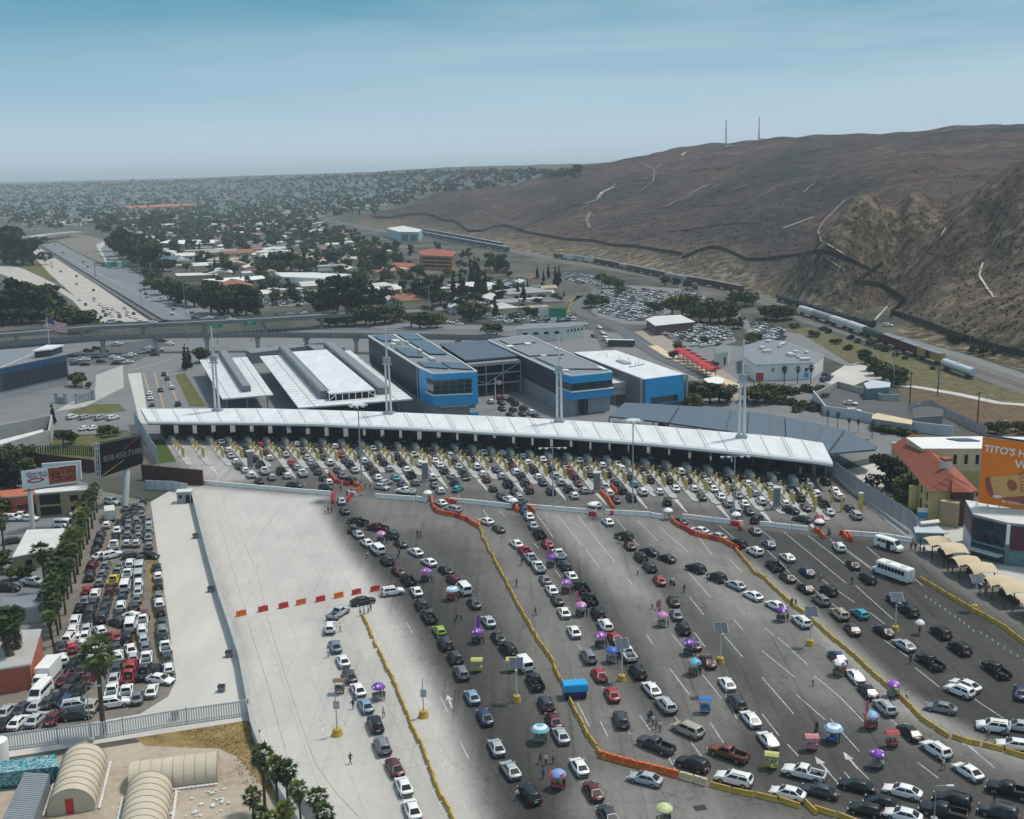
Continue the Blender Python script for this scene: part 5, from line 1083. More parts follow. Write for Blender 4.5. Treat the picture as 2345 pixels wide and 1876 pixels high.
def flagpole(px, py, ty, label, fw, fh, zsc=1.0):
	x, y = g(px, py); w_ = y * math.cos(PITCH) + 70 * math.sin(PITCH); H_ = (py - ty) * w_ / FL / math.cos(PITCH)
	t_ = thing('flagpole', label, 'flag', (x, y, 0)); MB().tube((0, 0, 0), (0, 0, H_), .22, .1).build('pole', 'white', t_)
	b = MB(); nx_ = 16
	def fp(u, v): return (u * fw, .5 * math.sin(u * 9) * u, H_ - .4 - v * fh - u * fw * .30 + .25 * math.sin(u * 7 + v))
	for j in range(13):
		for i in range(nx_):
			if j < 7 and i < 6: continue
			b.add([fp(i / nx_, j / 13), fp((i + 1) / nx_, j / 13), fp((i + 1) / nx_, (j + 1) / 13), fp(i / nx_, (j + 1) / 13)], [(0, 1, 2, 3)], 0 if j % 2 == 0 else 1)
	for j in range(7):
		for i in range(6): b.add([fp(i / nx_, j / 13), fp((i + 1) / nx_, j / 13), fp((i + 1) / nx_, (j + 1) / 13), fp(i / nx_, (j + 1) / 13)], [(0, 1, 2, 3)], 2)
	for j in range(5):
		for i in range(6):
			u, v = (i + .5) / nx_, (j + .6) / 13 * 1.25; c = fp(u, v); b.box((c[0], c[1] - .06, c[2]), (fw * .018, .04, fw * .018), .6, 1)
	b.build('flag', ['redplastic', 'white', 'navy'], t_)
flagpole(120, 850, 728, 'large stars and stripes flag streaming from its tall pole above the freeway end', 8.0, 4.6)
flagpole(820 + 1618 / 5.133, 750 + 975 / 5.133, 865, 'small limp stars and stripes flag on a white pole by the car lanes', 2.2, 1.6)
def bridge(label, s, z, wd, fence, nm, step=18):
	P = [np.array(g(*p, z)) for p in s]; t_ = thing(nm, label, 'bridge'); b = MB(); v = []
	for i, p in enumerate(P):
		d = P[min(i + 1, len(P) - 1)] - P[max(i - 1, 0)]; n_ = np.array([-d[1], d[0]]) / np.linalg.norm(d) * wd / 2
		v.append([(*(p + n_), z), (*(p - n_), z), (*(p - n_), z - .9), (*(p + n_), z - .9)])
	b.loft(v, 0); b.build('deck', 'concrete_dark', t_)
	b = MB(); rl = MB(); ps = MB(); sides = [[Vector(q[i]) for q in v] for i in (0, 1)]
	for S_ in sides:
		for a, c in zip(S_[:-1], S_[1:]): rl.bar(a + Vector((0, 0, .5)), c + Vector((0, 0, .5)), .25, 1.0)
		if fence:
			for a, c in zip(S_[:-1], S_[1:]): rl.bar(a + Vector((0, 0, fence)), c + Vector((0, 0, fence)), .15, .15)
			for p, d in resample([(q.x, q.y) for q in S_], 4.0): ps.bar((*p, z), (*p, z + fence), .14, .14)
	rl.build('parapet', 'concrete_dark' if fence else 'concrete_dark', t_)
	if fence:
		ps.build('fence_post', 'grey', t_)
		fb = MB()
		for S_ in sides:
			for p, d in resample([(q.x, q.y) for q in S_], .8): fb.bar((*p, z + 1.0), (*p, z + fence), .10, .05)
		fb.build('mesh_screen', 'rust', t_)
	pm_ = MB()
	for p, d in resample([tuple(p) for p in P], step): pm_.box((*p, (z - .9) / 2), (1.6, 1.6, z - .9)); pm_.box((*p, z - 1.8), (wd * .8, 1.8, 1.0), math.atan2(d[1], d[0]) + math.pi / 2)
	pm_.build('pier', 'concrete', t_); return P
bridge('long elevated walkway with mesh screens crossing behind the port buildings', pts('-160,802 -60,793 22,786 120,779 223,774 400,769 600,767 850,770 1000,772 1101,774 1175,778'), 7.5, 4.5, 3.2, 'footbridge', 24)
RB = bridge('pale road bridge carrying cars over the freeway behind the walkway', pts('-120,775 60,762 211,749 390,741 600,731 739,722 850,716'), 6.5, 12, 0, 'road_bridge', 30)
for i, (px, py, k, c) in enumerate([(253, 737, 'v', 'W'), (275, 738, 's', 'M'), (318, 736, 's', 'W'), (350, 738, 's', 'W'), (377, 735, 's', 'D'), (448, 730, 's', 'K'), (477, 728, 's', 'W'), (530, 731, 's', 'W'), (518, 727, 's', 'G'), (576, 724, 's', 'D'), (630, 722, 's', 'K'), (666, 719, 's', 'S'), (695, 718, 's', 'W'), (110, 747, 's', 'W')]):
	d = RB[4] - RB[2]; x, y = g(px, py, 7.2); add_car(k, c, x, y, (d[0], d[1]) if i % 2 else (-d[0], -d[1]), f'{COL[c][0]} {KWORD[k]}, {ordn(i)} on the road bridge from the flag end', 'cars on the road bridge', False, z=6.55)
FW = '630,907,sK 632,970,sN 770,1022,sM 500,868,sM 400,757,sK 318,725,sD 425,795,uW 430,828,uS 655,1100,uW 705,1140,sD 775,1095,sM 780,1105,sW 515,992,uS 820,1140,sW 855,1160,uW 885,1175,sS 765,1190,sK 790,1210,sD 850,1195,sD 870,1230,uK 925,1180,sS 960,1195,sW 1025,1170,sS 1050,1195,uW 1100,1215,sK 1045,1225,sS 980,1215,sS 925,1235,sW 830,1245,sK 910,1215,sS 1075,1240,sW 1120,1250,sW 985,1240,sD 880,1210,sW'
for i, (px, py, k, c, hd) in enumerate(parse(0, 380, K6, FW)):
	x, y = g(px, py, .7); a, b_ = g(*zf('300,690')[0]), g(*zf('1200,1280')[0]); add_car(k, c, x, y, (b_[0] - a[0], b_[1] - a[1]), f'{COL[c][0]} {KWORD[k]} coming down the pale freeway carriageway, {ordn(i)} in the stream', 'cars coming down the freeway', False, z=.1)
FE = '450,650,sK 520,715,sK 685,790,sK 720,830,sD 890,635,sD 890,768,sN 942,790,sD 1190,1015,sD 1158,1025,sD 1198,1050,sK 1208,1078,sS 1185,985,sS 1320,1085,sW 1490,1127,sK 1425,1145,uS 1425,1175,uS 1412,1218,sW 1577,1200,uW 1715,1250,sW 1610,1255,sK 1840,1195,sW'
for i, (px, py, k, c, hd) in enumerate(parse(0, 380, K6, FE)):
	x, y = g(px, py, .7); a, b_ = g(*zf('480,640')[0]), g(*zf('1550,1270')[0]); add_car(k, c, x, y, (a[0] - b_[0], a[1] - b_[1]), f'{COL[c][0]} {KWORD[k]} driving away on the grey freeway carriageway, {ordn(i)} in the stream', 'cars driving away on the freeway', False, z=.1)
for ph, zz, s, hd in (('in the lanes under the gateway building', z7, '', None),):
	pass
GL = parse(820, 750, 5.133, '1560,870,sW 1680,880,sK 1640,820,sR 1690,950,sK 1790,850,sK 1840,890,uK 1820,960,sM 1940,950,sK 1930,1010,sK 2030,1000,uW 1790,1020,sK 2090,1040,sK 1720,820,sG')
for i, (px, py, k, c, hd) in enumerate(GL): x, y = g(px, py, .7); add_car(k, c, x, y, (-.33, .94), f'{COL[c][0]} {KWORD[k]}, {ordn(i)} in the lanes under the gateway building', 'cars in the gateway lanes', False)
EL = parse(0, 720, K6, '1230,650,sW 1240,690,sW 1250,740,sG 1320,620,sD 1350,490,sK 1375,525,sD 1415,600,sW 1465,735,sD 1400,235,sW 1330,290,sW 1260,300,sD 1290,270,sS')
for i, (px, py, k, c, hd) in enumerate(EL): x, y = g(px, py, .7); add_car(k, c, x, y, (-.35, .93), f'{COL[c][0]} {KWORD[k]}, {ordn(i)} on the entry road behind the white canopy', 'cars on the entry road', False)
CL = parse(0, 720, K6, '595,845,uW 705,845,uS 825,850,uS 930,850,uW 700,935,sW 775,930,sW')
for i, (px, py, k, c, hd) in enumerate(CL): x, y = g(px, py, .7); add_car(k, c, x, y, (.5, .86), f'{COL[c][0]} {KWORD[k]}, {ordn(i)} in the small walled compound car park', 'cars in the compound car park', True)
LL = parse(0, 720, K6, '600,340,sK 660,320,sW 730,300,uK 800,280,uK 860,300,sD 620,380,sS 700,370,sW 790,350,sD 880,340,sG 940,350,sW 980,370,sW 1050,345,sS 1090,330,sW 1150,310,sW 1190,300,uW 960,250,uS 980,240,sW 1060,390,sW 700,410,sK 620,405,sD 830,385,sD 960,400,sK 1240,275,sW 1330,215,sM 1400,245,uW 1270,330,sD')
for i, (px, py, k, c, hd) in enumerate(LL): x, y = g(px, py, .7); add_car(k, c, x, y, (.9, .4), f'{COL[c][0]} {KWORD[k]}, {ordn(i)} in the car park below the walkway', 'cars parked below the walkway', False)
def green_sign(px, py, wpx, hpx, z, label, words_):
	x, y = g(px, py, z); w_ = y * math.cos(PITCH) + (80 - z) * math.sin(PITCH); W_, H_ = wpx * w_ / FL, hpx * w_ / FL
	t_ = thing('road_sign', label, 'road sign', (x, y, z)); MB().box((0, 0, 0), (W_, .25, H_)).build('sign_board', 'signgreen', t_)
	for i, s in enumerate(words_): text(s, H_ * .36, 'white', t_, Matrix.Translation((0, -.16, H_ * (.2 - .4 * i))) @ Matrix.Rotation(math.pi / 2, 4, 'X'))
	MB().tube((0, .3, -z), (0, .3, H_ / 2), .2).build('post', 'grey', t_)
green_sign(495, 744.5, 29, 11, 9.5, 'green road sign fixed on the bridge above the first mast', ['805 NORTH', 'ONLY'])
green_sign(572, 740, 29, 11, 9.5, 'green road sign fixed on the bridge farther from the flag', ['5 NORTH', 'ONLY'])
x0, y0 = g(*zf('785,910')[0]); x1, y1 = g(*zf('1245,905')[0]); t_ = thing('sign_gantry', 'steel gantry with two green signs spanning the grey freeway carriageway', 'sign gantry')
b = MB(); b.tube((x0, y0, 0), (x0, y0, 11), .4); b.tube((x1, y1, 0), (x1, y1, 11), .4); b.build('post', 'grey', t_)
b = MB(); b.bar((x0, y0, 10.6), (x1, y1, 10.6), .6, .4); b.bar((x0, y0, 8.9), (x1, y1, 8.9), .6, .4)
for k in range(16): b.bar((*along((x0, y0), (x1, y1), k / 16), 8.9), (*along((x0, y0), (x1, y1), (k + 1) / 16), 10.6), .2, .2)
b.build('truss', 'rust', t_)
for k0, k1, wd_ in ((.12, .42, ['SAN DIEGO', 'NORTH 5']), (.50, .62, ['805'])):
	p, q = along((x0, y0), (x1, y1), k0), along((x0, y0), (x1, y1), k1); b = MB(); b.bar((p[0], p[1] - .6, 9.6), (q[0], q[1] - .6, 9.6), .2, 3.8); sg = b.build('sign_board', 'signgreen', t_)
	for i, s in enumerate(wd_): c = along(p, q, .5); text(s, 1.3, 'white', sg, Matrix.Translation((c[0], c[1] - .75, 10.3 - 1.6 * i)) @ Matrix.Rotation(math.pi / 2, 4, 'X'))
P = [np.array(g(*p, 7)) for p in zf('100,575 210,590 400,560 630,540')]; t_ = thing('freeway_overpass', 'pale overpass spanning the freeway far up the valley', 'bridge'); b = MB()
for a, c in zip(P[:-1], P[1:]): b.bar((*a, 6.2), (*c, 6.2), 18, 1.6)
b.build('deck', 'concrete', t_); b = MB()
for a, c in zip(P[:-1], P[1:]): b.bar((*(a + np.array([0, -9])), 7.4), (*(c + np.array([0, -9])), 7.4), .4, 1.0)
b.build('parapet', 'offwhite', t_); b = MB()
for k in (.2, .5, .8): p = along(P[1], P[2], k); b.box((*p, 2.7), (2, 14, 5.4))
b.build('pier', 'concrete_dark', t_)
def jersey(mb, L_, h=.85, w0=.62, w1=.24, mi=0):
	prof = [(-w0 / 2, 0), (w0 / 2, 0), (w0 / 2, .12), (w1 / 2 + .05, .36), (w1 / 2, h), (-w1 / 2, h), (-w1 / 2 - .05, .36), (-w0 / 2, .12)]
	mb.loft([[(-L_ / 2, y, z) for y, z in prof], [(L_ / 2, y, z) for y, z in prof]], mi); return mb
BAR = {}
def barrier(kind, x, y, th, label, group):
	nm, mt, L_, h, w0, w1, cat = {'white': ('concrete_barrier', 'white', 3.4, 1.05, .7, .36, 'barrier'), 'yellow': ('yellow_barrier', 'yellow', 2.75, .72, .50, .20, 'barrier'),
                                  'orange': ('plastic_barrier', 'orange', 1.8, 1.0, .62, .34, 'barrier'), 'red': ('plastic_barrier', 'redplastic', 1.8, 1.0, .62, .34, 'barrier'), 'pale': ('plastic_barrier', 'stucco_cream', 1.8, 1.0, .62, .34, 'barrier')}[kind]
	if kind not in BAR:
		b = jersey(MB(), L_, h, w0, w1)
		if kind in ('orange', 'red', 'pale'):
			for sx in (-.45, .45): b.box((sx, 0, .55), (.12, w0 * .8, .25))
			b.box((0, 0, h + .04), (.3, .2, .08))
		elif kind == 'yellow':
			for sx in (-.8, .8): b.box((sx, 0, .08), (.5, w0 + .04, .14))
		BAR[kind] = b.build(nm, mt, None, loc=(x, y, CZ), rz=th); o = BAR[kind]; o['category'] = cat
	else: o = dup(BAR[kind], (x, y, CZ), th)
	o['label'] = label; o['group'] = group; return o
def barrier_line(kind, s, step, phrase, group, jit=.0, ox=0, oy=0, k=1.0, kinds=None, i0=0):
	P = [g(*p) for p in pts(s, ox, oy, k)]; n_ = i0
	for i, (p, d) in enumerate(resample(P, step)):
		kd = kinds[i % len(kinds)] if kinds else kind
		col = {'white': 'white concrete', 'yellow': 'yellow painted', 'orange': 'orange plastic', 'red': 'red plastic', 'pale': 'faded cream plastic'}[kd]
		barrier(kd, p[0] + rc.uniform(-jit, jit), p[1] + rc.uniform(-jit, jit), math.atan2(d[1], d[0]) + rc.uniform(-jit, jit) * .5, f'{col} block, {ordn(n_)} along {phrase}', group); n_ += 1
	return n_
n_ = 0; GW = 'white barrier blocks across the apron'
for s in ('468,1109 530,1115 600,1121 690,1129 771,1135', '806,1135 826,1139', '874,1141 963,1147 984,1151', '1045,1151 1100,1156 1173,1164', '1217,1165 1290,1171 1362,1177', '1403,1178 1480,1182 1534,1191', '1579,1189 1696,1203', '1757,1206 1867,1218', '1952,1227 2020,1232 2076,1241'):
	n_ = barrier_line('white', s, 3.6, 'the white line across the apron', GW, .04, i0=n_)
GO = 'orange and red plastic barriers'
n_ = 0
for q, kd in (('190,1187', 'orange'), ('370,1150', 'red'), ('538,1122', 'red'), ('682,1093', 'orange'), ('842,1068', 'red'), ('992,1038', 'orange'), ('1138,1010', 'red'), ('1290,983', 'red')):
	p = pts(q, 500, 1080, K6)[0]; x, y = g(*p); q2 = g(p[0] + 20, p[1] - 4.6)
	barrier(kd, x, y, math.atan2(q2[1] - y, q2[0] - x), f'{"orange" if kd == "orange" else "red"} plastic barrier standing alone, {ordn(n_)} in the spaced row on the pale slabs', GO); n_ += 1
n_ = 0
for s, kk in (('345,930 347,1060', ['red']), ('580,930 520,1020', ['red']), ('295,690 330,740 370,785 450,810', ['orange', 'red']), ('510,820 560,828', ['red']), ('620,830 680,850 690,875 640,905', ['orange'])): n_ = barrier_line('red', s, 1.9, 'the crooked funnel by the first gap', GO, .06, *ZB, kinds=kk, i0=n_)
n_ = barrier_line('orange', '1560,1005 1562,1060 1590,1130 1640,1165 1740,1190 1840,1205 1920,1230 2000,1265 2130,1345', 1.9, 'the orange curve at the second gap', GO, .05, *ZB, kinds=['orange', 'orange', 'orange', 'red', 'orange', 'red'])
n_ = barrier_line('orange', '1760,1025 1870,1055', 1.9, 'the short stub above the second gap', GO, .05, *ZB, kinds=['orange', 'red'])
n_ = 0
for s, kk in (('525,1010 595,1055', ['red', 'orange']), ('700,990 765,1045', ['orange']), ('1590,805 1690,900 1760,1010', ['orange']), ('1730,740 1800,825', ['red', 'orange']), ('1495,1090 1540,1095', ['red']), ('1725,1065 1740,1085', ['red'])): n_ = barrier_line('orange', s, 1.9, 'the lines around the middle gaps', GO, .06, *ZC, kinds=kk, i0=n_)
n_ = barrier_line('orange', '430,1050 470,1095 520,1125 600,1160 690,1215 790,1245 930,1275 1080,1315 1150,1360 1250,1410', 1.95, 'the orange curve meeting the curved yellow wall', GO, .05, *ZD, kinds=['orange', 'orange', 'orange', 'red', 'red', 'red', 'orange', 'orange', 'red'])
n_ = 0
for s, kk in (('1195,1100 1260,1110 1285,1185', ['red', 'orange']), ('180,985 230,1005', ['red']), ('640,1010 700,1015', ['red'])): n_ = barrier_line('orange', s, 1.9, 'the gaps below the T-armed lamp', GO, .06, *ZD, kinds=kk, i0=n_)
n_ = 0
for s, kk in (('1345,1185 1400,1215 1430,1255', ['orange']), ('1680,1220 1740,1235 1785,1305', ['red', 'orange']), ('1690,1240 1720,1275 1770,1300', ['orange'])): n_ = barrier_line('orange', s, 1.9, 'the last gaps near the passenger van', GO, .06, *ZE, kinds=kk, i0=n_)
n_ = barrier_line('orange', '1020,1228 1170,1272 1310,1308 1470,1345 1625,1385 1790,1430 1870,1455', 2.0, 'the big orange run beside the silver sedan', GO, .02, *Z6, kinds=['orange'] * 6 + ['pale'] * 2 + ['orange'] * 4 + ['yellow'])
for s, ph in (('835,1417 840,1430', 'the broken start on the pale slabs'), ('846,1445 854,1466', 'the broken stretch on the pale slabs'), ('860,1478 866,1490', 'the gap-toothed stretch on the pale slabs')): barrier_line('yellow', s, 2.4, ph, 'yellow barrier blocks', .12)
barrier_line('yellow', '870,1499 912,1585 942,1660 973,1730 1001,1808 1037,1880 1060,1940', 3.05, 'the yellow wall on the pale slabs', 'yellow barrier blocks', .10)
barrier_line('yellow', '1097,1204 1106,1235 1131,1281 1156,1328 1178,1370 1200,1412 1220,1448 1234,1475 1248,1493 1267,1521 1284,1563 1300,1596 1312,1624 1331,1660 1350,1697 1380,1737', 3.1, 'the long yellow wall through the middle', 'yellow barrier blocks', .14)
barrier_line('yellow', '1688,1265 1709,1291 1727,1313 1753,1330 1787,1364 1820,1394 1840,1407 1900,1459 1957,1507 2023,1568 2068,1607 2115,1655 2162,1685 2212,1702', 3.05, 'the curved yellow wall', 'yellow barrier blocks', .09)
barrier_line('yellow', '2221,1703 2285,1719 2338,1735 2400,1750', 3.0, 'the curved wall beyond its break', 'yellow barrier blocks', .03)
barrier_line('yellow', '2115,1333 2235,1405', 3.0, 'the yellow wall beside the shade sails', 'yellow barrier blocks', .03)
barrier_line('yellow', '2243,1408 2296,1438 2345,1476 2400,1515', 3.0, 'the yellow wall at the frame edge by the sails', 'yellow barrier blocks', .03)
barrier_line('yellow', '1650,1808 1693,1819 1745,1829 1800,1842 1851,1858', 3.0, 'the yellow wall below the turning cars', 'yellow barrier blocks', .03)
barrier_line('yellow', '1857,1855 1876,1874', 3.0, 'the bent end below the turning cars', 'yellow barrier blocks', .03)
barrier_line('yellow', '1890,1864 1940,1880 1990,1900', 3.0, 'the bottom corner run', 'yellow barrier blocks', .03)
st = None
for i, (p, d) in enumerate(resample([g(*p) for p in pts('1350,1470 1480,1560 1600,1640 1750,1760', 1745, 960, K6)] + [g(*p) for p in pts('1800,200 1950,300 2100,390 2250,480', 1745, 1396, K6)], 1.6)):
	if st is None: st = MB().tube((0, 0, 0), (0, 0, .35), .16, .08, 8).build('lane_stud', 'white', None, loc=(p[0], p[1], CZ)); o = tag(st, '', 'lane stud')
	else: o = dup(st, (p[0], p[1], CZ))
	o['label'] = f'small white lane stud, {ordn(i)} of the row beside the right-hand asphalt lanes'.replace('right-hand ', 'outer '); o['group'] = 'white lane studs'
def wall_thing(nm, label, s, h, th, mt, cat='wall', z0=0, posts=None, slats=None, cap=None, pm='grey'):
	P = [g(*p) for p in (pts(s) if isinstance(s, str) else s)]; t_ = thing(nm, label, cat)
	if slats:
		b = MB()
		for p, d in resample(P, slats): b.box((*p, z0 + h / 2), (slats * .6, th, h), math.atan2(d[1], d[0]))
		b.build('slats', mt, t_)
		b = MB()
		for a, c in zip(P[:-1], P[1:]): b.bar((*a, z0 + h * .15), (*c, z0 + h * .15), .08, .12); b.bar((*a, z0 + h * .9), (*c, z0 + h * .9), .08, .12)
		b.build('rail', pm, t_)
	else:
		b = MB()
		for a, c in zip(P[:-1], P[1:]): b.bar((*a, z0 + h / 2), (*c, z0 + h / 2), th, h)
		b.build('panel', mt, t_)
	if posts:
		b = MB()
		for p, d in resample(P, posts): b.box((*p, z0 + h * .52), (.18, .22, h * 1.04), math.atan2(d[1], d[0]))
		b.build('post', pm, t_)
	if cap:
		b = MB()
		for a, c in zip(P[:-1], P[1:]): b.bar((*a, z0 + h + .05), (*c, z0 + h + .05), th * 1.5, .1)
		b.build('coping', cap, t_)
	return t_
M['bluegrey'] = mat('blue_grey_wall', (.47, .51, .54), .7, .12, .3)
M['slat'] = mat('pale_slat', (.64, .65, .66), .6, .1, .5)
wall_thing('border_wall', 'low pale blue-grey wall dividing the apron from the curving side road', '440,1135 460,1215 478,1285 505,1380 530,1455 552,1525 566,1600 580,1680 604,1745 640,1825 700,1920 760,2020', 1.9, .45, 'bluegrey', posts=9, cap='concrete')
wall_thing('slatted_fence', 'long pale vertical-slatted fence along the sandy lot', '570,1638 395,1663 240,1690 120,1705 0,1720 -160,1742', 2.6, .12, 'slat', 'fence', slats=.36, posts=9)
wall_thing('steel_wall', 'rust-brown steel wall with a raised end beside the white barriers', '327,1098 400,1106 466,1112', 4.2, .5, 'brownsteel', posts=3, pm='brownsteel')
wall_thing('steel_wall', 'rust-brown steel wall running behind the white billboard', '40,1060 120,1070 217,1082', 3.6, .4, 'brownsteel', posts=4, pm='brownsteel')
wall_thing('gate_fence', 'pale blue-grey panel fence at the head of the side road', '335,1122 395,1124 430,1130', 2.6, .15, 'bluegrey', 'fence', posts=2.5)
wall_thing('mesh_fence', 'green mesh fence on posts along the tired lawn', '60,1045 150,1040 230,1045 290,1050', 3.0, .05, 'lawn', 'fence', slats=.7, posts=5)
wall_thing('steel_fence', 'tall grey barred fence climbing from the brown wall to the canopy end', '362,1062 345,1035 325,1000 309,972', 4.5, .1, 'bluegrey', 'fence', slats=.55, posts=4)
wall_thing('steel_fence', 'tall grey barred fence between the booth lanes and the yellow building', '1893,1080 1930,1108 1976,1142 2035,1180 2085,1212 2098,1232', 4.2, .1, 'steel', 'fence', slats=.5, posts=4)
wall_thing('guard_rail', 'steel guard rail beside the last booth lane', '1890,1080 1950,1130 2000,1165 2080,1225', .9, .2, 'grey', 'rail', posts=4)
wall_thing('retaining_wall', 'blue painted retaining wall round the walled car park on the slope', '1862,915 1890,952 1960,962 2060,985 2180,1000', 3.2, .4, 'bluegrey')
wall_thing('retaining_wall', 'pale retaining wall on the upper side of the walled car park', '1862,915 1918,887 1985,905 2020,918 2060,918', 2.2, .4, 'concrete')
wall_thing('wire_fence', 'grey wire fence climbing beside the brown bank', '2080,945 2130,935 2165,955 2260,1000', 3.0, .06, 'grey', 'fence', slats=.6, posts=4)
x, y = g(424, 1150); t_ = thing('guard_booth', 'small grey guard booth with a dark doorway at the head of the border wall', 'booth', (x, y, CZ), .1)
MB().box((0, 0, 1.4), (3.4, 2.4, 2.8)).build('cabin', 'grey', t_); MB().box((0, 0, 2.9), (3.8, 2.8, .25)).build('roof', 'offwhite', t_); MB().box((.9, -1.22, 1.1), (1.0, .06, 2.0)).build('door', 'black', t_); MB().box((-.8, -1.22, 1.7), (.9, .06, .8)).build('window', 'glass', t_)
ub = None
for i, (px, py) in enumerate(pts('1610,550 1735,990 1885,1525', 0, 1080, K6) + pts('1825,675 1440,905', 0, 1396, K6)):
	if ub is None:
		ub = thing('utility_box', '', 'utility box', (0, 0, 0)); proto(ub, [MB().box((0, 0, .45), (1.0, .9, .9)).build('case', 'concrete_dark', ub), MB().prism([(-.55, -.5), (.55, -.5), (.55, .5), (-.55, .5)], .9, 1.05).build('lid', 'blacktrim', ub)]); r = ub; r.location = (*g(px, py), CZ)
	else: r = dup(ub, (*g(px, py), CZ))
	r['label'] = f'squat grey utility box beside the side road, {ordn(i)} from the guard booth'; r['group'] = 'utility boxes of the side road'
def solar_lamp(px, py, tx, ty, label):
	x, y = g(px, py); w_ = y * math.cos(PITCH) + 74 * math.sin(PITCH); H_ = (py - ty) * w_ / FL / math.cos(PITCH)
	t_ = thing('solar_lamp', label, 'street lamp', (x, y, CZ), rc.uniform(-.3, .3), 'solar lamps on the apron')
	MB().tube((0, 0, 0), (0, 0, .9), .75, .55, 10).build('base', 'yellow', t_); MB().tube((0, 0, .9), (0, 0, H_), .13, .1, 8).build('pole', 'offwhite', t_)
	X = Matrix.Translation((0, 0, H_ + .1)) @ Matrix.Rotation(math.radians(38), 4, 'X')
	b = MB(); b.box((0, 0, 0), (2.2, 1.9, .10), X=X); b.build('panel_frame', 'steel', t_)
	for sx in (-.53, .53): MB().box((sx, 0, .07), (1.0, 1.78, .06), X=X).build('solar_panel', 'solar', t_)
	b = MB(); b.tube((0, 0, H_ * .86), (0, -1.5, H_ * .95), .06); b.box((0, -1.7, H_ * .95), (.35, .7, .12)); b.build('lamp_arm', 'grey', t_)
S_ = lambda z, a, b_: (z[0] + a / z[2], z[1] + b_ / z[2])
for (bx, by), (tx, ty), lb in ((S_(Z6, 300, 755), S_(Z6, 285, 430), 'solar lamp whose panels hang over a yellow cart'), (S_(Z6, 1165, 585), S_(Z6, 1160, 270), 'solar lamp beside the two red cars'), (S_(Z6, 1975, 440), S_(Z6, 1980, 140), 'solar lamp standing alone on the stained slabs'),
	(S_(Z8, 395, 295), S_(Z7, 405, 1575), 'solar lamp beside the curved yellow wall'), (S_(Z8, 1095, 180), S_(Z7, 1105, 1460), 'solar lamp over the blue pickup on the asphalt'), (S_(Z7, 1750, 1570), S_(Z7, 1757, 1310), 'solar lamp between the yellow blocks and shade sails')): solar_lamp(bx, by, tx, ty, lb)
def lamp(px, py, ty, label, kind='T', base=None, group='lamp posts'):
	x, y = g(px, py); w_ = y * math.cos(PITCH) + 70 * math.sin(PITCH); H_ = (py - ty) * w_ / FL / math.cos(PITCH)
	t_ = thing('lamp_post', label, 'street lamp', (x, y, CZ if y < 345 else .03), 0, group)
	r_ = .10 if H_ < 12 else .2
	MB().tube((0, 0, 0), (0, 0, H_), r_, r_ * .6, 8).build('pole', 'steel', t_)
	if base: MB().tube((0, 0, 0), (0, 0, 1.0), .85, .6, 10).build('base', 'yellow', t_)
	else: MB().box((0, 0, .3), (.7, .7, .6)).build('base', 'concrete', t_)
	if kind == 'ring':
		b = MB()
		for i in range(8): a = i * math.pi / 4; b.box((1.9 * math.cos(a), 1.9 * math.sin(a), H_ - .2), (.9, .55, .35), a)
		b.tube((0, 0, H_ - .1), (0, 0, H_ + .15), 1.6, 1.6, 14); b.build('lamp_head', 'lens', t_)
	elif kind == 'T':
		b = MB(); b.bar((-3.2, 0, H_), (3.2, 0, H_), .16, .16)
		b.build('crossarm', 'steel', t_)
		for sx in (-3, -1.5, 1.5, 3): MB().box((sx, -.2, H_ - .1), (.7, .8, .3)).build('lamp_head', 'lens', t_)
	elif kind == 'mid':
		MB().box((.1, -.1, H_ * .62), (.9, .2, 1.2)).build('control_box', 'steel', t_)
	else:
		b = MB(); b.bar((0, 0, H_), (1.6, 0, H_ + .1), .1, .1); b.build('arm', 'steel', t_); MB().box((1.7, 0, H_ + .05), (.9, .35, .15)).build('lamp_head', 'lens', t_)
lamp(830, 1135, 926, 'tall mast light with a ring of lamps by the first gap in the white line', 'ring')
lamp(1449, 1172, 961, 'tall mast light with a ring of lamps by the middle of the canopy', 'ring')
lamp(1267, 1160, 1024, 'grey lamp post with a T arm in the middle booth lanes', 'T')
lamp(1680, 1188, 1043, 'grey lamp post with a T arm near the last pylon', 'T')
lamp(1050, 1142, 1097, 'short grey lamp post near the second gap', 'arm')
lamp(*S_(Z4, 980, 1035), S_(Z4, 0, 600)[1], 'thin lamp post on a yellow drum between the two white arrows', 'mid', True)
lamp(*S_(Z4, 1690, 885), S_(Z4, 0, 545)[1], 'thin lamp post on a yellow drum beside the yellow wall', 'mid', True)
lamp(*S_(Z8, 1415, 1750), S_(Z8, 0, 1430)[1], 'white lamp post among the turning cars at the tail', 'arm')
lamp(*S_(Z2 if False else (0, 1396, K6), 755, 1090), S_((0, 1396, K6), 0, 600)[1], 'thin grey post behind the slatted fence beside the lone palm', 'arm')
for i, (px, py, ty) in enumerate(((430, 780, 650), (325, 700, 595), (985, 752, 655), (1000, 640, 560), (2255, 955, 905), (2287, 995, 965), (2155, 880, 815), (1998, 838, 812), (2046, 885, 808), (1960, 740, 700), (2068, 740, 715), (2220, 795, 755), (1850, 700, 660), (2090, 950, 925), (2345, 1010, 975))):
	lamp(px, py, ty, f'slim street lamp among the buildings and rail yard behind, {ordn(i)} from the freeway side', 'arm', group='street lamps beyond the port')
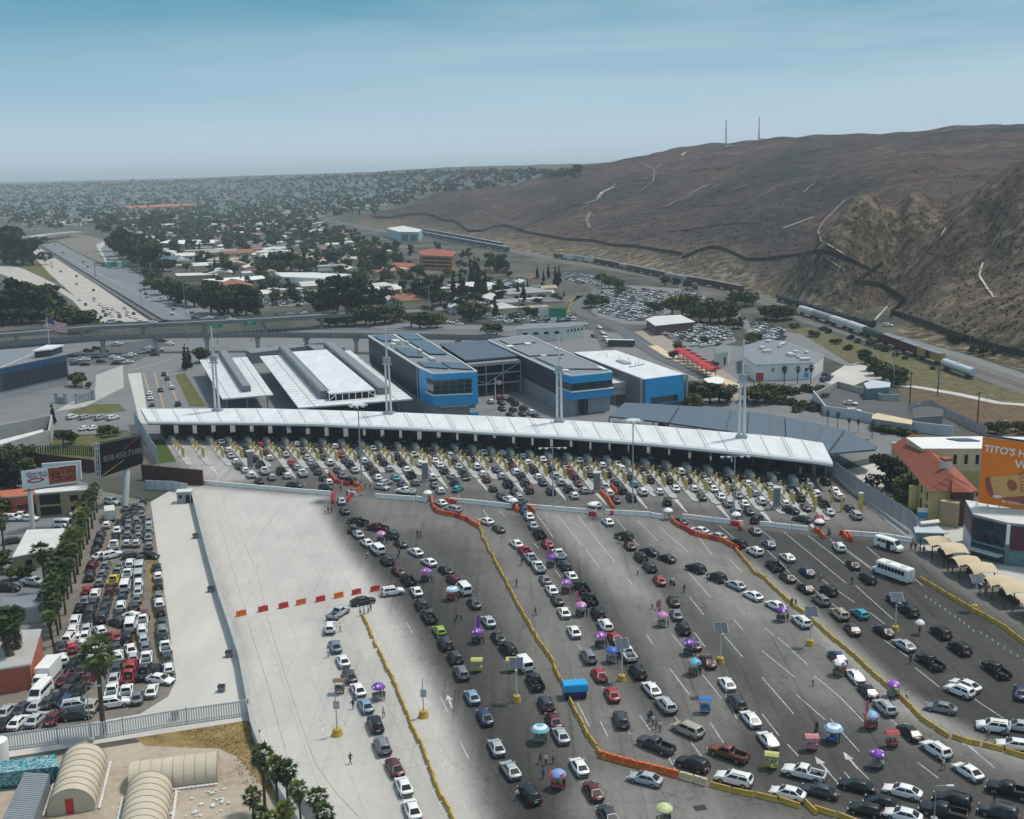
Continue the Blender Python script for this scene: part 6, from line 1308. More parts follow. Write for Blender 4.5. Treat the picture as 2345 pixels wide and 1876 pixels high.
for i, (px, py, ty) in enumerate(((2083, 926, 850), (2147, 905, 845), (2238, 970, 895), (1725, 930, 870))):
	x, y = g(px, py); w_ = y * math.cos(PITCH) + 74 * math.sin(PITCH); H_ = (py - ty) * w_ / FL
	t_ = thing('utility_pole', f'dark wooden utility pole on the brown bank, {ordn(i)} of the row', 'utility pole', (x, y, 0), .4, 'utility poles on the bank'); MB().tube((0, 0, 0), (0, 0, H_), .22, .15).build('pole', 'trunk', t_); MB().box((0, 0, H_ - .6), (2.6, .15, .18)).build('crossarm', 'trunk', t_)
x, y = g(1970, 1174); t_ = thing('gate_post', 'tall thick yellow post at the corner of the barred fence', 'post', (x, y, CZ)); MB().box((0, 0, 2.3), (.9, .9, 4.6)).build('shaft', 'paleyellow', t_); MB().box((0, 0, 4.7), (1.0, 1.0, .2)).build('cap', 'offwhite', t_)
for i, (px, py, hh) in enumerate(((1861, 1085, 5.0), (1858, 1140, 3.0), (1866, 1170, 3.5), (1905, 1150, 3.2), (1927, 1172, 3.6), (1832, 1095, 3.0), (1850, 1120, 2.6))):
	x, y = g(px, py); o = MB().box((0, 0, hh / 2), (.5, .5, hh)).build('scanner_post', 'paleyellow', None, loc=(x, y, CZ)); tag(o, f'yellow post in the last two booth lanes by the barred fence, {ordn(i)} of them', 'post', 'yellow posts of the last lanes')
def barrel(label, px0, py0, px1, py1, r, wall, door, nm='barrel_hut'):
	a, c = np.array(g(px0, py0)), np.array(g(px1, py1)); d = (c - a); L_ = float(np.linalg.norm(d)); th = math.atan2(d[1], d[0]) - math.pi / 2
	t_ = thing(nm, label, 'hut', (a[0], a[1], .03), th); n_ = 18; secs = []
	for yy in (0, L_): secs.append([(r, yy, 0), (r, yy, wall)] + [(r * math.cos(math.pi * i / n_), yy, wall + r * .95 * math.sin(math.pi * i / n_)) for i in range(1, n_)] + [(-r, yy, wall), (-r, yy, 0)])
	MB().loft(secs).build('shell', 'hut', t_, smooth=False)
	for k in range(0, 9):
		yy = L_ * k / 8; b = MB()
		for i in range(n_): a0, a1 = math.pi * i / n_, math.pi * (i + 1) / n_; b.bar((r * 1.01 * math.cos(a0), yy, wall + r * .96 * math.sin(a0)), (r * 1.01 * math.cos(a1), yy, wall + r * .96 * math.sin(a1)), .10, .06, up=(0, 1, 0))
		b.build('seam_rib', 'hutrib', t_)
	if door: MB().box((-.15, -.03, 1.05), (1.0, .08, 2.1)).build('door', 'redplastic' if door == 1 else 'stucco_tan', t_)
	for sg in (1, -1):
		b = MB()
		for k in range(20): b.box((sg * (r + .5), L_ * (k + .5) / 20, .15), (.35, L_ / 21, .3), rc.uniform(-.3, .3))
		b.build('sandbag_row', 'offwhite', t_)
	return t_
zs = lambda a, b_: (a / K6, 1396 + b_ / K6)
barrel('beige canvas barrel-vaulted hut with a red door in its end', *zs(590, 1680), *zs(700, 1290), 2.9, .7, 1)
barrel('beige canvas barrel-vaulted hut half cut by the bottom edge', *zs(1160, 1960), *zs(1235, 1530), 2.9, .7, 0)
barrel('long low beige canvas tent lying across the sandy lot', *zs(1080, 1440), *zs(1800, 1350), 2.6, .5, 0, 'canvas_tent')
Q = roofquad([zs(200, 1335), zs(405, 1345), zs(250, 1790), zs(0, 1760)], 2.7); t_ = thing('shipping_container', 'grey ribbed shipping container in the corner of the sandy lot', 'container'); b = MB(); b.prism([tuple(q) for q in Q], .1, 2.6); b.build('box', 'greyroof', t_); b = MB()
for k in range(1, 26): b.bar((*bil(Q, 0, k / 26), 2.62), (*bil(Q, 1, k / 26), 2.62), .12, .08)
b.build('rib', 'grey', t_)
Q = roofquad([zs(-40, 1250), zs(462, 1190), zs(480, 1290), zs(-40, 1350)], 2.6); t_ = thing('painted_trailer', 'long trailer covered in a teal swirling mural by the slatted fence', 'trailer'); ctr = sum(Q) / 4
M['mural'] = ramp_mat('teal_mural', [(.35, (.01, .07, .09)), (.46, (.03, .24, .28)), (.52, (.45, .55, .55)), (.56, (.02, .13, .2)), (.7, (.06, .3, .36))], .55, dist=2.5, rough=.6)
MB().prism([tuple(q) for q in Q], .5, 2.6).build('body', 'mural', t_); b = MB()
for u in (.1, .9): p = bil(Q, u, .5); b.box((*p, .3), (1.2, 2.2, .6))
b.build('undercarriage', 'blacktrim', t_)
x, y = g(*zs(-10, 1240)); t_ = thing('water_tank', 'round white water tank at the corner of the slatted fence', 'tank', (x, y, .03)); MB().tube((0, 0, 0), (0, 0, 3), 1.4, n=20).build('tank', 'white', t_); MB().tube((0, 0, 3), (0, 0, 3.4), 1.4, .5, 20).build('lid', 'white', t_)
rub = MB()
for i in range(70):
	q = g(*zs(rc.uniform(1000, 1900), rc.uniform(1470, 1720))); s_ = rc.uniform(.15, .5); rub.box((*q, s_ / 3), (s_, s_ * rc.uniform(.5, 1.5), s_ * .6), rc.uniform(0, 3))
rub.build('rubble', 'offwhite', kind='stuff')['label'] = 'scattered pale rubble lying on the sandy lot'
def board(nm, label, corners, Ys, face, back='grey', thick=.5):
	c = [Vector(at(px, py, Y)) for (px, py), Y in zip(corners, Ys)]; nrm = (c[1] - c[0]).cross(c[3] - c[0]).normalized()
	if nrm.y > 0: nrm = -nrm
	t_ = thing(nm, label, 'billboard'); b = MB(); v = [p for p in c] + [p - nrm * thick for p in c]
	b.add(v, [(0, 3, 2, 1), (4, 5, 6, 7), (0, 1, 5, 4), (1, 2, 6, 5), (2, 3, 7, 6), (3, 0, 4, 7)], [0, 1, 1, 1, 1, 1]); b.build('face_panel', [face, back], t_)
	return t_, c, nrm
def on_board(c, nrm, u, v, off=.06):
	p = (c[0] * (1 - u) + c[1] * u) * (1 - v) + (c[3] * (1 - u) + c[2] * u) * v; return p + nrm * off
def bmatrix(c, nrm, u, v, off=.08, rot=0):
	p = on_board(c, nrm, u, v, off); x = (c[1] - c[0]).normalized(); z = nrm; y = z.cross(x)
	return Matrix(((x[0], y[0], z[0], p[0]), (x[1], y[1], z[1], p[1]), (x[2], y[2], z[2], p[2]), (0, 0, 0, 1))) @ Matrix.Rotation(rot, 4, 'Z')
def patch(t_, c, nrm, uv, mt, nm, off=.05):
	b = MB(); b.add([on_board(c, nrm, u, v, off) for u, v in uv] + [on_board(c, nrm, u, v, .01) for u, v in uv], [tuple(range(len(uv)))[::-1]] + [(i, (i + 1) % len(uv), len(uv) + (i + 1) % len(uv), len(uv) + i) for i in range(len(uv))], 0); return b.build(nm, mt, t_)
M['boarddark'] = mat('dark_poster', (.016, .014, .016), .95, .2, .4, spec=.08); M['boardorange'] = mat('orange_poster', (.80, .21, .025), .9, .05, .2, spec=.1); M['gold'] = mat('gold_poster_stripe', (.40, .22, .06), .5, .1, .5); M['amber'] = mat('amber_label', (.62, .33, .11), .5, .12, .8)
M['copper'] = mat('copper_red', (.28, .06, .03), .4, .2, .8); M['greytext'] = mat('grey_lettering', (.15, .15, .15), .6, .1, .5); M['food'] = ramp_mat('grilled_food', [(.35, (.05, .012, .01)), (.5, (.26, .06, .03)), (.62, (.45, .2, .12)), (.75, (.06, .02, .015))], 1.4, dist=1.5, rough=.5)
t_, c, nr_ = board('billboard', 'large dark billboard with grey phone number above the impound yard', ((229.6, 1017), (321, 999), (327, 1061.5), (234, 1093)), (263, 272, 272, 263), 'boarddark', 'dark')
text('858.450.7100', 2.0, 'greytext', t_, bmatrix(c, nr_, .52, .50, .08, .03), bold=.02)
patch(t_, c, nr_, ((.0, .95), (.62, .62), (.63, .635), (.0, .975)), 'gold', 'gold_stripe'); patch(t_, c, nr_, ((.46, .38), (.95, .02), (.97, .02), (.49, .38)), 'copper', 'red_stripe')
b = MB(); p = g3(287, 1158, 0); b.tube((p[0], p[1], 0), (p[0] + .3, p[1] + 3, 9), .75, n=12); b.build('post', 'bluegrey', t_)
b = MB(); e0, e3 = c[0], c[3]
for k in range(7): q = e0 + (e3 - e0) * k / 6; b.bar(q + Vector((-.3, .2, 0)), q + Vector((-1.7, .7, .1)), .16, .16)
for dx in (-.4, -1.0, -1.6): b.bar(e0 + Vector((dx, -dx * .35, 0)), e3 + Vector((dx, -dx * .35, 0)), .2, .2)
b.build('lattice', 'bluegrey', t_)
c2 = [c[0] + Vector((-1.7, 1.0, -.1)), c[1] + Vector((-.8, 3, -.3)), c[2] + Vector((-.8, 3, 0)), c[3] + Vector((-1.7, 1.0, 0))]
b = MB(); b.add(c2 + [q + Vector((0, .4, 0)) for q in c2], [(0, 3, 2, 1), (4, 5, 6, 7), (0, 1, 5, 4), (1, 2, 6, 5), (2, 3, 7, 6), (3, 0, 4, 7)]); b.build('rear_face', 'dark', t_)
yb = g(75, 1213)[1]
t_, c, nr_ = board('billboard', 'white billboard with a red oval and a picture of grilled food', ((47.5, 1080), (177, 1063), (179, 1102), (52, 1119.5)), (yb - 1, yb + 3, yb + 3, yb - 1), 'white')
patch(t_, c, nr_, ((.47, .03), (.97, .03), (.97, .95), (.48, .95)), 'food', 'food_picture'); patch(t_, c, nr_, ((.8, .82), (.97, .80), (.97, .95), (.7, .95)), 'redplastic', 'red_strip', .07)
ov = [(.245 + .155 * math.cos(a * math.pi / 12), .62 + .13 * math.sin(a * math.pi / 12)) for a in range(24)]; patch(t_, c, nr_, ov, 'redplastic', 'red_oval')
ov = [(.245 + .10 * math.cos(a * math.pi / 12), .62 + .05 * math.sin(a * math.pi / 12)) for a in range(24)]; patch(t_, c, nr_, ov, 'white', 'oval_band', .07)
text('\u00bfQue vas a', 1.0, 'boarddark', t_, bmatrix(c, nr_, .26, .20, .08)); text('hacer hoy?', 1.0, 'boarddark', t_, bmatrix(c, nr_, .29, .38, .08))
b = MB(); p = g3(75, 1213); q = (c[3] + c[2]) / 2; b.tube((p[0], p[1], 0), (p[0], p[1] + 1.0, q.z + 1), .55, n=12); b.build('post', 'offwhite', t_)
c2 = [c[0] + Vector((3.0, 4.5, .6)), c[1] + Vector((.2, 1.5, .4)), c[2] + Vector((.2, 1.5, 0)), c[3] + Vector((3.0, 4.5, 0))]; b = MB(); b.add(c2 + [q + Vector((0, .35, 0)) for q in c2], [(0, 3, 2, 1), (4, 5, 6, 7), (0, 1, 5, 4), (1, 2, 6, 5), (2, 3, 7, 6), (3, 0, 4, 7)]); b.build('rear_face', 'white', t_)
b = MB(); b.bar(c[3] + Vector((.3, -.5, -.4)), c[2] + Vector((0, -.5, -.4)), .8, .1); b.build('catwalk', 'blacktrim', t_)
zc_ = lambda s: pts(s, 1960, 980, 5.6); YB = g(2250, 1150, 10)[1]
t_, c, nr_ = board('billboard', 'huge orange billboard with a tilted bottle on the roof of the corner shops', ((2251, 1001), (2452, 1029), (2449, 1186), (2240, 1151)), (YB, YB - 5, YB - 5, YB), 'boardorange')
text("TITO'S HANDMADE", 2.05, 'white', t_, bmatrix(c, nr_, .56, .165, .08), bold=.045); text('VODKA', 2.35, 'white', t_, bmatrix(c, nr_, .62, .335, .08), bold=.045); text('EL VODKA ARTESANAL', .8, 'white', t_, bmatrix(c, nr_, .50, .915, .08), bold=.01)
def tilt(uv, cu=.5, cv=.62, a=-.27):
	W_, H_ = (c[1] - c[0]).length, (c[3] - c[0]).length; out = []
	for u, v in uv:
		x_, y_ = (u - cu) * W_, (v - cv) * H_; out.append((cu + (x_ * math.cos(a) - y_ * math.sin(a)) / W_, cv + (x_ * math.sin(a) + y_ * math.cos(a)) / H_))
	return out
patch(t_, c, nr_, [(.16, .86), (.3, .78), (.98, .80), (.98, .92), (.4, .91)], 'copper', 'bottle_shadow', .04)
patch(t_, c, nr_, tilt([(.10, .46), (.07, .50), (.06, .68), (.09, .76), (.15, .78), (.15, .46)]), 'copper', 'bottle_base', .06)
patch(t_, c, nr_, tilt([(.13, .46), (.70, .46), (.78, .52), (.95, .55), (.95, .68), (.78, .71), (.70, .78), (.13, .78)]), 'amber', 'bottle', .07)
patch(t_, c, nr_, tilt([(.10, .74), (.14, .78), (.22, .78), (.19, .74)]), 'white', 'bottle_glint', .08)
patch(t_, c, nr_, tilt([(.36 + .055 * math.cos(a * math.pi / 12), .61 + .085 * math.sin(a * math.pi / 12)) for a in range(24)]), 'copper', 'seal', .09)
patch(t_, c, nr_, tilt([(.55, .48), (.62, .48), (.62, .76), (.55, .76)]), 'boardorange', 'label_band', .09)
text("TITO'S", 1.5, 'copper', t_, bmatrix(c, nr_, .485, .585, .10, math.pi / 2 + .27))
b = MB()
for k in range(9):
	q = c[3] + (c[2] - c[3]) * k / 8; b.bar(q + Vector((0, .6, 0)), q + Vector((.3, 1.5, -2.2)), .16, .16); b.bar(q + Vector((0, -.7, -.5)), q + Vector((0, 1.5, -.5)), .1, .1)
b.bar(c[3] + Vector((0, -.7, -.5)), c[2] + Vector((0, -.7, -.5)), .1, .1); b.build('support_frame', 'offwhite', t_)
b = MB(); b.bar(c[0] + Vector((.2, .6, .25)), c[1] + Vector((0, .6, .25)), .9, .3); b.build('top_walkway', 'blacktrim', t_)
Q = roofquad(zc_('1405,925 1505,1105 1945,1215 2156,1235 2700,1330 2900,1060 1650,960'), 9.0); t_ = thing('corner_shops', 'curved corner shop block covered in dark posters under the orange billboard', 'building'); ctr = sum(Q) / len(Q)
MB().prism([tuple(q) for q in Q], 8.6, 9.0, 0, 1).build('roof', ['grey', 'offwhite'], t_); MB().prism([tuple(ctr + (q - ctr) * .985) for q in Q], 0, 8.6).build('wall', 'midgrey', t_)
def wallpatch(p, q, s0, s1, z0, z1, mt, nm, off=.12):
	b = MB(); panel(b, p, q, s0, s1, z0, z1, off, .3, 0, ctr); return b.build(nm, mt, t_)
M['teal'] = mat('dull_teal_paint', (.10, .20, .23), .6, .15, .5); M['poster'] = ramp_mat('dark_shop_poster', [(.35, (.012, .018, .022)), (.55, (.03, .045, .055)), (.66, (.02, .06, .1)), (.74, (.16, .2, .2))], .7, dist=1.0, rough=.4)
wallpatch(Q[1], Q[2], .02, .95, 3.6, 8.3, 'poster', 'poster'); wallpatch(Q[2], Q[3], .25, 1.4, 3.4, 8.3, mat('maroon_poster', (.075, .012, .02), .6, .2, .5), 'poster'); wallpatch(Q[0], Q[1], .05, .95, 4.2, 8.2, mat('faded_poster', (.14, .07, .08), .6, .4, .8), 'poster')
wallpatch(Q[0], Q[1], .05, .98, .2, 3.8, 'bluegrey', 'poster'); wallpatch(Q[1], Q[2], .02, .98, .3, 3.2, 'blueglass', 'shop_window'); wallpatch(Q[1], Q[2], 0, 1, 3.2, 3.6, 'teal', 'fascia', .3)
wallpatch(Q[2], Q[3], -.02, .2, 4.5, 8.6, 'white', 'white_sign', .3); wallpatch(Q[2], Q[3], .2, 1.5, .3, 3.0, 'teal', 'shop_front')
b = MB(); panel(b, Q[1], Q[2], .05, .95, 1.9, 2.1, 2.0, 2.0, 0, ctr); b.build('awning', 'bluegrey', t_)
e0, e1 = g(*zc_('445,212')[0], 8.0), g(*zc_('850,700')[0], 8.0); r0, r1 = g(*zc_('632,140')[0], 11.5), g(*zc_('1130,450')[0], 11.5); e0, e1, r0, r1 = map(np.array, (e0, e1, r0, r1))
ax = (e1 - e0) / np.linalg.norm(e1 - e0); nn = np.array([-ax[1], ax[0]]); 
if (r0 - e0) @ nn < 0: nn = -nn
W_ = 5.5; Lh = float(np.linalg.norm(e1 - e0)) + 6
t_ = thing('mission_building', 'yellow building with a long terracotta tiled roof beside the barred fence', 'building'); A = e0; B = e0 + ax * Lh
corners = lambda a, b_, w0, w1: [tuple(a + nn * w0), tuple(b_ + nn * w0), tuple(b_ + nn * w1), tuple(a + nn * w1)]
MB().prism(corners(A + ax * .4, B - ax * .4, .7, 2 * W_ - .7), 0, 7.9).build('wall', 'stucco_yellow', t_)
b = MB(); a0, b0, m0, m1, a1, b1 = [Vector((*p, z)) for p, z in ((A, 7.7), (B, 7.7), (A + nn * W_, 11.0), (B - ax * 3 + nn * W_, 11.0), (A + nn * 2 * W_, 7.7), (B + nn * 2 * W_, 7.7))]
b.add([a0, b0, m1, m0, b1, a1], [(0, 1, 2, 3), (2, 4, 5, 3), (1, 4, 2), (0, 3, 5)], 0); b.add([a0, b0, b1, a1], [(0, 3, 2, 1)], 0); rf_ = b.build('roof', 'terracotta', t_)
b = MB()
for k in range(60): p = A + ax * Lh * k / 60; b.bar((*(p + nn * .05), 7.76), (*(p + nn * W_), 11.04), .12, .08)
b.build('tile_row', 'terracotta', rf_)
b = MB(); p = B - ax * 9 + nn * (W_ + .3); b.box((*p, 11.6), (1.8, 1.8, 2.2), .3); b.box((*p, 12.9), (2.2, 2.2, .5), .3, 1); b.build('cupola', ['offwhite', 'terracotta'], t_)
b = MB(); b.prism(corners(A - ax * .3, A + ax * .5, .3, 2 * W_ - .3), 0, [8.6, 8.6, 8.6, 8.6]); b.build('gable_parapet', 'offwhite', t_)
for k in np.linspace(.12, .9, 7):
	b = MB(); panel(b, A + nn * .7, B + nn * .7, k, k + .035, 1.0, 3.4, .06, .2, 0, (A + B) / 2 + nn * W_); b.build('window', 'black', t_)
	b = MB(); panel(b, A + nn * .7, B + nn * .7, k, k + .03, 4.6, 6.4, .06, .2, 0, (A + B) / 2 + nn * W_); b.build('window', 'black', t_)
for k in (.2, .45, .7):
	q = A + ax * Lh * k; b = MB(); b.tube((*(q + nn * .2), 0), (*(q + nn * .2), 5.2), 1.5, n=12); b.build('bay', 'stucco_yellow', t_)
Q = roofquad(zc_('1130,745 1150,700 1330,680 1560,800 1480,830 1230,825'), 8.0); c_ = sum(Q) / len(Q); apex = g(*zc_('1240,645')[0], 10.5); b = MB(); b.add([(*q, 8.0) for q in Q] + [(*apex, 10.3)], [(i, (i + 1) % len(Q), len(Q)) for i in range(len(Q))][::1] + [tuple(range(len(Q)))[::-1]]); tag(b.build('porch_roof', 'terracotta', t_), None or 'x', 'x'); 
o = C.objects['porch_roof']; del o['label']; del o['category']
Qs = [tuple(c_ + (q - c_) * .86) for q in Q]; MB().prism(Qs, 0, 7.6).build('porch_wall', 'brownsteel', t_)
Q = roofquad(zc_('1075,1000 1110,960 1300,1110 1290,1120'), 4.5); 
t_ = thing('side_wing', 'plain tan wing wall below the tiled porch beside the corner shops', 'building'); P = roofquad(zc_('1068,1255 1290,1290 1330,1240 1120,1200'), 0.0); MB().prism([tuple(p) for p in P], 0, 5.6).build('wall', 'stucco_tan', t_); b = MB(); c_ = sum(P) / 4; b.prism([tuple(c_ + (p - c_) * 1.04) for p in P], 5.6, 5.9); b.build('coping', 'stucco_cream', t_)
Q = roofquad(zc_('640,132 1640,118 2300,130 2300,300 1640,275 850,275'), 11.0); ctr = sum(Q) / len(Q); t_ = thing('flat_roofed_block', 'cream block with a broad white flat roof behind the terracotta roof', 'building'); MB().prism([tuple(q) for q in Q], 10.6, 11.2, 0, 1).build('roof', ['stucco_cream', 'white'], t_); MB().prism([tuple(ctr + (q - ctr) * .985) for q in Q], 5.4, 10.6).build('wall', 'stucco_cream', t_); MB().prism([tuple(ctr + (q - ctr) * .984) for q in Q], 0, 5.4).build('lower_wall', 'stucco_yellow', t_)
F0, F1 = Q[5], Q[4]
for k in (.52, .70, .88): b = MB(); panel(b, F0, F1, k, k + .055, 7.2, 9.6, -.03, .3, 0, ctr); b.build('window', 'black', t_); b = MB(); panel(b, F0, F1, k - .006, k + .061, 7.0, 7.2, .12, .3, 0, ctr); b.build('window_sill', 'offwhite', t_)
b = MB(); onroof(b, Q[:2] + Q[3:5], .35, .65, .2, .4, 11.2, 11.5); b.build('skylight', 'solar', t_)
x, y = g(*zc_('915,1090')[0], 2.0); t_ = thing('notice_board', 'blue and white notice board on posts standing on the small lawn', 'sign', (x, y, 0), -.25); MB().box((0, 0, 2.6), (4.2, .2, 1.0)).build('upper_panel', 'white', t_); MB().box((0, 0, 1.6), (4.2, .2, 1.0)).build('lower_panel', 'blue', t_)
for sx in (-1.7, 1.7): MB().box((sx, .2, 1.4), (.2, .2, 2.8)).build('post', 'grey', t_)
P = roofquad(zc_('740,1260 1020,1240 1190,1350 760,1340'), 2.6); t_ = thing('kiosk_roof', 'pale blue kiosk with flat awnings at the end of the barred fence', 'kiosk'); MB().prism([tuple(p) for p in P], 2.4, 2.6).build('roof', 'bluegrey', t_); c_ = sum(P) / 4; MB().prism([tuple(c_ + (p - c_) * .8) for p in P], 0, 2.4).build('wall', 'teal', t_); P2 = roofquad(zc_('820,1200 1060,1170 1080,1210 840,1230'), 3.4); MB().prism([tuple(p) for p in P2], 3.2, 3.4).build('awning', 'offwhite', t_)
for i, (ax_, ay_, sc_) in enumerate(((1490, 1020, 1.0), (1725, 1180, 1.05), (1995, 1345, 1.1), (2270, 1500, 1.15))):
	p, q = np.array(g(*S_(Z7, ax_ - 92, ay_ - 60), 3.4)), np.array(g(*S_(Z7, ax_ + 92, ay_ + 60), 3.4)); d = q - p; L_ = float(np.linalg.norm(d)); th = math.atan2(d[1], d[0])
	t_ = thing('shade_shelter', f'beige double-arched fabric shelter beside the pavement, {ORD[i]} from the passenger van', 'shelter', (*p, CZ), th, 'beige fabric shelters')
	for j, (x0, x1, hh) in enumerate(((-.6, L_ * .52, 0), (L_ * .48, L_ + .6, .25))):
		n_ = 10; v = []; wv = 2.5
		for ii_ in range(n_ + 1):
			u = ii_ / n_; z = 2.7 + hh + 1.05 * math.sin(math.pi * u)
			for yy, dz in ((-wv, -.25), (-wv * .4, .1), (wv * .4, .1), (wv, -.25)): v.append((x0 + (x1 - x0) * u, yy + (.5 if j else 0), z + dz))
		f = [(a * 4 + b_, (a + 1) * 4 + b_, (a + 1) * 4 + b_ + 1, a * 4 + b_ + 1) for a in range(n_) for b_ in range(3)]; nvv = len(v); b = MB(); b.add(v + [(x_, y_, z_ - .07) for x_, y_, z_ in v], f + [tuple(k_ + nvv for k_ in q_[::-1]) for q_ in f]); b.build('fabric', 'shade', t_, smooth=True)
	for xx in (-.4, L_ * .5, L_ + .4):
		for yy in (-2.2, 2.2): MB().tube((xx, yy, 0), (xx, yy, 2.9), .12).build('post', 'rust', t_)
	MB().box((L_ / 2, 1.2, .45), (L_ * .8, .6, .9)).build('seat_row', 'brownsteel', t_)
zg = lambda s: pts(s, 0, 1000, 4.312)
def simple_block(label, base, h, wall, roofm, nm='house', over=1.03, wins=()):
	P = [np.array(g(*p, h)) for p in base]; ctr = sum(P) / len(P); t_ = thing(nm, label, 'building'); MB().prism([tuple(ctr + (p - ctr) / over) for p in P], 0, h - .3).build('wall', wall, t_); MB().prism([tuple(p) for p in P], h - .3, h, 0, 1).build('roof', ['offwhite', roofm], t_)
	for e_, s0, s1, z0, z1, mt in wins: b = MB(); panel(b, ctr + (P[e_] - ctr) / over, ctr + (P[(e_ + 1) % len(P)] - ctr) / over, s0, s1, z0, z1, .06, .2, 0, ctr); b.build('window', mt, t_)
	return t_
simple_block('tan two-storey motel with dark balconies and a pale roof behind the palms', zg('860,482 870,520 350,560 330,520'), 6.2, 'stucco_tan', 'offwhite', 'motel', 1.02, ((1, .20, .36, .6, 2.2, 'black'), (1, .20, .36, 3.4, 5.0, 'black'), (1, .55, .95, .5, 2.6, 'black'), (1, .55, .95, 3.2, 5.6, 'black')))
simple_block('salmon flat building with an arched parapet behind the white billboard', zg('-60,540 340,500 380,565 100,590 -60,600'), 5.0, 'stucco_pink', 'stucco_pink', 'house', 1.02, ((2, .3, .8, 1.6, 2.6, 'brownsteel'), (2, .1, .2, .3, 2.4, 'black')))
simple_block('low house with a pale flat roof amid the palms', zg('265,920 640,905 570,1098 120,1190'), 3.6, 'stucco_tan', 'offwhite', 'house', 1.04, ((2, .15, .3, .6, 2.2, 'black'), (2, .6, .75, .6, 2.2, 'black'), (1, .3, .6, .5, 2.3, 'black')))
simple_block('brick-red house wall beside the skirted palms', [(-60, 1450), (95, 1440), (70, 1520), (-60, 1540)], 4.5, 'stucco_pink', 'concrete', 'house', 1.03)
simple_block('small grey-roofed shed in the side street', [(5, 1370), (100, 1358), (104, 1385), (0, 1400)], 3.2, 'concrete', 'greyroof', 'shed', 1.03)
def evaluated(o):
	dg = bpy.context.evaluated_depsgraph_get(); me = bpy.data.meshes.new_from_object(o.evaluated_get(dg)); bpy.data.objects.remove(o); return me
def person_mesh(pose):
	J = dict(pelvis=(0, 0, .95, .13), belly=(0, 0, 1.12, .125), chest=(0, .01, 1.33, .145), neck=(0, .02, 1.48, .06), chin=(0, .03, 1.56, .07), head=(0, .03, 1.68, .095), top=(0, .02, 1.76, .07))
	if pose == 'walk': leg = ((.10, .16, .50, .02, .30, .06), (-.10, -.05, .50, -.02, -.28, .08)); arm = ((.24, -.12, 1.10, .22, .05, .88), (-.24, .12, 1.10, -.22, .28, .95))
	elif pose == 'push': leg = ((.10, .10, .50, .10, .12, .06), (-.10, -.08, .50, -.10, -.25, .08)); arm = ((.25, .08, 1.12, .2, .38, 1.05), (-.25, .08, 1.12, -.2, .38, 1.05))
	elif pose == 'sit': leg = ((.11, .42, .58, .13, .40, .12), (-.11, .42, .58, -.13, .40, .12)); arm = ((.25, .08, 1.12, .2, .36, 1.0), (-.25, .08, 1.12, -.2, .36, 1.0))
	else: leg = ((.10, .01, .50, .11, 0, .06), (-.10, .01, .50, -.11, 0, .06)); arm = ((.26, .0, 1.10, .24, .08, .86), (-.26, 0, 1.10, -.24, .08, .86))
	v, r, e = [], [], []
	def ad(x, y, z, rr, p=None):
		v.append((x, y, z)); r.append(rr)
		if p is not None: e.append((p, len(v) - 1))
		return len(v) - 1
	p = None; ids = {}
	for k in ('pelvis', 'belly', 'chest', 'neck', 'chin', 'head', 'top'): p = ad(*J[k], p); ids[k] = p
	for (kx, ky, kz, ax_, ay_, az_) in leg:
		hpt = ad(kx, .0, .88, .10, ids['pelvis']); kn = ad(kx, ky, kz, .065, hpt); an = ad(ax_ if abs(ax_) > .01 else kx, ay_, az_, .045, kn); ad(v[an][0], ay_ + .16, max(az_ - .03, .035), .04, an)
	for (ex, ey, ez, hx, hy, hz_) in arm:
		sh = ad(math.copysign(.18, ex), .0, 1.40, .065, ids['chest']); el = ad(ex, ey, ez, .045, sh); wr_ = ad(hx, hy, hz_, .034, el); ad(hx, hy + .06, hz_ - .07, .036, wr_)
		ad(hx + math.copysign(.02, -ex), hy + .07, hz_ - .02, .012, wr_)
	me = bpy.data.meshes.new('person'); me.from_pydata(v, e, []); o = bpy.data.objects.new('tmp', me); C.objects.link(o)
	m_ = o.modifiers.new('skin', 'SKIN'); m_.use_smooth_shade = True
	for i, rr in enumerate(r): me.skin_vertices[0].data[i].radius = (rr, rr * (.78 if i in (1, 2) else 1))
	me.skin_vertices[0].data[0].use_root = True
	s_ = o.modifiers.new('sub', 'SUBSURF'); s_.levels = 1; s_.render_levels = 1
	bpy.context.view_layer.update(); me2 = evaluated(o); me2.name = 'person'
	me2.materials.clear()
	for q in ('coat', 'jeans', 'skin', 'hair'): me2.materials.append(M[q])
	for pl in me2.polygons:
		c_ = pl.center; pl.material_index = 0 if (.92 < c_.z < 1.47) else 1 if c_.z <= .92 else (3 if (c_.z > 1.69 or (c_.y < -.0 and c_.z > 1.55)) else 2)
		if abs(c_.x) > .17 and c_.z < 1.0 and pose != 'sit': pl.material_index = 2
	return me2
PM = {p: person_mesh(p) for p in ('stand', 'walk', 'push', 'sit')}
SHIRT = {'white': (.7, .7, .68), 'black': (.015, .015, .018), 'dark blue': (.03, .05, .13), 'red': (.35, .03, .03), 'grey': (.2, .2, .2), 'yellow-green': (.5, .55, .08), 'pink': (.5, .15, .25), 'blue': (.06, .14, .35)}
npers = 0
def person(px, py, shirt, pose, where, hd=None, z=CZ):
	global npers
	x, y = g(px, py); o = link('person', PM[pose], None, (x, y, z), rc.uniform(0, 6.2) if hd is None else hd); o.color = (*SHIRT[shirt], 1); s_ = rc.uniform(.96, 1.06); o.scale = (s_, s_, s_)
	act = {'stand': 'standing', 'walk': 'walking', 'push': 'leaning forward', 'sit': 'sitting'}[pose]
	tag(o, ' '.join(f'person in {shirt} {act} {where}'.split()[:16]), 'person', 'people on the apron'); npers += 1; return o
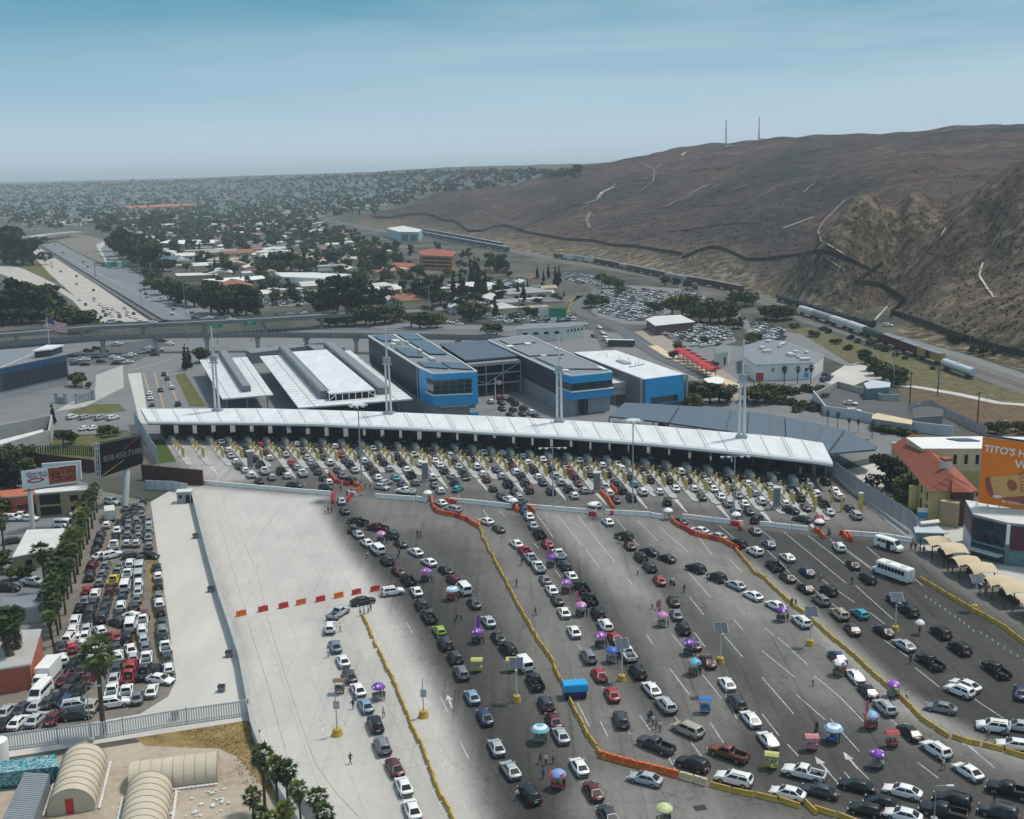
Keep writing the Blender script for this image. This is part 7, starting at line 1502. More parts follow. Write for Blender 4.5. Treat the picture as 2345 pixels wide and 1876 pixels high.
PCOL = {'purple': (.16, .035, .34), 'violet': (.30, .07, .42), 'pink': (.50, .20, .42), 'lightblue': (.22, .42, .62), 'cyan': (.09, .42, .55), 'blue': (.03, .12, .45), 'white': (.75, .77, .78), 'lime': (.55, .60, .28), 'periwinkle': (.20, .33, .62)}
PN = {'lightblue': 'light blue'}
def parasol_mesh(stripes):
	b = MB(); n_ = 16; v = []
	for rr, z in ((0, 2.75), (.55, 2.62), (1.05, 2.38), (1.35, 2.12), (1.37, 1.98)):
		for i in range(n_): a = 2 * math.pi * i / n_; k_ = 1 if i % 2 == 0 else .96; v.append((rr * k_ * math.cos(a), rr * k_ * math.sin(a), z))
	f, mm = [], []
	for j in range(4):
		for i in range(n_):
			f.append((j * n_ + i, (j + 1) * n_ + i, (j + 1) * n_ + (i + 1) % n_, j * n_ + (i + 1) % n_))
			mm.append(1 if (stripes == 'ring' and j in (1, 3)) or (stripes == 'spot' and (i * 5 + j * 3) % 7 == 0 and j in (1, 2)) else 0)
	nv_ = len(v); f2 = [tuple(k_ + nv_ for k_ in q[::-1]) for q in f]
	b.add(v + [(x_, y_, z_ - .04) for x_, y_, z_ in v], f + f2, mm + [0] * len(f2)); return b.mesh('parasol_canopy', ['coat', 'white'])
PAR = {k: parasol_mesh(k) for k in ('plain', 'ring', 'spot')}
pole_me = MB().tube((0, 0, 0), (0, 0, 2.7), .03, n=6).mesh('parasol_pole', ['grey'])
def parasol(x, y, col, stripes, label, z=CZ, sc_=1.0):
	t_ = thing('parasol', label, 'parasol', (x, y, z), rc.uniform(0, 3)); t_.scale = (sc_, sc_, 1); o = link('canopy', PAR[stripes], t_); o.color = (*PCOL[col], 1); link('pole', pole_me, t_); return t_
def cart(x, y, kind, label, hd=0.0):
	t_ = thing('vendor_cart', label, 'cart', (x, y, CZ), hd)
	bc = {'steel': (.25, .24, .22), 'red': (.4, .05, .06), 'pink': (.55, .2, .22), 'yellow': (.5, .48, .14), 'brown': (.2, .11, .06), 'blue': (.02, .16, .5), 'dark': (.05, .04, .06)}[kind]
	o = MB().box((0, 0, .72), (1.5, .85, .5)).box((0, 0, 1.02), (1.6, .95, .08)).build('tray', 'coat', t_); o.color = (*bc, 1)
	for sx in (-.62, .62):
		b = MB(); b.tube((sx, -.1, .33), (sx + .06, -.1, .33), .33, n=14); b.build('wheel', 'tyre', t_)
	MB().tube((0, .45, .0), (0, .45, .5), .05).build('prop_leg', 'grey', t_)
	b = MB(); b.bar((-.4, -.45, .8), (-.4, -.95, 1.0), .05, .05); b.bar((.4, -.45, .8), (.4, -.95, 1.0), .05, .05); b.bar((-.4, -.95, 1.0), (.4, -.95, 1.0), .05, .05); b.build('handle', 'grey', t_)
	for j in range(5):
		o = MB().box((-.6 + j * .3, rc.uniform(-.2, .2), 1.2), (.22, .3, rc.uniform(.2, .4)), rc.uniform(0, 1)).build('goods', 'coat', t_); o.color = (rc.uniform(.1, .7), rc.uniform(.1, .5), rc.uniform(.05, .4), 1)
	if kind in ('red', 'pink', 'yellow', 'brown', 'blue'):
		for sx in (-.7, .7):
			for sy in (-.4, .4): MB().tube((sx, sy, 1.0), (sx, sy, 2.15), .03, n=6).build('roof_post', 'grey', t_)
		b = MB(); b.loft([[(-.95, -.65, 2.1), (-.95, .65, 2.1), (-.95, .3, 2.4), (-.95, -.3, 2.4)], [(.95, -.65, 2.1), (.95, .65, 2.1), (.95, .3, 2.4), (.95, -.3, 2.4)]]); o = b.build('cart_roof', 'coat', t_); o.color = (*bc, 1)
	return t_
PL = [(Z3, 1325, 520, 'pink', 'spot', 'dark', 'beside the maroon pickup', 1340, 590), (Z3, 1710, 840, 'violet', 'spot', 'dark', 'between the two queues near the maroon sedan', 1712, 905), (Z3, 1922, 1000, 'lightblue', 'ring', 'red', 'beside the white van', 1925, 1060),
      (Z3, 2112, 1330, 'purple', 'spot', 'dark', 'next to the lime hatchback', 2135, 1415), (Z4, 1290, 650, 'purple', 'spot', 'steel', 'beside the yellow wall on the pale slabs', 1320, 745), (Z5, 575, 995, 'purple', 'plain', 'dark', 'behind the red sedan under a pink banner', 585, 1075),
      (Z5, 702, 1215, 'violet', 'spot', 'dark', 'between the two inner queues', 710, 1290), (Z5, 812, 1400, 'pink', 'spot', 'dark', 'behind a row of black pickups', 830, 1480), (Z5, 978, 1658, 'violet', 'spot', 'dark', 'left of the white SUV with a banner', 990, 1735), (Z5, 1495, 1488, 'pink', 'plain', 'steel', 'alone by the stained slabs', 1500, 1565),
      (Z6, 1085, 352, 'blue', 'plain', 'steel', 'above a snack cart near the solar lamp', 1085, 440), (Z6, 1720, 332, 'purple', 'spot', 'dark', 'over the grey sedan', 1722, 375), (Z6, 1765, 428, 'cyan', 'plain', 'brown', 'over a brown cart by the maroon sedan', 1765, 540), (Z6, 490, 985, 'cyan', 'ring', 'steel', 'striped in white near the black pickup', 495, 1100),
      (Z6, 620, 1375, 'periwinkle', 'plain', 'red', 'over a red cart among the people', 645, 1480), (Z6, 1515, 1690, 'lime', 'plain', 'steel', 'at the bottom edge on the pale slabs', 1515, 1770), (Z7, 160, 1580, 'purple', 'spot', 'dark', 'beside the white sedan at the curved wall', 165, 1665), (Z8, 655, 462, 'white', 'plain', 'brown', 'over a brown cart at the curved wall', 635, 545),
      (Z8, 1098, 655, 'violet', 'spot', 'steel', 'spotted in white astride the curved wall', 1080, 725), (Z8, 945, 892, 'lightblue', 'plain', 'red', 'next to a red banner', 900, 985), (Z8, 590, 1005, 'lightblue', 'ring', 'blue', 'with blue and white rings over a big cart', 590, 1095), (Z8, 908, 1208, 'purple', 'spot', 'steel', 'near the tail of the queues', 945, 1310)]
for zz, a, b_, col, st_, ck, wh, ca, cb in PL:
	x, y = g(*S_(zz, ca, cb)); par = parasol(x, y + .25, col, st_, f'{PN.get(col, col)} vendor parasol {wh}', sc_=.98 if st_ == 'ring' else .80); cart(x - .2, y, ck, f'{"small" if ck in ("dark", "steel") else ck} cart under the {PN.get(col, col)} parasol {" ".join(wh.split()[:9])}', rc.uniform(-.6, .6))
	person(*S_(zz, ca + 45, cb + 6), rc.choice(('black', 'red', 'dark blue', 'grey')), 'stand', f'at the {PN.get(col, col)} parasol {" ".join(wh.split()[:7])}')
for (a, b_), zz, ck, lb in (((1065, 1130), Z8, 'red', 'red roofed vendor cart on wheels left of the black sedan'), ((405, 1160), Z8, 'pink', 'pink canopied vendor cart beside the ringed parasol'), ((78, 1310), Z8, 'yellow', 'lime yellow vendor cart near the white pickup'), ((260, 510), Z6, 'yellow', 'yellow roofed vendor cart under the solar panels'),
							((2130, 1650), Z3, 'yellow', 'yellow roofed vendor cart beside the dark grey queue'), ((1850, 850), Z6, 'blue', 'small turquoise covered cart on the open slabs'), ((1000, 690), Z4, 'brown', 'orange-roofed snack cart beside the pale queue')):
	x, y = g(*S_(zz, a, b_)); c_ = cart(x, y, ck, lb, rc.uniform(-.4, .4))
x, y = g(*S_(Z6, 780, 720)); t_ = thing('covered_stall', 'box-shaped stall covered by a bright blue tarpaulin beside the yellow wall', 'stall', (x, y, CZ), .1); MB().prism([(-1.9, -1.1), (1.9, -1.1), (1.9, 1.1), (-1.9, 1.1)], 1.3, 2.3).box((0, 0, 2.36), (3.6, 2.0, .14)).build('tarpaulin', 'blue', t_); MB().box((0, 0, .75), (3.3, 1.9, 1.1)).build('cart_body', 'navy', t_)
for sx in (-1.2, 1.2): MB().tube((sx, -1.0, .3), (sx, -1.12, .3), .3, n=12).build('wheel', 'tyre', t_)
for i, (zz, a, b_, c0) in enumerate(((Z5, 568, 985, 'pink'), (Z5, 806, 1395, 'pink'), (Z5, 1485, 1470, 'pink'), (Z3, 2148, 1320, 'purple'), (Z8, 880, 930, 'red'))):
	x, y = g(*S_(zz, a + 8, b_ + 70)); t_ = thing('feather_banner', f'tall {c0} feather banner rising behind a vendor, {ORD[i]} from the grass end', 'banner', (x - .6, y + .6, CZ), .3); MB().tube((0, 0, 0), (0, 0, 4.4), .03, n=6).build('pole', 'grey', t_); b = MB(); b.prism([(0, -.02), (.55, -.02), (.55, .02), (0, .02)], 1.6, [4.1, 4.4, 4.4, 4.1]); o = b.build('fabric', 'coat', t_); o.color = (.55, .14, .2, 1) if c0 != 'purple' else (.25, .05, .42, 1)
for i, (zz, a, b_) in enumerate(((ZB, 1510, 1010), (ZC, 512, 1000), (ZC, 1490, 1050), (ZD, 375, 1020), (ZD, 1215, 1070), (ZE, 1380, 1160))):
	x, y = g(*S_(zz, a, b_)); parasol(x, y, 'white', 'plain', f'white square parasol at a gap in the white blocks, {ORD[i]} from the lawn', sc_=.85); person(*S_(zz, a + 18, b_ + 8), 'black', 'stand', f'under the {ORD[i]} white parasol at the gaps')
PP_ = [(Z4, 1120, 760, 'black', 'walk', 'beside the light blue sedan'), (Z4, 1110, 820, 'black', 'walk', 'just behind the light blue sedan'), (Z4, 1362, 890, 'white', 'walk', 'beside the small black SUV'), (Z4, 1088, 1270, 'black', 'walk', 'alone below the white arrows'), (Z4, 905, 395, 'white', 'push', 'near the slate blue sedan'), (Z3, 1005, 1320, 'white', 'walk', 'beside the first white SUV'),
       (Z3, 1170, 1190, 'white', 'stand', 'leading the group before the black sedan'), (Z3, 1200, 1180, 'pink', 'stand', 'amid the group before the black sedan'), (Z3, 1235, 1165, 'white', 'push', 'at the edge of the group before the black sedan'), (Z3, 1255, 1150, 'grey', 'stand', 'behind the group before the black sedan'), (Z3, 905, 345, 'black', 'stand', 'with cones near the first gap'), (Z3, 880, 350, 'white', 'push', 'near the first gap'), (Z3, 935, 345, 'dark blue', 'stand', 'watching near the first gap'),
       (Z3, 1640, 545, 'black', 'walk', 'in the empty lane'), (Z3, 1665, 548, 'dark blue', 'walk', 'following across the empty lane'), (Z3, 1235, 715, 'white', 'sit', 'beside the white van in the first dark lane'), (Z3, 1480, 720, 'grey', 'push', 'with hanging wares amid queues'), (Z3, 1490, 690, 'red', 'stand', 'among brown wares between the queues'), (Z3, 1965, 1240, 'black', 'sit', 'on a cluttered stool in the dark lane'), (Z3, 2000, 1230, 'grey', 'stand', 'by clutter in the dark lane'),
       (Z3, 1210, 145, 'black', 'stand', 'behind the gap guard rail'), (Z3, 1250, 150, 'black', 'walk', 'in the crossing behind the gap'), (Z3, 1010, 165, 'black', 'stand', 'at the left post of the first gap'), (Z3, 1060, 205, 'dark blue', 'stand', 'in the first gap'), (Z3, 1095, 195, 'black', 'stand', 'by the red funnel of the first gap'),
       (Z5, 1145, 880, 'white', 'walk', 'beside the black SUV turning in'), (Z5, 340, 1060, 'black', 'push', 'beside the white pickups'), (Z5, 1297, 1140, 'white', 'stand', 'alone on the slabs'), (Z5, 1580, 1220, 'white', 'sit', 'on a cart behind the red sedan'), (Z5, 1678, 1285, 'black', 'sit', 'on the slabs behind the black sedans'), (Z5, 1878, 1195, 'white', 'walk', 'beside the last black SUV'), (Z5, 300, 1240, 'dark blue', 'push', 'near the long yellow wall'), (Z5, 455, 1470, 'red', 'push', 'with clutter in the pale lane'), (Z5, 1415, 1420, 'white', 'stand', 'above the pink parasol'), (Z5, 1455, 1425, 'black', 'walk', 'behind the pink parasol'),
       (Z6, 1385, 930, 'dark blue', 'stand', 'at the back of the crowd by the black pickup'), (Z6, 1420, 960, 'white', 'stand', 'in the crowd by the black pickup'), (Z6, 1450, 985, 'pink', 'push', 'at the front of the crowd by the pickup'), (Z6, 1480, 1005, 'white', 'stand', 'at the edge of the crowd by the pickup'), (Z6, 1405, 910, 'black', 'stand', 'behind the crowd by the pickup'), (Z6, 540, 1280, 'white', 'stand', 'with a drum near the red cart'), (Z6, 495, 1270, 'black', 'walk', 'at the left of the red cart'), (Z6, 600, 1270, 'grey', 'stand', 'above the red cart'), (Z6, 520, 1390, 'blue', 'walk', 'beside the red cart'), (Z6, 300, 1570, 'white', 'walk', 'beside the dark SUV at the bottom'), (Z6, 1800, 520, 'black', 'stand', 'beside the brown cart'),
       (Z7, 232, 1215, 'grey', 'walk', 'in the asphalt lanes'), (Z7, 480, 1335, 'yellow-green', 'walk', 'in the middle of the asphalt lanes'), (Z7, 740, 1360, 'black', 'sit', 'low on the asphalt near the bus'), (Z7, 245, 1545, 'black', 'stand', 'at the curved wall'), (Z7, 275, 1550, 'red', 'stand', 'leaning on the curved wall'), (Z7, 550, 955, 'black', 'sit', 'on a motorbike in the last gap'), (Z7, 1225, 1080, 'dark blue', 'stand', 'with another by the passenger van'), (Z7, 1260, 1085, 'black', 'stand', 'waiting by the passenger van'), (Z7, 1330, 1110, 'black', 'walk', 'on the pavement before the first shelter'), (Z7, 1565, 1275, 'black', 'walk', 'before the second shelter'), (Z7, 1840, 1460, 'black', 'stand', 'beside the third shelter'),
       (Z8, 1220, 445, 'black', 'walk', 'between the silver sedan and black pickup'), (Z8, 1295, 205, 'red', 'walk', 'carrying a white umbrella'), (Z8, 420, 630, 'white', 'push', 'bent over on the open slabs'), (Z8, 882, 770, 'white', 'walk', 'ahead of the silver SUV'), (Z8, 1490, 1320, 'white', 'walk', 'by the rear of the white SUV'), (Z8, 1860, 1070, 'grey', 'walk', 'beside the big white SUV'), (Z8, 2005, 1055, 'dark blue', 'walk', 'close to the big white SUV'), (Z8, 1185, 745, 'white', 'sit', 'on the pale strip by the curved wall'), (Z8, 450, 1010, 'black', 'sit', 'on a dark motorbike beside the ringed parasol'), (Z8, 540, 1100, 'white', 'push', 'pushing the ringed parasol cart'), (Z8, 890, 985, 'blue', 'sit', 'below the red banner'), (Z8, 985, 1320, 'white', 'push', 'beside the purple parasol cart'), (Z8, 1910, 1590, 'black', 'stand', 'between cars in the bottom corner'), (Z8, 75, 1350, 'yellow-green', 'push', 'at the lime cart'),
       (Z7, 745, 520, 'black', 'walk', 'behind the barred fence'), (Z7, 765, 525, 'dark blue', 'walk', 'in step behind the barred fence')]
for zz, a, b_, sh, ps_, wh in PP_: person(*S_(zz, a, b_), sh, ps_, wh)
for i in range(26):
	u = i / 26; px = 885 + u * 230 + rc.uniform(-14, 14); py = 560 + u * 190 + rc.uniform(-20, 20); person(*S_(Z7, px, py), rc.choice(('black', 'dark blue', 'grey', 'white', 'red')), rc.choice(('stand', 'walk')), f'in the line behind the barred fence, {ordn(i)} in it')
x, y = g(*S_(Z8, 1295, 205)); parasol(x, y, 'white', 'plain', 'small white umbrella held by a walker on the asphalt', sc_=.6)
for i, (zz, a, b_) in enumerate(((Z7, 550, 955), (Z8, 450, 1010), (Z5, 1580, 1220))):
	x, y = g(*S_(zz, a, b_)); t_ = thing('motorbike', f'small dark motorbike under its rider, {ORD[i]} from the canopy', 'motorbike', (x, y, CZ), rc.uniform(-.5, .5)); 
	for yy in (-.65, .65): MB().tube((-.05, yy, .32), (.05, yy, .32), .32, n=14).build('wheel', 'tyre', t_)
	MB().loft([[(-.12, -.7, .55), (.12, -.7, .55), (.1, -.7, .78), (-.1, -.7, .78)], [(-.16, .1, .5), (.16, .1, .5), (.14, .1, .9), (-.14, .1, .9)], [(-.08, .5, .6), (.08, .5, .6), (.06, .5, 1.0), (-.06, .5, 1.0)]]).build('frame', 'blacktrim', t_); MB().bar((-.35, .5, 1.05), (.35, .5, 1.05), .04, .04).build('handlebar', 'grey', t_)
rt = random.Random(11)
def leaf_cloud(lobes, n, size, seed, flat=.75, shell=.55):
	"""n leaf-clump faces spread through a set of lobes (x, y, z, r): a crown with gaps and an uneven outline"""
	R_ = np.random.RandomState(seed); b = MB(); v, f = [], []
	w_ = np.array([l[3] ** 2 for l in lobes]); w_ = w_ / w_.sum(); pick = R_.choice(len(lobes), n, p=w_)
	d = R_.normal(size=(n, 3)); d /= np.linalg.norm(d, axis=1)[:, None]; rad = (shell + (1 - shell) * R_.rand(n)) ** .7 * R_.uniform(.82, 1.12, n)
	for i in range(n):
		lx, ly, lz, lr = lobes[pick[i]]; c = np.array([lx, ly, lz]) + d[i] * lr * rad[i] * np.array([1, 1, flat])
		nrm = d[i] + R_.normal(size=3) * .7; nrm /= np.linalg.norm(nrm); a = np.cross(nrm, R_.normal(size=3)); a /= np.linalg.norm(a); e = np.cross(nrm, a); s_ = size * R_.uniform(.6, 1.4); k = len(v)
		v += [tuple(c + a * s_), tuple(c + e * s_ * .7), tuple(c - a * s_), tuple(c - e * s_ * .7)]; f.append((k, k + 1, k + 2, k + 3))
	b.v, b.f, b.m = v, f, [0] * len(f); return b
def trunk_mesh(h, r, limbs, seed):
	R_ = random.Random(seed); b = MB(); top = (R_.uniform(-.3, .3), R_.uniform(-.3, .3), h); b.tube((0, 0, 0), top, r, r * .5, 7)
	for (x, y, z, lr) in limbs: b.tube((top[0] * .7, top[1] * .7, h * .7), (x * .8, y * .8, z), r * .45, r * .12, 5)
	return b
TREE = {}
def tree_proto(kind, var, lobes, n, size, h, r, leaf, nm, seed, skirt=None):
	t_ = thing(nm, '', 'tree', (0, 0, -500)); tr_ = trunk_mesh(h, r, lobes[:5], seed).build('trunk', 'trunk', t_); cr = leaf_cloud(lobes, n, size, seed).build('crown', leaf, t_); proto(t_, [tr_, cr]); TREE.setdefault(kind, []).append(t_)
for sd_ in range(5):
	R_ = random.Random(100 + sd_); lob = [(R_.uniform(-2.4, 2.4), R_.uniform(-2.4, 2.4), R_.uniform(2.9, 7.4), R_.uniform(1.4, 2.5)) for _ in range(8)]; tree_proto('broad', sd_, lob, 620, .55, 4.5, .32, 'leaf' if sd_ % 2 else 'leaf2', 'broadleaf_tree', 20 + sd_)
for sd_ in range(3):
	R_ = random.Random(200 + sd_); lob = [(R_.uniform(-.5, .5), R_.uniform(-.5, .5), 2 + i * 1.5, 2.1 - i * .23 + R_.uniform(-.2, .2)) for i in range(8)]; tree_proto('cone', sd_, lob, 700, .5, 12, .3, 'pineleaf', 'conifer_tree', 40 + sd_)
for sd_ in range(4):
	R_ = random.Random(300 + sd_); lob = [(R_.uniform(-2.6, 2.6), R_.uniform(-2.6, 2.6), R_.uniform(2.0, 11), R_.uniform(1.4, 2.7)) for _ in range(11)]; tree_proto('tall', sd_, lob, 800, .6, 8, .4, 'pineleaf' if sd_ % 2 else 'leaf', 'eucalyptus_tree', 60 + sd_)
def bush_proto(sd_):
	R_ = random.Random(400 + sd_); lob = [(R_.uniform(-1.5, 1.5), R_.uniform(-1.2, 1.2), R_.uniform(.5, 1.5), R_.uniform(.7, 1.3)) for _ in range(6)]; o = leaf_cloud(lob, 320, .36, 80 + sd_).build('shrub', 'leaf' if sd_ % 2 else 'leaf2', None, loc=(0, 0, -500)); o['category'] = 'shrub'; TREE.setdefault('bush', []).append(o)
for sd_ in range(3): bush_proto(sd_)
def palm_proto(kind, h, skirt, seed, nf=26):
	R_ = random.Random(seed); t_ = thing('palm_tree', '', 'palm tree', (0, 0, -500)); lean = R_.uniform(-.25, .25); tp = (lean, R_.uniform(-.2, .2), h); b = MB(); b.tube((0, 0, 0), (lean * .4, tp[1] * .4, h * .5), .24, .19, 8); b.tube((lean * .4, tp[1] * .4, h * .5), tp, .19, .17, 8); parts_ = [b.build('trunk', 'palmtrunk', t_)]
	b = MB()
	for i in range(nf):
		az = i * 2.399 + R_.uniform(-.2, .2); el = 1.25 - 1.9 * (i / nf) + R_.uniform(-.12, .12); pl = R_.uniform(.8, 1.15); dr = Vector((math.cos(az) * math.cos(el), math.sin(az) * math.cos(el), math.sin(el))); side = Vector((-math.sin(az), math.cos(az), 0)); up_ = side.cross(dr); c = Vector(tp) + dr * pl
		b.bar(tp, tuple(c), .05, .04)
		for k in range(-4, 5):
			a = k * .33; bd = (dr * math.cos(a) + side * math.sin(a)).normalized(); ln = R_.uniform(.85, 1.15) * (1 - .05 * abs(k)); tip = c + bd * ln + Vector((0, 0, -.22 - .05 * abs(k))); w_ = side.cross(bd).cross(bd).normalized() if abs(k) > 0 else side; pp = bd.cross(up_).normalized() * .10; mid_ = c + bd * ln * .5 + up_ * .06
			b.add([c - pp * .3, c + pp * .3, mid_ + pp, tip, mid_ - pp], [(0, 1, 2, 3, 4)])
	parts_.append(b.build('crown', 'palmleaf', t_))
	if skirt:
		b = MB()
		for i in range(90):
			az = R_.uniform(0, 6.28); z0 = tp[2] - R_.uniform(0, skirt); rr = .2; r1 = .2 + .75 * (1 - (tp[2] - z0) / skirt * .5) * R_.uniform(.6, 1); p = Vector((tp[0] + rr * math.cos(az), tp[1] + rr * math.sin(az), z0)); q = Vector((tp[0] + r1 * math.cos(az), tp[1] + r1 * math.sin(az), z0 - R_.uniform(.8, 1.5))); b.bar(p, q, .28, .04)
		parts_.append(b.build('dead_fronds', 'palmskirt', t_))
	proto(t_, parts_); TREE.setdefault(kind, []).append(t_)
for sd_ in range(4): palm_proto('palm', 7.5, .9, 500 + sd_)
for sd_ in range(2): palm_proto('skirtpalm', 9.5, 6.0, 540 + sd_, 34)
tcount = {}
BASEH = {'broad': 9.0, 'cone': 14.0, 'tall': 13.0, 'bush': 2.6, 'palm': 9.0, 'skirtpalm': 11.0}
KW = {'broad': 'broadleaf tree', 'cone': 'dark conifer', 'tall': 'tall eucalyptus', 'bush': 'shrub', 'palm': 'fan palm', 'skirtpalm': 'skirted fan palm'}
treexy = []
def plant(kind, x, y, h, label, group, z=0.0, wide=None):
	src = rt.choice(TREE[kind]); s_ = h / BASEH[kind]; w_ = s_ * (wide or rt.uniform(.88, 1.15)); r = dup(src, (x, y, z), rt.uniform(0, 6.28), label, group, scale=(w_, w_, s_)); treexy.append((x, y)); return r
def px_tree(kind, px, py, hpx, where, group, wide=None):
	"""a tree from its foot and its height in the photograph"""
	x, y = g(px, py); w_ = y * math.cos(PITCH) + 75 * math.sin(PITCH); h = hpx * w_ / FL / math.cos(PITCH); k = (kind, where); i = tcount.get(k, 0); tcount[k] = i + 1
	return plant(kind, x, y, h, f'{KW[kind]} {where}, {ordn(i)} of its kind there from the nearest corner'.replace(' of its kind there from the nearest corner', ' there') , group, 0, wide)
def trees(kind, ox, oy, k, s, where, group, wide=None):
	for w_ in s.split():
		a = [float(v_) for v_ in w_.split(',')]; px_tree(kind, ox + a[0] / k, oy + a[1] / k, a[2] / k, where, group, wide)
trees('tall', 0, 380, K6, '40,800,300 110,810,280 190,810,270 270,815,230 20,700,200', 'in the dark grove left of the freeway', 'trees beside the freeway', 1.5)
trees('tall', 0, 380, K6, '40,1230,330 110,1290,300 180,1295,330 260,1290,320 330,1260,320 400,1200,250 20,1310,300', 'in the dark grove behind the flag', 'trees beside the freeway', 1.5)
trees('broad', 0, 380, K6, '510,1330,190 570,1350,200 640,1372,210 700,1360,190 470,1300,170', 'beside the pale freeway carriageway end', 'trees beside the freeway', 1.5)
trees('tall', 0, 380, K6, '900,520,130 840,550,120 960,700,220 1010,740,230 1060,770,240 1120,800,250 1170,830,260 1230,850,250 1290,870,230 1340,870,190 1270,480,120 1330,500,110 1400,480,90 1230,520,110', 'along the far side of the freeway', 'trees beside the freeway', 1.4)
trees('broad', 0, 380, K6, '1280,1010,150 1340,1060,160 1400,1110,170 1460,1130,170 1530,1150,180 1600,1160,170 1240,960,130', 'along the grey freeway carriageway', 'trees beside the freeway', 1.4)
trees('tall', 0, 380, K6, '1740,1215,270 1810,1225,300 1880,1215,260 1950,1230,240 2030,1235,250 2100,1230,220', 'above the road bridge near the freeway end', 'trees beyond the port', 1.2)
trees('broad', 600, 380, K6, '60,860,150 150,850,150 240,860,160 310,870,120', 'in front of the white store', 'trees beyond the port', 1.6)
trees('tall', 600, 380, K6, '460,1210,210 530,1215,230 620,1210,300 700,1215,320 780,1200,260 890,1170,190 950,1160,170', 'in the large dark clump beside the packed car park', 'trees beyond the port', 1.35)
trees('broad', 600, 380, K6, '550,1320,130 620,1325,130 700,1320,130 770,1320,160 850,1320,170 930,1315,170 1010,1300,170 1080,1290,160 1130,1270,110', 'on the bank above the walkway', 'trees beyond the port', 1.5)
trees('broad', 600, 380, K6, '1230,1330,130 1300,1340,150 1370,1340,150 1440,1330,130 1500,1200,80 1650,1270,150 1720,1280,180 1790,1260,150 1870,1390,110 1930,1390,100', 'between the walkway and the car park', 'trees beyond the port', 1.4)
trees('tall', 600, 380, K6, '1330,1150,220 1400,1160,260 1470,1150,250 1290,1100,160 1250,1130,140', 'in the reddish dark clump below the hotel', 'trees beyond the port', 1.2)
trees('cone', 600, 380, K6, '1580,1120,270 1640,1130,330 1720,1000,270 1780,1120,380 1840,1110,280 1750,860,130 1920,1080,120', 'among the tall dark conifers', 'trees beyond the port', .9)
trees('tall', 600, 380, K6, '1870,860,150 1930,880,170 1990,880,160 1640,760,80 1700,760,90 1020,720,90 1100,720,100 1220,740,100 960,820,150 1000,860,160 900,780,120 1130,830,130 1450,710,90', 'around the orange hotel', 'trees beyond the port', 1.1)
trees('broad', 600, 380, K6, '420,780,80 520,790,80 640,900,90 620,820,150 700,730,90 800,700,80 870,760,110 840,950,90 1040,950,90 1140,930,90 1280,930,120 1200,1100,100', 'along the street of shops', 'trees beyond the port', 1.4)
trees('cone', 600, 380, K6, '915,640,80', 'alone near the teal depot', 'trees beyond the port')
trees('cone', 1200, 560, K6, '110,290,130 160,310,110 200,280,130 260,350,190 290,330,160 30,370,90 330,430,60', 'by the tram bend', 'trees beyond the port', .9)
trees('broad', 1200, 560, K6, '640,340,110 700,360,120 760,380,110 550,520,120 590,510,100 650,500,90 800,420,90 1040,560,100 1100,560,90 1220,590,190 1300,600,210 1370,590,190 1450,640,200 1530,650,220 1610,650,220 1680,640,170 1740,520,140 1820,510,130 1880,500,110 1160,340,90 1260,350,80 1340,360,70 1400,390,60', 'around the crowded car park', 'trees beyond the port', 1.3)
trees('broad', 1200, 560, K6, '1720,700,110 1760,690,100 2000,620,130 2080,630,140 2150,620,130 1860,810,90 1910,805,80 1600,860,60 1260,880,90 1230,940,70 1560,1040,80 1480,820,70', 'below the rail yard', 'trees beyond the port', 1.4)
trees('broad', 1200, 560, K6, '1390,1290,190 1450,1300,190 1530,1310,180 1610,1310,170 1670,1290,140 1420,1340,120 1350,1320,80', 'beside the plain blue end wall', 'shrubby trees behind the walkway canopy', 1.5)
trees('broad', 1200, 560, K6, '1840,1290,150 1910,1310,180 1990,1300,180 2070,1290,160 2120,1270,130', 'below the white store', 'shrubby trees behind the walkway canopy', 1.5)
trees('bush', 1745, 660, K6, '180,900,60 240,880,60 300,870,60 360,850,60 420,860,60 480,840,50 240,960,70 320,980,70 380,1000,80 450,1010,80 280,1020,60 520,900,40 160,960,50', 'in the terraced garden by the walled car park', 'garden shrubs', 1.1)
trees('bush', 1745, 660, K6, '960,1180,60 1040,1190,70 1100,1200,70 1170,1210,80 1230,1225,60 1000,1140,50', 'behind the mission building', 'garden shrubs', 1.2)
trees('broad', 1745, 660, K6, '850,620,130 900,680,130 950,720,150 1000,760,160 1060,790,170 1120,800,160 1150,770,120', 'in the green hedge along the rail bank', 'shrubby trees along the rail bank', 1.2)
trees('bush', 1745, 660, K6, '260,330,50 420,400,60 600,460,50 720,510,50 500,350,40 560,370,40 740,420,40 800,450,40 900,470,50 960,500,50 1000,520,50 1100,560,40 1180,590,30 1400,670,30', 'on the bank below the wagons', 'shrubs on the rail bank', 1.2)
trees('broad', 1745, 660, K6, '20,250,130 90,260,130 170,260,120 240,250,100 1560,460,90 1620,470,100 1680,470,70 1740,540,80 1820,560,90 1900,560,80 1960,560,60', 'beside the rail yard', 'shrubby trees along the rail bank', 1.3)
trees('broad', 1745, 660, K6, '1860,1190,100 1930,1200,110 2010,1190,110 2090,1180,100 2150,1200,100', 'behind the orange billboard', 'shrubby trees along the rail bank', 1.3)
trees('palm', 1745, 660, K6, '85,760,110 182,800,160 292,790,150 400,790,160', 'in front of the white store', 'palms beyond the walkway canopy', .9)
trees('palm', 1745, 660, K6, '540,1135,130 620,1150,130 715,1175,110 790,1190,110 905,1240,150', 'behind the grey walkway canopy', 'palms beyond the walkway canopy', .9)
trees('palm', 1200, 560, K6, '2040,1115,110 2140,1120,110 1890,1100,110', 'beside the white store front', 'palms beyond the walkway canopy', .9)
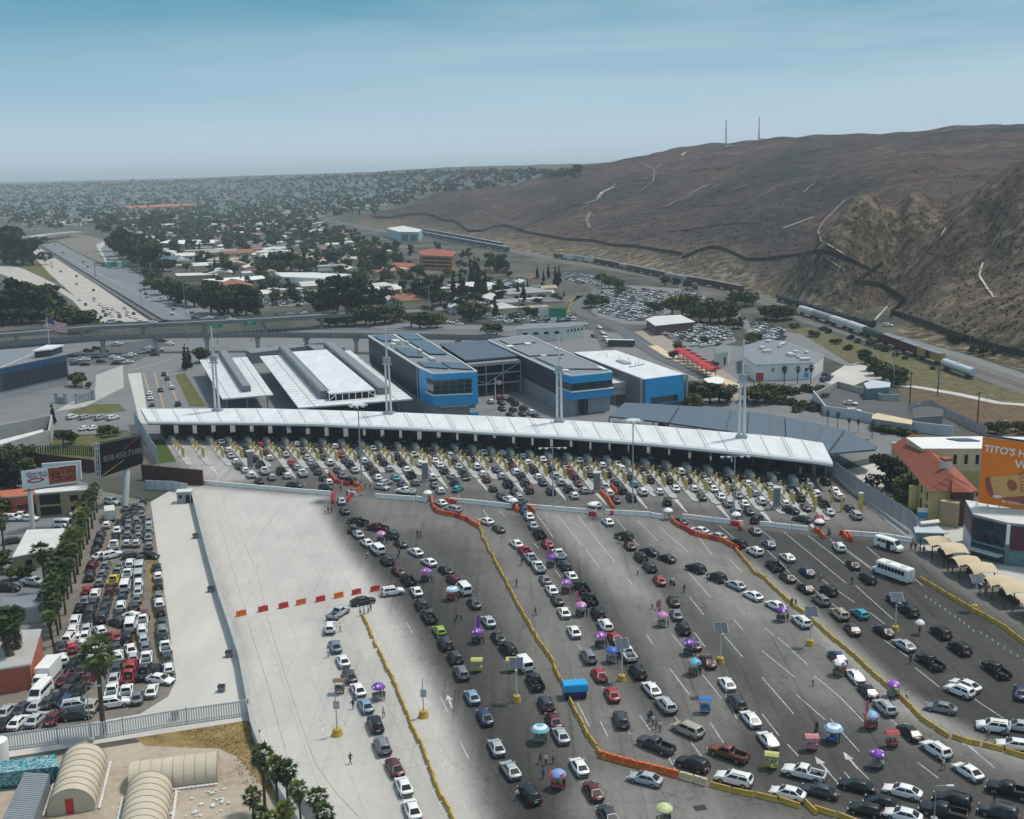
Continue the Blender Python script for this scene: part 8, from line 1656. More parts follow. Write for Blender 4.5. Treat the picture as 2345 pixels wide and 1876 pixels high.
trees('tall', 1960, 980, 5.6, '380,800,470 460,830,420', 'beside the mission gable', 'trees by the mission building', 1.25)
trees('broad', 1960, 980, 5.6, '560,930,370 640,900,330 930,985,450', 'before the yellow mission wall', 'trees by the mission building', 1.05)
trees('palm', 1960, 980, 5.6, '1420,650,200 1500,680,215', 'in the mission courtyard', 'trees by the mission building', .9)
trees('cone', 0, 720, K6, '440,905,190 195,1060,80 1530,460,230 1560,440,200', 'by the compound and entry road', 'trees around the compound', .9)
trees('broad', 0, 720, K6, '530,1085,150 580,1060,110 900,1005,110 840,990,80 950,1000,70 620,590,130 670,600,110 740,610,60 1640,400,140 1690,390,110', 'around the walled compound', 'trees around the compound', 1.3)
trees('tall', 0, 720, K6, '30,1420,330 110,1440,350 190,1360,290 60,1300,250 220,1250,180', 'in the dark clump at the edge near the white billboard', 'trees around the compound', 1.3)
trees('broad', 0, 1080, K6, '20,380,200 60,330,150 20,830,200 90,900,130 180,880,100 250,860,100 20,1620,160 60,1760,180 120,1740,140', 'along the side street', 'trees in the side street', 1.4)
for i, w_ in enumerate('800,340,250 760,470,330 735,560,320 690,640,330 640,850,400 600,800,330 560,900,340 520,960,330 590,1000,300 470,1020,330 500,1100,320 540,1180,330 430,1180,320 460,1260,330 400,1290,330 480,1350,300 440,1440,310 380,1000,430 780,400,280 720,600,320 670,720,330 660,780,330 620,920,340 560,1050,330 540,960,330 510,1020,330 470,1150,330 450,1220,330 500,1300,310 420,1380,330 455,1060,330 560,760,260 690,480,260 610,640,240'.split()):
	a = [float(v_) for v_ in w_.split(',')]; px_tree('palm', a[0] / K6, 1080 + a[1] / K6, a[2] / K6, 'in the dense row beside the impound yard', 'palms beside the impound yard', 1.15)
for w_ in '40,700,370 430,1440,0'.split()[:1]: a = [float(v_) for v_ in w_.split(',')]; px_tree('palm', a[0] / K6, 1080 + a[1] / K6, a[2] / K6, 'standing alone by the motel', 'palms beside the impound yard', 1)
for w_ in '70,1650,560 170,1660,580 110,1720,560'.split(): a = [float(v_) for v_ in w_.split(',')]; px_tree('skirtpalm', a[0] / K6, 1080 + a[1] / K6, a[2] / K6, 'at the picture edge by the yard', 'palms beside the impound yard', 1.25)
px_tree('palm', 855 / K6, 1396 + 1045 / K6, 860 / K6, 'standing lone before the slatted fence', 'palms beside the impound yard', 1.0)
for w_ in '385,1660,590 495,1720,560 585,1760,560 690,1850,480 835,1960,540 300,1900,470 370,2060,480 575,2050,520 900,2080,520 470,2120,500'.split():
	a = [float(v_) for v_ in w_.split(',')]; px_tree('palm', 500 + a[0] / K6, 1396 + a[1] / K6, a[2] / K6, 'in the near cluster beside the curving street', 'near palms beside the curving street', .95)
M['teal_pale'] = mat('pale_teal_cladding', (.36, .50, .50), .6, .08, .2); M['hotel'] = mat('orange_ochre_wall', (.42, .22, .09), .9, .12, .2)
simple_block('large blank cream store with a stepped parapet behind the packed car park', [(646, 634), (750, 638), (806, 629), (720, 624), (628, 624)], 9.0, 'offwhite', 'offwhite', 'store_building', 1.01)
hb = simple_block('ochre hotel with balcony bands and a terracotta roof', [(959, 575), (990, 569), (1044, 576), (1037, 587), (962, 584)], 12, 'hotel', 'terracotta', 'hotel', 1.04)
Pq = [np.array(g(*p, 12)) for p in [(959, 575), (990, 569), (1044, 576), (1037, 587), (962, 584)]]; cq = sum(Pq) / 5
for z in (2.5, 5.5, 8.5):
	b = MB()
	for e_ in (3, 4, 2): panel(b, cq + (Pq[e_] - cq) * .96, cq + (Pq[(e_ + 1) % 5] - cq) * .96, .05, .95, z, z + 1.5, .1, .3, 0, cq)
	b.build('balcony', 'black', hb)
b = MB(); b.add([(*q, 12.0) for q in Pq] + [(*cq, 15)], [(i, (i + 1) % 5, 5) for i in range(5)]); b.build('hip_roof', 'terracotta', hb)
simple_block('low terracotta-roofed restaurant below the ochre hotel', [(895, 606), (906, 601), (945, 603), (955, 611), (945, 618), (895, 613)], 5, 'hotel', 'terracotta', 'restaurant', 1.06)
simple_block('flat mauve-fronted shop behind the dark tree clump', [(835, 651), (880, 646), (920, 657), (918, 662), (868, 666)], 6, 'stucco_cream', 'offwhite', 'shop_building', 1.02, ((3, .05, .6, .5, 5.2, 'stucco_pink'),))
simple_block('long white-roofed warehouse behind the freeway trees', [(365, 556), (385, 550), (490, 549), (492, 556), (440, 560)], 6, 'midgrey', 'white', 'warehouse', 1.03)
simple_block('long pale-roofed warehouse above the road bridge', [(462, 640), (600, 631), (610, 637), (535, 647)], 6, 'midgrey', 'white', 'warehouse', 1.03)
simple_block('pale flat warehouse beside the small white billboard', [(400, 626), (495, 624), (500, 629), (405, 632)], 5, 'stucco_tan', 'offwhite', 'warehouse', 1.03)
simple_block('long salmon apartment row far up the valley', [(278, 472), (437, 466), (440, 470), (300, 477)], 12, 'stucco_cream', 'stucco_pink', 'apartment_row', 1.02)
dp = simple_block('pale teal rail depot with tall doors beside the stacked wagons', [(885, 523), (923, 517), (967, 526), (959, 532), (914, 531)], 11, 'teal_pale', 'offwhite', 'depot', 1.02, ((3, .1, .45, .5, 8, 'teal'), (3, .55, .9, .5, 8, 'teal')))
simple_block('long white two-storey office with square windows above the tram bend', [(1180, 747), (1211, 741), (1334, 737), (1340, 743), (1292, 749), (1180, 754)], 6.5, 'offwhite', 'greyroof', 'office_building', 1.02, tuple((3, .08 + .17 * k, .16 + .17 * k, 3.8, 5.0, 'black') for k in range(5)) + tuple((4, .1 + .22 * k, .2 + .22 * k, 3.4, 4.6, 'black') for k in range(4)))
simple_block('dull mauve diner with stepped white roof bands', [(1478, 731), (1500, 724), (1559, 721), (1592, 737), (1500, 746)], 5, mat('mauve_wall', (.16, .09, .10), .8), 'offwhite', 'diner', 1.06)
simple_block('low white roof slab behind the tall office block', [(700, 788), (760, 784), (790, 795), (720, 800)], 4, 'midgrey', 'greyroof', 'shed', 1.02)
simple_block('grey ancillary shed behind the smaller inspection shelter', [(560, 800), (690, 786), (700, 792), (575, 808)], 5, 'midgrey', 'greyroof', 'shed', 1.02)
simple_block('small grey-roofed white house between tram and plaza', [(1635, 796), (1656, 787), (1673, 795), (1668, 806), (1640, 810)], 6, 'offwhite', 'midgrey', 'house', 1.05, ((3, .2, .35, 1, 4, 'black'),))
ws = simple_block('broad white store with a cluttered grey roof below the rail yard', [(1700, 792), (1756, 777), (1800, 782), (1888, 812), (1862, 830), (1730, 835), (1702, 815)], 6.5, 'white', 'greyroof', 'store_building', 1.015, ((4, .08, .13, 3.0, 4.4, 'black'), (4, .06, .14, .8, 2.6, 'blue'), (4, .86, .99, .2, 3.2, 'redplastic')))
Pq = [np.array(g(*p, 6.5)) for p in [(1700, 792), (1756, 777), (1800, 782), (1888, 812), (1862, 830), (1730, 835), (1702, 815)]]; cq = sum(Pq) / 7; b = MB()
for i in range(14): p = cq + (rt.choice(Pq) - cq) * rt.uniform(.2, .8); b.box((*p, 7.0), (rt.uniform(1, 4), rt.uniform(1, 2.5), rt.uniform(.6, 1.4)), rt.uniform(0, 1), 0)
b.build('roof_plant', 'offwhite', ws)
simple_block('grey glass shed in the walled car park on the slope', [(1978, 878), (2000, 870), (2040, 876), (2038, 886), (1985, 890)], 4, 'teal', 'bluegrey', 'shed', 1.03)
simple_block('cream-roofed open shelter in the walled car park', [(1998, 950), (2010, 946), (2090, 962), (2088, 972), (1996, 958)], 3.5, 'grey', 'stucco_cream', 'shelter', 1.03)
simple_block('grey-walled pen in the walled car park', [(2090, 935), (2130, 930), (2160, 938), (2160, 950), (2092, 955)], 4.5, 'midgrey', 'asphalt', 'enclosure', 1.02)
for i, (px, py, r) in enumerate(((973, 671, 5), (987, 681, 3.2))):
	x, y = g(px, py); t_ = thing('white_dome', ('larger' if i == 0 else 'smaller') + ' white domed tank among the dark trees beyond the walkway', 'tank', (x, y, 0)); b = MB(); b.loft([[(r * math.cos(a * .3927) * math.cos(e * .26), r * math.sin(a * .3927) * math.cos(e * .26), r * (.7 + math.sin(e * .26))) for a in range(16)] for e in range(7)]); b.build('dome', 'white', t_, smooth=True); MB().tube((0, 0, 0), (0, 0, r * .7), r, n=16).build('drum', 'white', t_)
for i in range(7):
	k = i / 6; px, py = 1200 + (1305 + 235 * k) / K6, 560 + (865 + 145 * k) / K6; x, y = g(px, py, 4); t_ = thing('red_canopy', f'red arched canopy over the tram platform, {ordn(i)} from the far end', 'canopy', (x, y, 0), -1.0, 'red canopies at the tram stop'); b = MB(); b.loft([[(-3, yy, 3.6 + .9 * math.sin(math.pi * (yy + 2.6) / 5.2)) for yy in np.linspace(-2.6, 2.6, 7)] + [(-3, 2.6, 3.4), (-3, -2.6, 3.4)], [(3, yy, 3.6 + .9 * math.sin(math.pi * (yy + 2.6) / 5.2)) for yy in np.linspace(-2.6, 2.6, 7)] + [(3, 2.6, 3.4), (3, -2.6, 3.4)]]); b.build('roof', 'redplastic', t_)
	for sx in (-2.5, 2.5): MB().tube((sx, 0, 0), (sx, 0, 3.6), .18).build('post', 'grey', t_)
simple_block('red and white kiosk at the end of the tram platform', [(1612, 867), (1640, 862), (1660, 868), (1655, 878), (1620, 880)], 4, 'redplastic', 'white', 'kiosk', 1.06)
x, y = g(1423, 786, 1.5); t_ = thing('city_bus', 'dark bus with a pale roof standing at the end of the tram road', 'bus', (x, y, .05), 1.3); MB().prism([(-1.3, -6), (1.3, -6), (1.3, 6), (-1.3, 6)], .4, 2.9).build('body', 'dark', t_); MB().prism([(-1.2, -5.8), (1.2, -5.8), (1.2, 5.8), (-1.2, 5.8)], 2.9, 3.1).build('roof', 'offwhite', t_)
for yy in (-4, 4):
	for sx in (-1.2, 1.2): MB().tube((sx - .1, yy, .45), (sx + .1, yy, .45), .45, n=12).build('wheel', 'tyre', t_)
big_van(1200 + 1150 / K6, 560 + 1480 / K6, (-14, 10), 'small red and white bus under the edge of the stepped canopy', False, 7.0, 2.2, 2.7, 'redplastic')
def far_board(px0, px1, py0, py1, Y, face, label):
	c_ = [Vector(at(px0, py0, Y)), Vector(at(px1, py0, Y)), Vector(at(px1, py1, Y)), Vector(at(px0, py1, Y))]; t_ = thing('billboard', label, 'billboard'); b = MB(); v = c_ + [p + Vector((0, .8, 0)) for p in c_]; b.add(v, [(0, 3, 2, 1), (4, 5, 6, 7), (0, 1, 5, 4), (1, 2, 6, 5), (2, 3, 7, 6), (3, 0, 4, 7)]); b.build('face_panel', face, t_)
	m_ = (c_[2] + c_[3]) / 2; MB().tube((m_.x, m_.y + .5, 0), (m_.x, m_.y + .5, m_.z), .5).build('post', 'grey', t_)
far_board(369, 412, 585, 595, g(390, 622)[1], 'white', 'small white billboard among the trees past the freeway'); far_board(1257, 1297, 706, 727, g(1277, 738)[1], 'signgreen', 'green billboard above the car park beyond the walkway'); far_board(1236, 1256, 706, 724, g(1277, 738)[1] + 2, 'offwhite', 'pale billboard panel beside the green billboard')
def wagons(s, kinds, phrase, z=.3, Lw=None, Hh=4.3, W_=3.0, dz=2.2):
	P = [np.array(g(*p, dz)) for p in s]; tot = sum(float(np.linalg.norm(b_ - a)) for a, b_ in zip(P[:-1], P[1:])); n = len(kinds); step = tot / n; R_ = resample(P, step / 2.0)
	for i, kd in enumerate(kinds):
		if 2 * i + 1 >= len(R_): break
		p, d = R_[2 * i + 1]; th = math.atan2(d[1], d[0]); L_ = step * .93; shp, mt, word = kd
		t_ = thing('rail_wagon', f'{word}, {ordn(i)} {phrase}', 'rail wagon', (p[0], p[1], z), th, 'wagons on the railway'); b = MB()
		if shp == 'tank': b.tube((-L_ / 2, 0, 2.5), (L_ / 2, 0, 2.5), 1.5, n=16); b.tube((0, 0, 3.6), (0, 0, 4.5), .5, n=10); b.build('tank', mt, t_, smooth=False)
		elif shp == 'hopper':
			sec = [(-1.5, 1.6), (1.5, 1.6), (1.55, 3.6), (1.0, 4.4), (-1.0, 4.4), (-1.55, 3.6)]; b.loft([[(xx, y_, z_) for y_, z_ in sec] for xx in (-L_ / 2, L_ / 2)]); b.build('hopper', mt, t_); b = MB()
			for k in range(9): b.box((-L_ / 2 + L_ * (k + .5) / 9, 0, 2.6), (.14, 3.2, 2.0))
			b.box((0, 0, 4.45), (L_ * .9, .8, .12)); b.build('rib', mt, t_)
		elif shp == 'rack':
			for z0_, z1_ in ((1.2, 2.9), (3.0, 4.9)): b.box((0, 0, (z0_ + z1_) / 2), (L_, 3, z1_ - z0_ - .25))
			b.build('rack', mt, t_); b = MB()
			for z0_ in (1.1, 2.95, 4.9): b.box((0, 0, z0_), (L_, 3.1, .16))
			b.build('deck', 'grey', t_)
		else:
			b.box((0, 0, 2.8), (L_, 3, 3.2)); b.build('body', mt, t_); MB().box((0, 0, 4.45), (L_ * 1.0, 2.9, .14)).build('roof', 'greyroof' if mt != 'white' else 'white', t_); b = MB()
			if word.startswith('yellow'): b.box((0, -1.52, 2.8), (L_ * .2, .08, 3.0)); b.build('door', 'black', t_)
			else:
				for k in range(8): b.box((-L_ / 2 + L_ * (k + .5) / 8, 0, 2.8), (.12, 3.1, 3.1))
				b.build('rib', mt, t_)
		b = MB()
		for sx in (-.36, .36): b.box((L_ * sx, 0, .55), (2.2, 2.2, .9))
		b.box((0, 0, 1.05), (L_, 1.2, .25)); b.build('bogie_frame', 'blacktrim', t_)
m_red = mat('oxide_red', (.10, .022, .02), .8, .25, .4); m_dgr = mat('wagon_green', (.05, .09, .06), .7, .2, .4); m_yel = mat('wagon_yellow', (.36, .23, .06), .7, .2, .4); m_grey = mat('wagon_grey', (.33, .34, .33), .7, .15, .4); m_blk = mat('tank_black', (.014, .014, .016), .5, .25, .5); m_brn = mat('wagon_brown', (.12, .055, .04), .8, .25, .4); m_navy = mat('rack_navy', (.03, .04, .09), .6, .3, .4)
wagons(pts('1781,680 1850,702 1920,723 2002,745'), [('tank', m_blk, 'black tank wagon')] * 7, 'in the black tank train')
wagons(pts('1832,710 1900,732 1960,752 2023,775'), [('hopper', 'offwhite', 'white hopper wagon'), ('hopper', m_grey, 'grey hopper wagon'), ('hopper', 'offwhite', 'white hopper wagon'), ('hopper', 'offwhite', 'white hopper wagon'), ('hopper', m_dgr, 'green hopper wagon')], 'in the pale hopper train')
wagons(pts('2023,776 2068,793 2110,809 2158,825'), [('box', m_red, 'oxide red boxcar'), ('box', m_red, 'oxide red boxcar'), ('box', m_yel, 'yellow boxcar with dark doors')], 'behind the green hopper')
wagons(pts('2160,832 2232,857'), [('tank', mat('pale_blue_tank', (.5, .58, .62), .5, .1, .5), 'pale blue-white tank wagon at the open end of the train')], 'of its kind')
cl = [m_brn, 'offwhite', m_grey, 'offwhite', m_red, m_red, m_red, m_grey, m_brn, m_dgr, m_brn, m_brn, m_grey, m_grey, m_red, m_red, m_red, m_brn]; nmz = {id(m_brn): 'brown', id(m_red): 'maroon', id(m_grey): 'grey', id(m_dgr): 'green'}
wagons(pts('1270,586 1358,597 1430,611 1500,626 1570,640 1640,652 1700,664'), [('hopper' if i in (12, 13, 7) else 'box', q, f'{nmz.get(id(q), "white")} {"hopper wagon" if i in (12, 13, 7) else "boxcar"}') for i, q in enumerate(cl)], 'in the long train below the hill fence')
wagons(pts('970,536 1020,546 1080,557 1165,573'), [('rack', m_navy, 'navy car-carrier wagon')] * 8, 'in the front string beside the depot')
wagons(pts('970,529 1020,538 1080,549 1150,563'), [('rack', m_navy, 'navy car-carrier wagon')] * 7, 'in the rear string beside the depot')
def fence_run(s, h, label):
	P = []
	for a, c in zip(s[:-1], s[1:]):
		for k_ in range(8): P.append((a[0] + (c[0] - a[0]) * k_ / 8, a[1] + (c[1] - a[1]) * k_ / 8))
	P.append(s[-1]); H_ = [Vector(hit(*p)) for p in P]; H_ = [p for i, p in enumerate(H_) if i == 0 or (p - H_[i - 1]).length < 90]; t_ = thing('border_fence', label, 'fence'); b = MB(); ps = MB()
	for a, c in zip(H_[:-1], H_[1:]):
		if (c - a).length < .5: continue
		b.bar(a + Vector((0, 0, h / 2 - .3)), c + Vector((0, 0, h / 2 - .3)), .3, h + .6); ps.box((*a[:2], a.z + h / 2), (.5, .5, h + .4))
	b.build('panel', 'rust', t_); ps.build('post', 'rust', t_)
fence_run(pts('915,430 1050,435 1220,405 1350,405 1420,420 1500,460 1580,460 1700,545 1800,545 1900,510 2000,500 2156,545', 600, 380, K6), 3.2, 'dark border fence running far along the slope above the stacked wagons')
fence_run(pts('0,980 350,1045 560,1055 740,1095 900,1100 1130,1140 1300,1165', 1200, 260, K6), 2.6, 'dark border fence along the slope above the long train')
fence_run(pts('1300,1200 1410,1150 1530,1112 1620,1118 1700,1150 1840,1215 2000,1210 2156,1190', 1200, 260, K6), 2.4, 'dark border fence climbing over the speckled mound')
fence_run(pts('200,1190 420,1155 480,1150 560,1162 700,1212 820,1270 890,1300', 1745, 260, K6), 2.2, 'dark border fence at the foot of the round knob')
fence_run(pts('990,1250 900,1310 770,1402 970,1425 1060,1470 1180,1545 1070,1645 1060,1690', 1745, 260, K6), 2.4, 'dark zigzag border fence on the golden slope')
fence_run(pts('1060,215 1300,292 1530,382 1700,442 1900,505 2156,565', 1745, 660, K6), 2.6, 'dark border fence beside the rail yard road')
for i, (px, py, ty, Y, lb) in enumerate(((1662, 338, 283, 1800, 'tallest lattice radio mast on the hill ridge'), (1737, 341, 293, 1850, 'second lattice radio mast on the hill ridge'), (1897, 335, 314, 1520, 'short thin mast on the ridge to the side of the two radio masts'))):
	p = at(px, py, Y); zb = hz(p[0], p[1]); Hm = (py - ty) * Y * 1.0 / FL + 3; w0 = .9 if i < 2 else .4; t_ = thing('radio_mast', lb, 'mast', (p[0], p[1], zb - 1), 0); b = MB()
	for sx, sy in ((-1, -1), (1, -1), (1, 1), (-1, 1)): b.tube((sx * w0, sy * w0, 0), (sx * .35, sy * .35, Hm), .28, .22, 5)
	for k in range(14):
		z0_, z1_ = Hm * k / 14, Hm * (k + 1) / 14; a0 = w0 + (.35 - w0) * k / 14; a1 = w0 + (.35 - w0) * (k + 1) / 14
		for sy in (-1, 1): b.tube((-a0, sy * a0, z0_), (a1, sy * a1, z1_), .14, n=4)
	b.build('lattice', 'grey', t_); b = MB()
	if i < 2:
		for k in range(5): b.box((rt.uniform(-1.2, 1.2), rt.uniform(-1, 1), Hm * rt.uniform(.12, .6)), (1.2, 1.0, 2.0))
		b.build('antenna', 'offwhite', t_); MB().box((5, 0, 2), (12, 6, 4)).build('equipment_hut', 'offwhite', t_)
carcol = ['W_', 'S_', 'G_', 'K_', 'R_', 'B_']; PC = []
for q, c_ in zip(carcol, ((.75, .75, .74), (.42, .44, .46), (.16, .17, .18), (.02, .02, .022), (.25, .03, .03), (.04, .07, .15))): M['far' + q] = mat('far_car_paint', c_, .4, .05, 1); PC.append('far' + q)
def lot(s, ang, label, n=999, row=9.0, gap=2.9, z=.05):
	poly = [g(*p) for p in s]; P = np.array(poly); lo, hi = P.min(0), P.max(0); c_ = (lo + hi) / 2; ca, sa = math.cos(ang), math.sin(ang); R_ = max(hi - lo); b = MB(); cand = []
	for i in np.arange(-R_, R_, row):
		for k2 in (0, 5.2):
			if k2 and row < 8: continue
			for j in np.arange(-R_, R_, gap): cand.append((c_[0] + (i + k2) * ca - j * sa, c_[1] + (i + k2) * sa + j * ca))
	ok = sdist(np.array(cand), poly) > 1.5; cand = [c for c, o_ in zip(cand, ok) if o_ and rt.random() < .86]; rt.shuffle(cand)
	for x, y in cand[:n]:
		th = ang + (math.pi if rt.random() < .5 else 0) + rt.uniform(-.04, .04) - math.pi / 2; mi = rt.choices(range(6), (42, 20, 14, 14, 5, 5))[0]; X = Matrix.Translation((x, y, z)) @ Matrix.Rotation(th, 4, 'Z'); w_ = .9; h = rt.choice((1.4, 1.4, 1.7))
		v = [(w_, 2.3, .25), (-w_, 2.3, .25), (-w_, -2.3, .25), (w_, -2.3, .25), (w_, 2.2, .8), (-w_, 2.2, .8), (-w_, -2.25, .9), (w_, -2.25, .9), (w_ * .9, .9, .95), (-w_ * .9, .9, .95), (-w_ * .9, -1.9, .95), (w_ * .9, -1.9, .95), (.62, .2, h), (-.62, .2, h), (-.62, -1.2, h), (.62, -1.2, h)]
		b.add(v, [(0, 4, 5, 1), (1, 5, 6, 2), (2, 6, 7, 3), (3, 7, 4, 0), (4, 8, 9, 5), (5, 9, 10, 6), (6, 10, 11, 7), (7, 11, 8, 4), (8, 12, 13, 9), (9, 13, 14, 10), (10, 14, 15, 11), (11, 15, 12, 8), (12, 15, 14, 13)], [mi] * 8 + [6] * 4 + [mi], X)
	o = b.build('parked_cars', PC + ['glass'], kind='stuff'); o['label'] = label
lot(z5('330,235 600,260 640,330 470,330 340,300'), .35, 'crowded rows of parked cars in the upper car park by the railway')
lot(z5('780,350 1200,400 1420,370 1480,430 1180,540 1010,640 760,620 600,560 570,440 640,400'), .35, 'crowded rows of parked cars in the big car park beyond the plaza')
lot(z5('1400,480 1480,430 1500,520 1440,540'), .35, 'parked cars at the corner of the big car park')
lot(z5('1120,700 1400,650 1700,710 1720,780 1540,850 1230,770'), .2, 'parked cars in the lot behind the red tram canopies', 90)
lot(z5('0,500 120,550 420,600 440,640 0,660'), .5, 'parked cars in the lot under the green billboard')
lot(z2('1880,1130 2156,1180 2156,1290 1980,1300 1740,1250 1730,1290 1640,1320 1540,1330 1560,1290 1800,1210'), .3, 'parked cars in the lot between walkway and billboard')
lot(z2('0,1040 160,1040 390,1060 380,1150 250,1170 0,1150'), .25, 'packed parked cars below the cream store')
lot(z5('1850,640 2156,700 2156,800 1950,780'), .25, 'parked cars beside the road below the rail yard', 60)
lot(pts('560,800 700,792 760,800 640,812'), .4, 'parked cars in the yard behind the inspection shelters', 24)
lot(z2('1850,950 2100,940 2156,1040 1900,1060'), .3, 'parked cars beside the conifers above the car park', 60)
lot(z2('450,800 640,780 700,860 560,880'), .3, 'parked cars along the street of shops', 40)
for i, (px, py, k, c) in enumerate([(1380, 763, 's', 'W'), (1372, 750, 's', 'W'), (1388, 778, 'v', 'W'), (1393, 784, 's', 'W'), (1360, 770, 's', 'K'), (1340, 742, 's', 'S'), (1240, 792, 's', 'W'), (1315, 728, 's', 'W'), (1720, 762, 's', 'W'), (1590, 790, 's', 'W'), (1610, 792, 's', 'W'), (1948, 923, 's', 'W'), (1955, 942, 'u', 'W'), (2033, 745, 'u', 'W'), (1895, 862, 's', 'B'), (2030, 860, 's', 'K'), (1890, 870, 'u', 'B'), (1524, 764, 's', 'W'), (1160, 620, 's', 'W'), (1025, 738, 's', 'W'), (1150, 710, 'v', 'W')]):
	x, y = g(px, py, .6); add_car(k, c, x, y, (rt.uniform(.4, .9), rt.uniform(-.5, .5)) if i > 5 else (.4, -.9), f'{COL[c][0]} {KWORD[k]} on the streets beyond the port buildings, {ordn(i)} from the walkway end', 'cars on the streets beyond the port', False, z=.06)
def town_px(n, poly, seed, lo=0):
	R_ = np.random.RandomState(seed); P = np.array(poly); a, b_ = P.min(0), P.max(0); out = []
	while len(out) < n:
		q = R_.uniform(a, b_, (n * 2, 2)); q = q[sdist(q, [tuple(p) for p in P]) > 0]; out += [tuple(v_) for v_ in q]
	return out[:n]
TOWN = [(0, 428), (300, 420), (560, 414), (880, 405), (1130, 399), (1250, 400), (1180, 425), (1000, 440), (860, 490), (720, 496), (750, 525), (860, 560), (940, 640), (1040, 660), (1250, 690), (1230, 735), (1150, 730), (1000, 720), (880, 690), (640, 700), (560, 690), (500, 660), (420, 620), (345, 590), (270, 530), (270, 500), (150, 525), (40, 520), (0, 500)]
occupied = [g(*p) for p in ((700, 640), (760, 640), (1000, 590), (925, 610), (880, 655), (430, 556), (540, 645), (450, 630), (1270, 745), (925, 530), (350, 475))]
HP = []
M['far_roof'] = mat('house_roof', (1, 1, 1), .85, .1, .3, objcol=True)
for v_ in range(6):
	R_ = random.Random(900 + v_); w_, d_, h_ = R_.uniform(9, 15), R_.uniform(7, 10), R_.uniform(3.0, 4.2); b = MB(); b.box((0, 0, h_ / 2), (w_, d_, h_), 0, 0)
	if v_ % 3 == 0: b.box((0, 0, h_ + .15), (w_ + .4, d_ + .4, .3), 0, 1); b.box((w_ * .2, 0, h_ + .6), (1.5, 1.2, .7), 0, 0)
	else:
		hw, hd, rh = w_ / 2 + .5, d_ / 2 + .5, 1.7; rx = hw - (hd if v_ % 3 == 1 else 0); b.add([(-hw, -hd, h_), (hw, -hd, h_), (hw, hd, h_), (-hw, hd, h_), (-rx, 0, h_ + rh), (rx, 0, h_ + rh)], [(0, 1, 5, 4), (2, 3, 4, 5), (1, 2, 5), (3, 0, 4), (3, 2, 1, 0)], 1)
	for sx in (-.3, .0, .3): b.box((w_ * sx, -d_ / 2, h_ * .5), (1.2, .12, 1.2), 0, 2); b.box((w_ * sx, d_ / 2, h_ * .5), (1.2, .12, 1.2), 0, 2)
	HP.append((b, b.mesh('house', ['stucco_cream', 'far_roof', 'black'] if v_ % 2 else ['offwhite', 'far_roof', 'black']), v_))
RC = [((.62, .62, .60), 'white-roofed'), ((.50, .50, .48), 'pale-roofed'), ((.30, .30, .30), 'grey-roofed'), ((.27, .11, .07), 'terracotta-roofed'), ((.15, .15, .16), 'dark-roofed'), ((.40, .33, .26), 'tan-roofed'), ((.62, .61, .58), 'white-roofed')]
cand = town_px(6500, TOWN, 5); near, far_ = [], []
for px, py in cand:
	x, y, z = hit(px, py, 500., 9000.)
	if y < 480: continue
	(near if y < 1900 else far_).append((x, y, z, px, py))
def spaced(L_, dist):
	keep = []; cell = {}
	for q in L_:
		kx, ky = int(q[0] // dist), int(q[1] // dist); ok = True
		for a in (-1, 0, 1):
			for c in (-1, 0, 1):
				for r_ in cell.get((kx + a, ky + c), ()):
					if (r_[0] - q[0]) ** 2 + (r_[1] - q[1]) ** 2 < dist * dist: ok = False
		if ok: keep.append(q); cell.setdefault((kx, ky), []).append(q)
	return keep
near = [q for q in spaced(near, 17) if min(math.hypot(q[0] - a, q[1] - c) for a, c in occupied) > 34 and (not treexy or min(math.hypot(q[0] - a, q[1] - c) for a, c in treexy) > 7)]
rails_pts = np.array(_rw)
near = [q for q in near if np.min(np.hypot(rails_pts[:, 0] - q[0], rails_pts[:, 1] - q[1])) > 40 and q[1] < float(railY(q[0] / q[1])) - 25]
houses = near[:290]; used_lab = {}
streets_ = ['nearest the walkway', 'below the ochre hotel', 'near the cream store', 'behind the freeway trees', 'towards the railway', 'up the valley']
for i, (x, y, z, px, py) in enumerate(sorted(houses, key=lambda q: q[1])):
	bm_, me_, v_ = HP[i % 6]; rc_, wn = rt.choice(RC); sz = rt.choice((.9, 1, 1.1, 1.5, 2.2)) if y < 1200 else rt.choice((.9, 1, 1.2)); zone = 'up the valley' if y > 1300 else 'near the freeway trees' if px < 620 else 'around the ochre hotel' if px > 860 else 'beyond the cream store'
	k = (wn, v_ % 3, zone); n_ = used_lab.get(k, 0); used_lab[k] = n_ + 1; kind_ = ('flat-topped', 'hipped', 'gabled')[v_ % 3]
	o = link('house', me_, None, (x, y, z), rt.choice((.33, .33, 1.9, 1.9)) + rt.uniform(-.08, .08)); o.scale = (sz, sz, 1 + (sz - 1) * .35); o.color = (*rc_, 1); tag(o, f'{wn} {kind_} house in the town {zone}, {ordn(n_)} going away', 'house', 'houses of the town')
ex_ = [q for q in spaced([hit(*p, 500., 3000.) for p in town_px(700, [(760, 545), (860, 560), (960, 612), (1060, 600), (1200, 632), (1290, 690), (1230, 735), (1130, 735), (1000, 725), (860, 690), (720, 640)], 77)], 13) if min(math.hypot(q[0] - a[0], q[1] - a[1]) for a in houses) > 12 and min(math.hypot(q[0] - a, q[1] - c) for a, c in occupied) > 26 and min(math.hypot(q[0] - a, q[1] - c) for a, c in treexy) > 6]
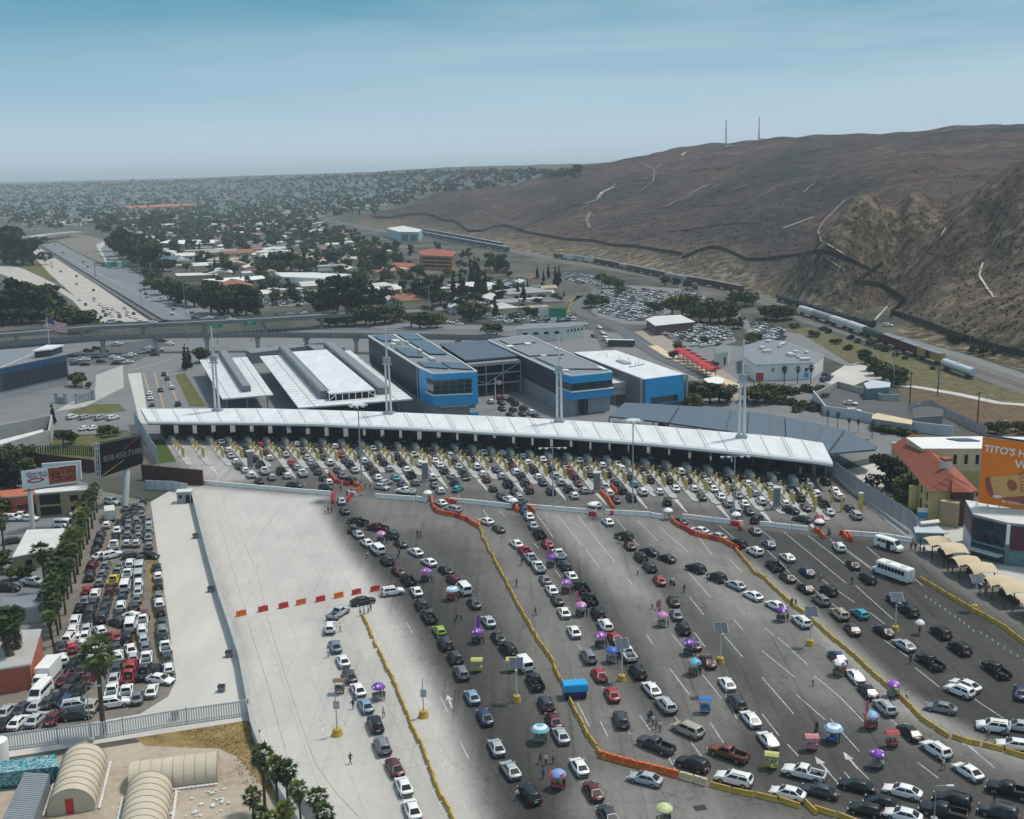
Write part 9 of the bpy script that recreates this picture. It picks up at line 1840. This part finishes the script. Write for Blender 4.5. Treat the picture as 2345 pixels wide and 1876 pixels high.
for i, (x, y, z) in enumerate(sorted(ex_, key=lambda q: q[1])):
	if i % 3 == 0: plant('bush', x, y, rt.uniform(2, 4), f'street shrub between the walkway and the ochre hotel, {ordn(i)} going away', 'street shrubs of the town', z, rt.uniform(1.2, 2.2))
	elif i % 3 == 1: plant('broad', x, y, rt.uniform(5, 8), f'street tree between the walkway and the ochre hotel, {ordn(i)} going away', 'street trees of the town', z, rt.uniform(.8, 1.1))
	elif len(houses) + i // 3 < 300: o = link('house', HP[i % 6][1], None, (x, y, z), rt.choice((.33, 1.9))); o.color = (*rt.choice(RC)[0], 1); o.scale = (.8, .8, 1); tag(o, f'small shop building between the walkway and the ochre hotel, {ordn(i)} going away', 'house', 'shops of the town')
b = MB(); far_s = spaced(far_, 17)
Mfar = ['offwhite', 'stucco_cream', 'greyroof', 'terracotta', 'white', 'midgrey']
for x, y, z, px, py in far_s:
	s_ = rt.choice((1, 1, 1.2, 1.8)); w_, d_, h_ = rt.uniform(9, 16) * s_, rt.uniform(7, 11), rt.uniform(3.5, 6); rz_ = rt.choice((.33, 1.9)) + rt.uniform(-.2, .2); mw = rt.choice((0, 0, 1, 1, 4)); mr = rt.choice((0, 4, 2, 2, 3, 5, 5, 2, 1)); b.box((x, y, z + h_ / 2 - .5), (w_, d_, h_ + 1), rz_, mw); b.box((x, y, z + h_ + .2), (w_ + .6, d_ + .6, .5), rz_, mr)
o = b.build('distant_houses', Mfar, kind='stuff'); o['label'] = 'far hazy mass of pale houses spreading over the plain'
ct = town_px(2400, TOWN + [], 8); nt_, ft_ = [], []
hxy = [(q[0], q[1]) for q in houses]
for px, py in ct:
	x, y, z = hit(px, py, 500., 9000.)
	if y < 520: continue
	(nt_ if y < 1800 else ft_).append((x, y, z, px, py))
nt_ = [q for q in spaced(nt_, 9) if min(math.hypot(q[0] - a, q[1] - c) for a, c in hxy) > 7.5 and min(math.hypot(q[0] - a, q[1] - c) for a, c in occupied) > 22 and q[1] < float(railY(q[0] / q[1])) - 20]
cz_ = {}
for x, y, z, px, py in sorted(nt_[:270], key=lambda q: q[1]):
	kd = rt.choice(('broad', 'broad', 'broad', 'tall', 'tall', 'cone')); zone = 'up the valley' if y > 1300 else 'near the freeway trees' if px < 620 else 'around the ochre hotel' if px > 860 else 'beyond the cream store'; k = (kd, zone); n_ = cz_.get(k, 0); cz_[k] = n_ + 1
	plant(kd, x, y, rt.uniform(6, 11) if kd == 'broad' else rt.uniform(8, 14), f'{KW[kd]} between houses of the town {zone}, {ordn(n_)} going away', 'trees of the town', z, rt.uniform(.9, 1.3))
def blob_mass(name, L_, smin, smax, mt, label, nq=7, flat=.8):
	V, F_ = [], []; R_ = np.random.RandomState(3)
	for x, y, z, *_ in L_:
		s_ = R_.uniform(smin, smax)
		for q in range(nq):
			c = np.array([x, y, z + s_ * .55]) + R_.normal(size=3) * s_ * np.array([.42, .42, .32]); a = R_.normal(size=3); a /= np.linalg.norm(a); e = np.cross(a, R_.normal(size=3)); e /= np.linalg.norm(e); r_ = s_ * R_.uniform(.3, .55); k = len(V); n_ = np.cross(a, e)
			V += [tuple(c + a * r_), tuple(c + e * r_), tuple(c - a * r_), tuple(c - e * r_), tuple(c + n_ * r_ * flat), tuple(c - n_ * r_ * flat)]; F_ += [(k, k + 1, k + 4), (k + 1, k + 2, k + 4), (k + 2, k + 3, k + 4), (k + 3, k, k + 4), (k + 1, k, k + 5), (k + 2, k + 1, k + 5), (k + 3, k + 2, k + 5), (k, k + 3, k + 5)]
	b = MB(); b.v, b.f, b.m = V, F_, [0] * len(F_); o = b.build(name, mt, kind='stuff'); o['label'] = label; return o
M['farleaf'] = mat('far_leaves', (.036, .056, .032), .9, .5, .03, spec=.1)
extra = []
for px, py in town_px(1700, TOWN, 21): extra.append(hit(px, py, 1200., 12000.))
extra = [q for q in extra if q[1] > 1250]
blob_mass('distant_trees', [q for q in ft_] + extra, 5, 10, 'farleaf', 'far hazy mass of dark trees between the distant houses', 6)
sky_ = []
for px in np.arange(0, 1330, 5.0):
	py = float(np.interp(px, [0, 250, 500, 700, 870, 1000, 1150, 1330], [428, 420, 413, 409, 402, 397, 396, 399])) + rt.uniform(-1, 9); sky_.append(hit(px, py, 1500., 12000.))
blob_mass('distant_trees', sky_, 6, 12, 'farleaf', 'ragged line of distant trees along the far rise', 8)
M['scrubleaf'] = mat('scrub_leaves', (.055, .056, .036), .95, .5, .05, spec=.1)
sc_ = []
R_ = np.random.RandomState(17)
HILL = [(1000, 470), (1250, 440), (1500, 420), (1750, 400), (2000, 395), (2345, 385), (2345, 830), (2200, 780), (2050, 735), (1900, 690), (1780, 655), (1600, 610), (1350, 575), (1100, 530)]
for px, py in town_px(3000, HILL, 33):
	if py < 470 and R_.rand() < .5: continue
	x, y, z = hit(px, py, 320., 3000.)
	if z > .8: sc_.append((x, y, z - .3))
blob_mass('hill_scrub', sc_, .5, 1.4, 'scrubleaf', 'low dark scrub bushes scattered over the dry slopes', 3, .7)
gr = []
for px, py in town_px(420, [(430, 1675), (568, 1650), (600, 1730), (640, 1820), (560, 1800), (520, 1720), (440, 1700)], 41): gr.append((*g(px, py), 0.0))
sheet('grass_patch', pts('300,1682 430,1668 566,1652 596,1720 650,1815 690,1876 660,1876 600,1800 545,1735 500,1715 420,1712 330,1708'), 'drygrass', .036)
blob_mass('dry_weeds', gr, .08, .22, 'drygrass', 'straw-coloured weeds along the edge of the sandy lot', 3)
hz_m = bpy.data.materials.new('haze_air'); hz_m.use_nodes = True; t = hz_m.node_tree
for n_ in list(t.nodes):
	if n_.type == 'BSDF_PRINCIPLED': t.nodes.remove(n_)
pv = N(t, 'ShaderNodeVolumePrincipled'); pv.inputs['Density'].default_value = HAZE_D; pv.inputs['Color'].default_value = (.80, .92, 1.0, 1); pv.inputs['Anisotropy'].default_value = .15
t.links.new(pv.outputs[0], [n_ for n_ in t.nodes if n_.type == 'OUTPUT_MATERIAL'][0].inputs['Volume'])
b = MB(); b.add([(-66000, -300, -2), (66000, -300, -2), (66000, 41000, -2), (-66000, 41000, -2), (-66000, -300, 190), (66000, -300, 190), (66000, 41000, 190), (-66000, 41000, 190)], [(3, 2, 1, 0), (4, 5, 6, 7), (0, 1, 5, 4), (1, 2, 6, 5), (2, 3, 7, 6), (3, 0, 4, 7)])
b.build('haze', hz_m, kind='stuff')
for L_ in TREE.values():
	for o in L_:
		for c in kids.get(o.name, ()): bpy.data.objects.remove(c)
		bpy.data.objects.remove(o)
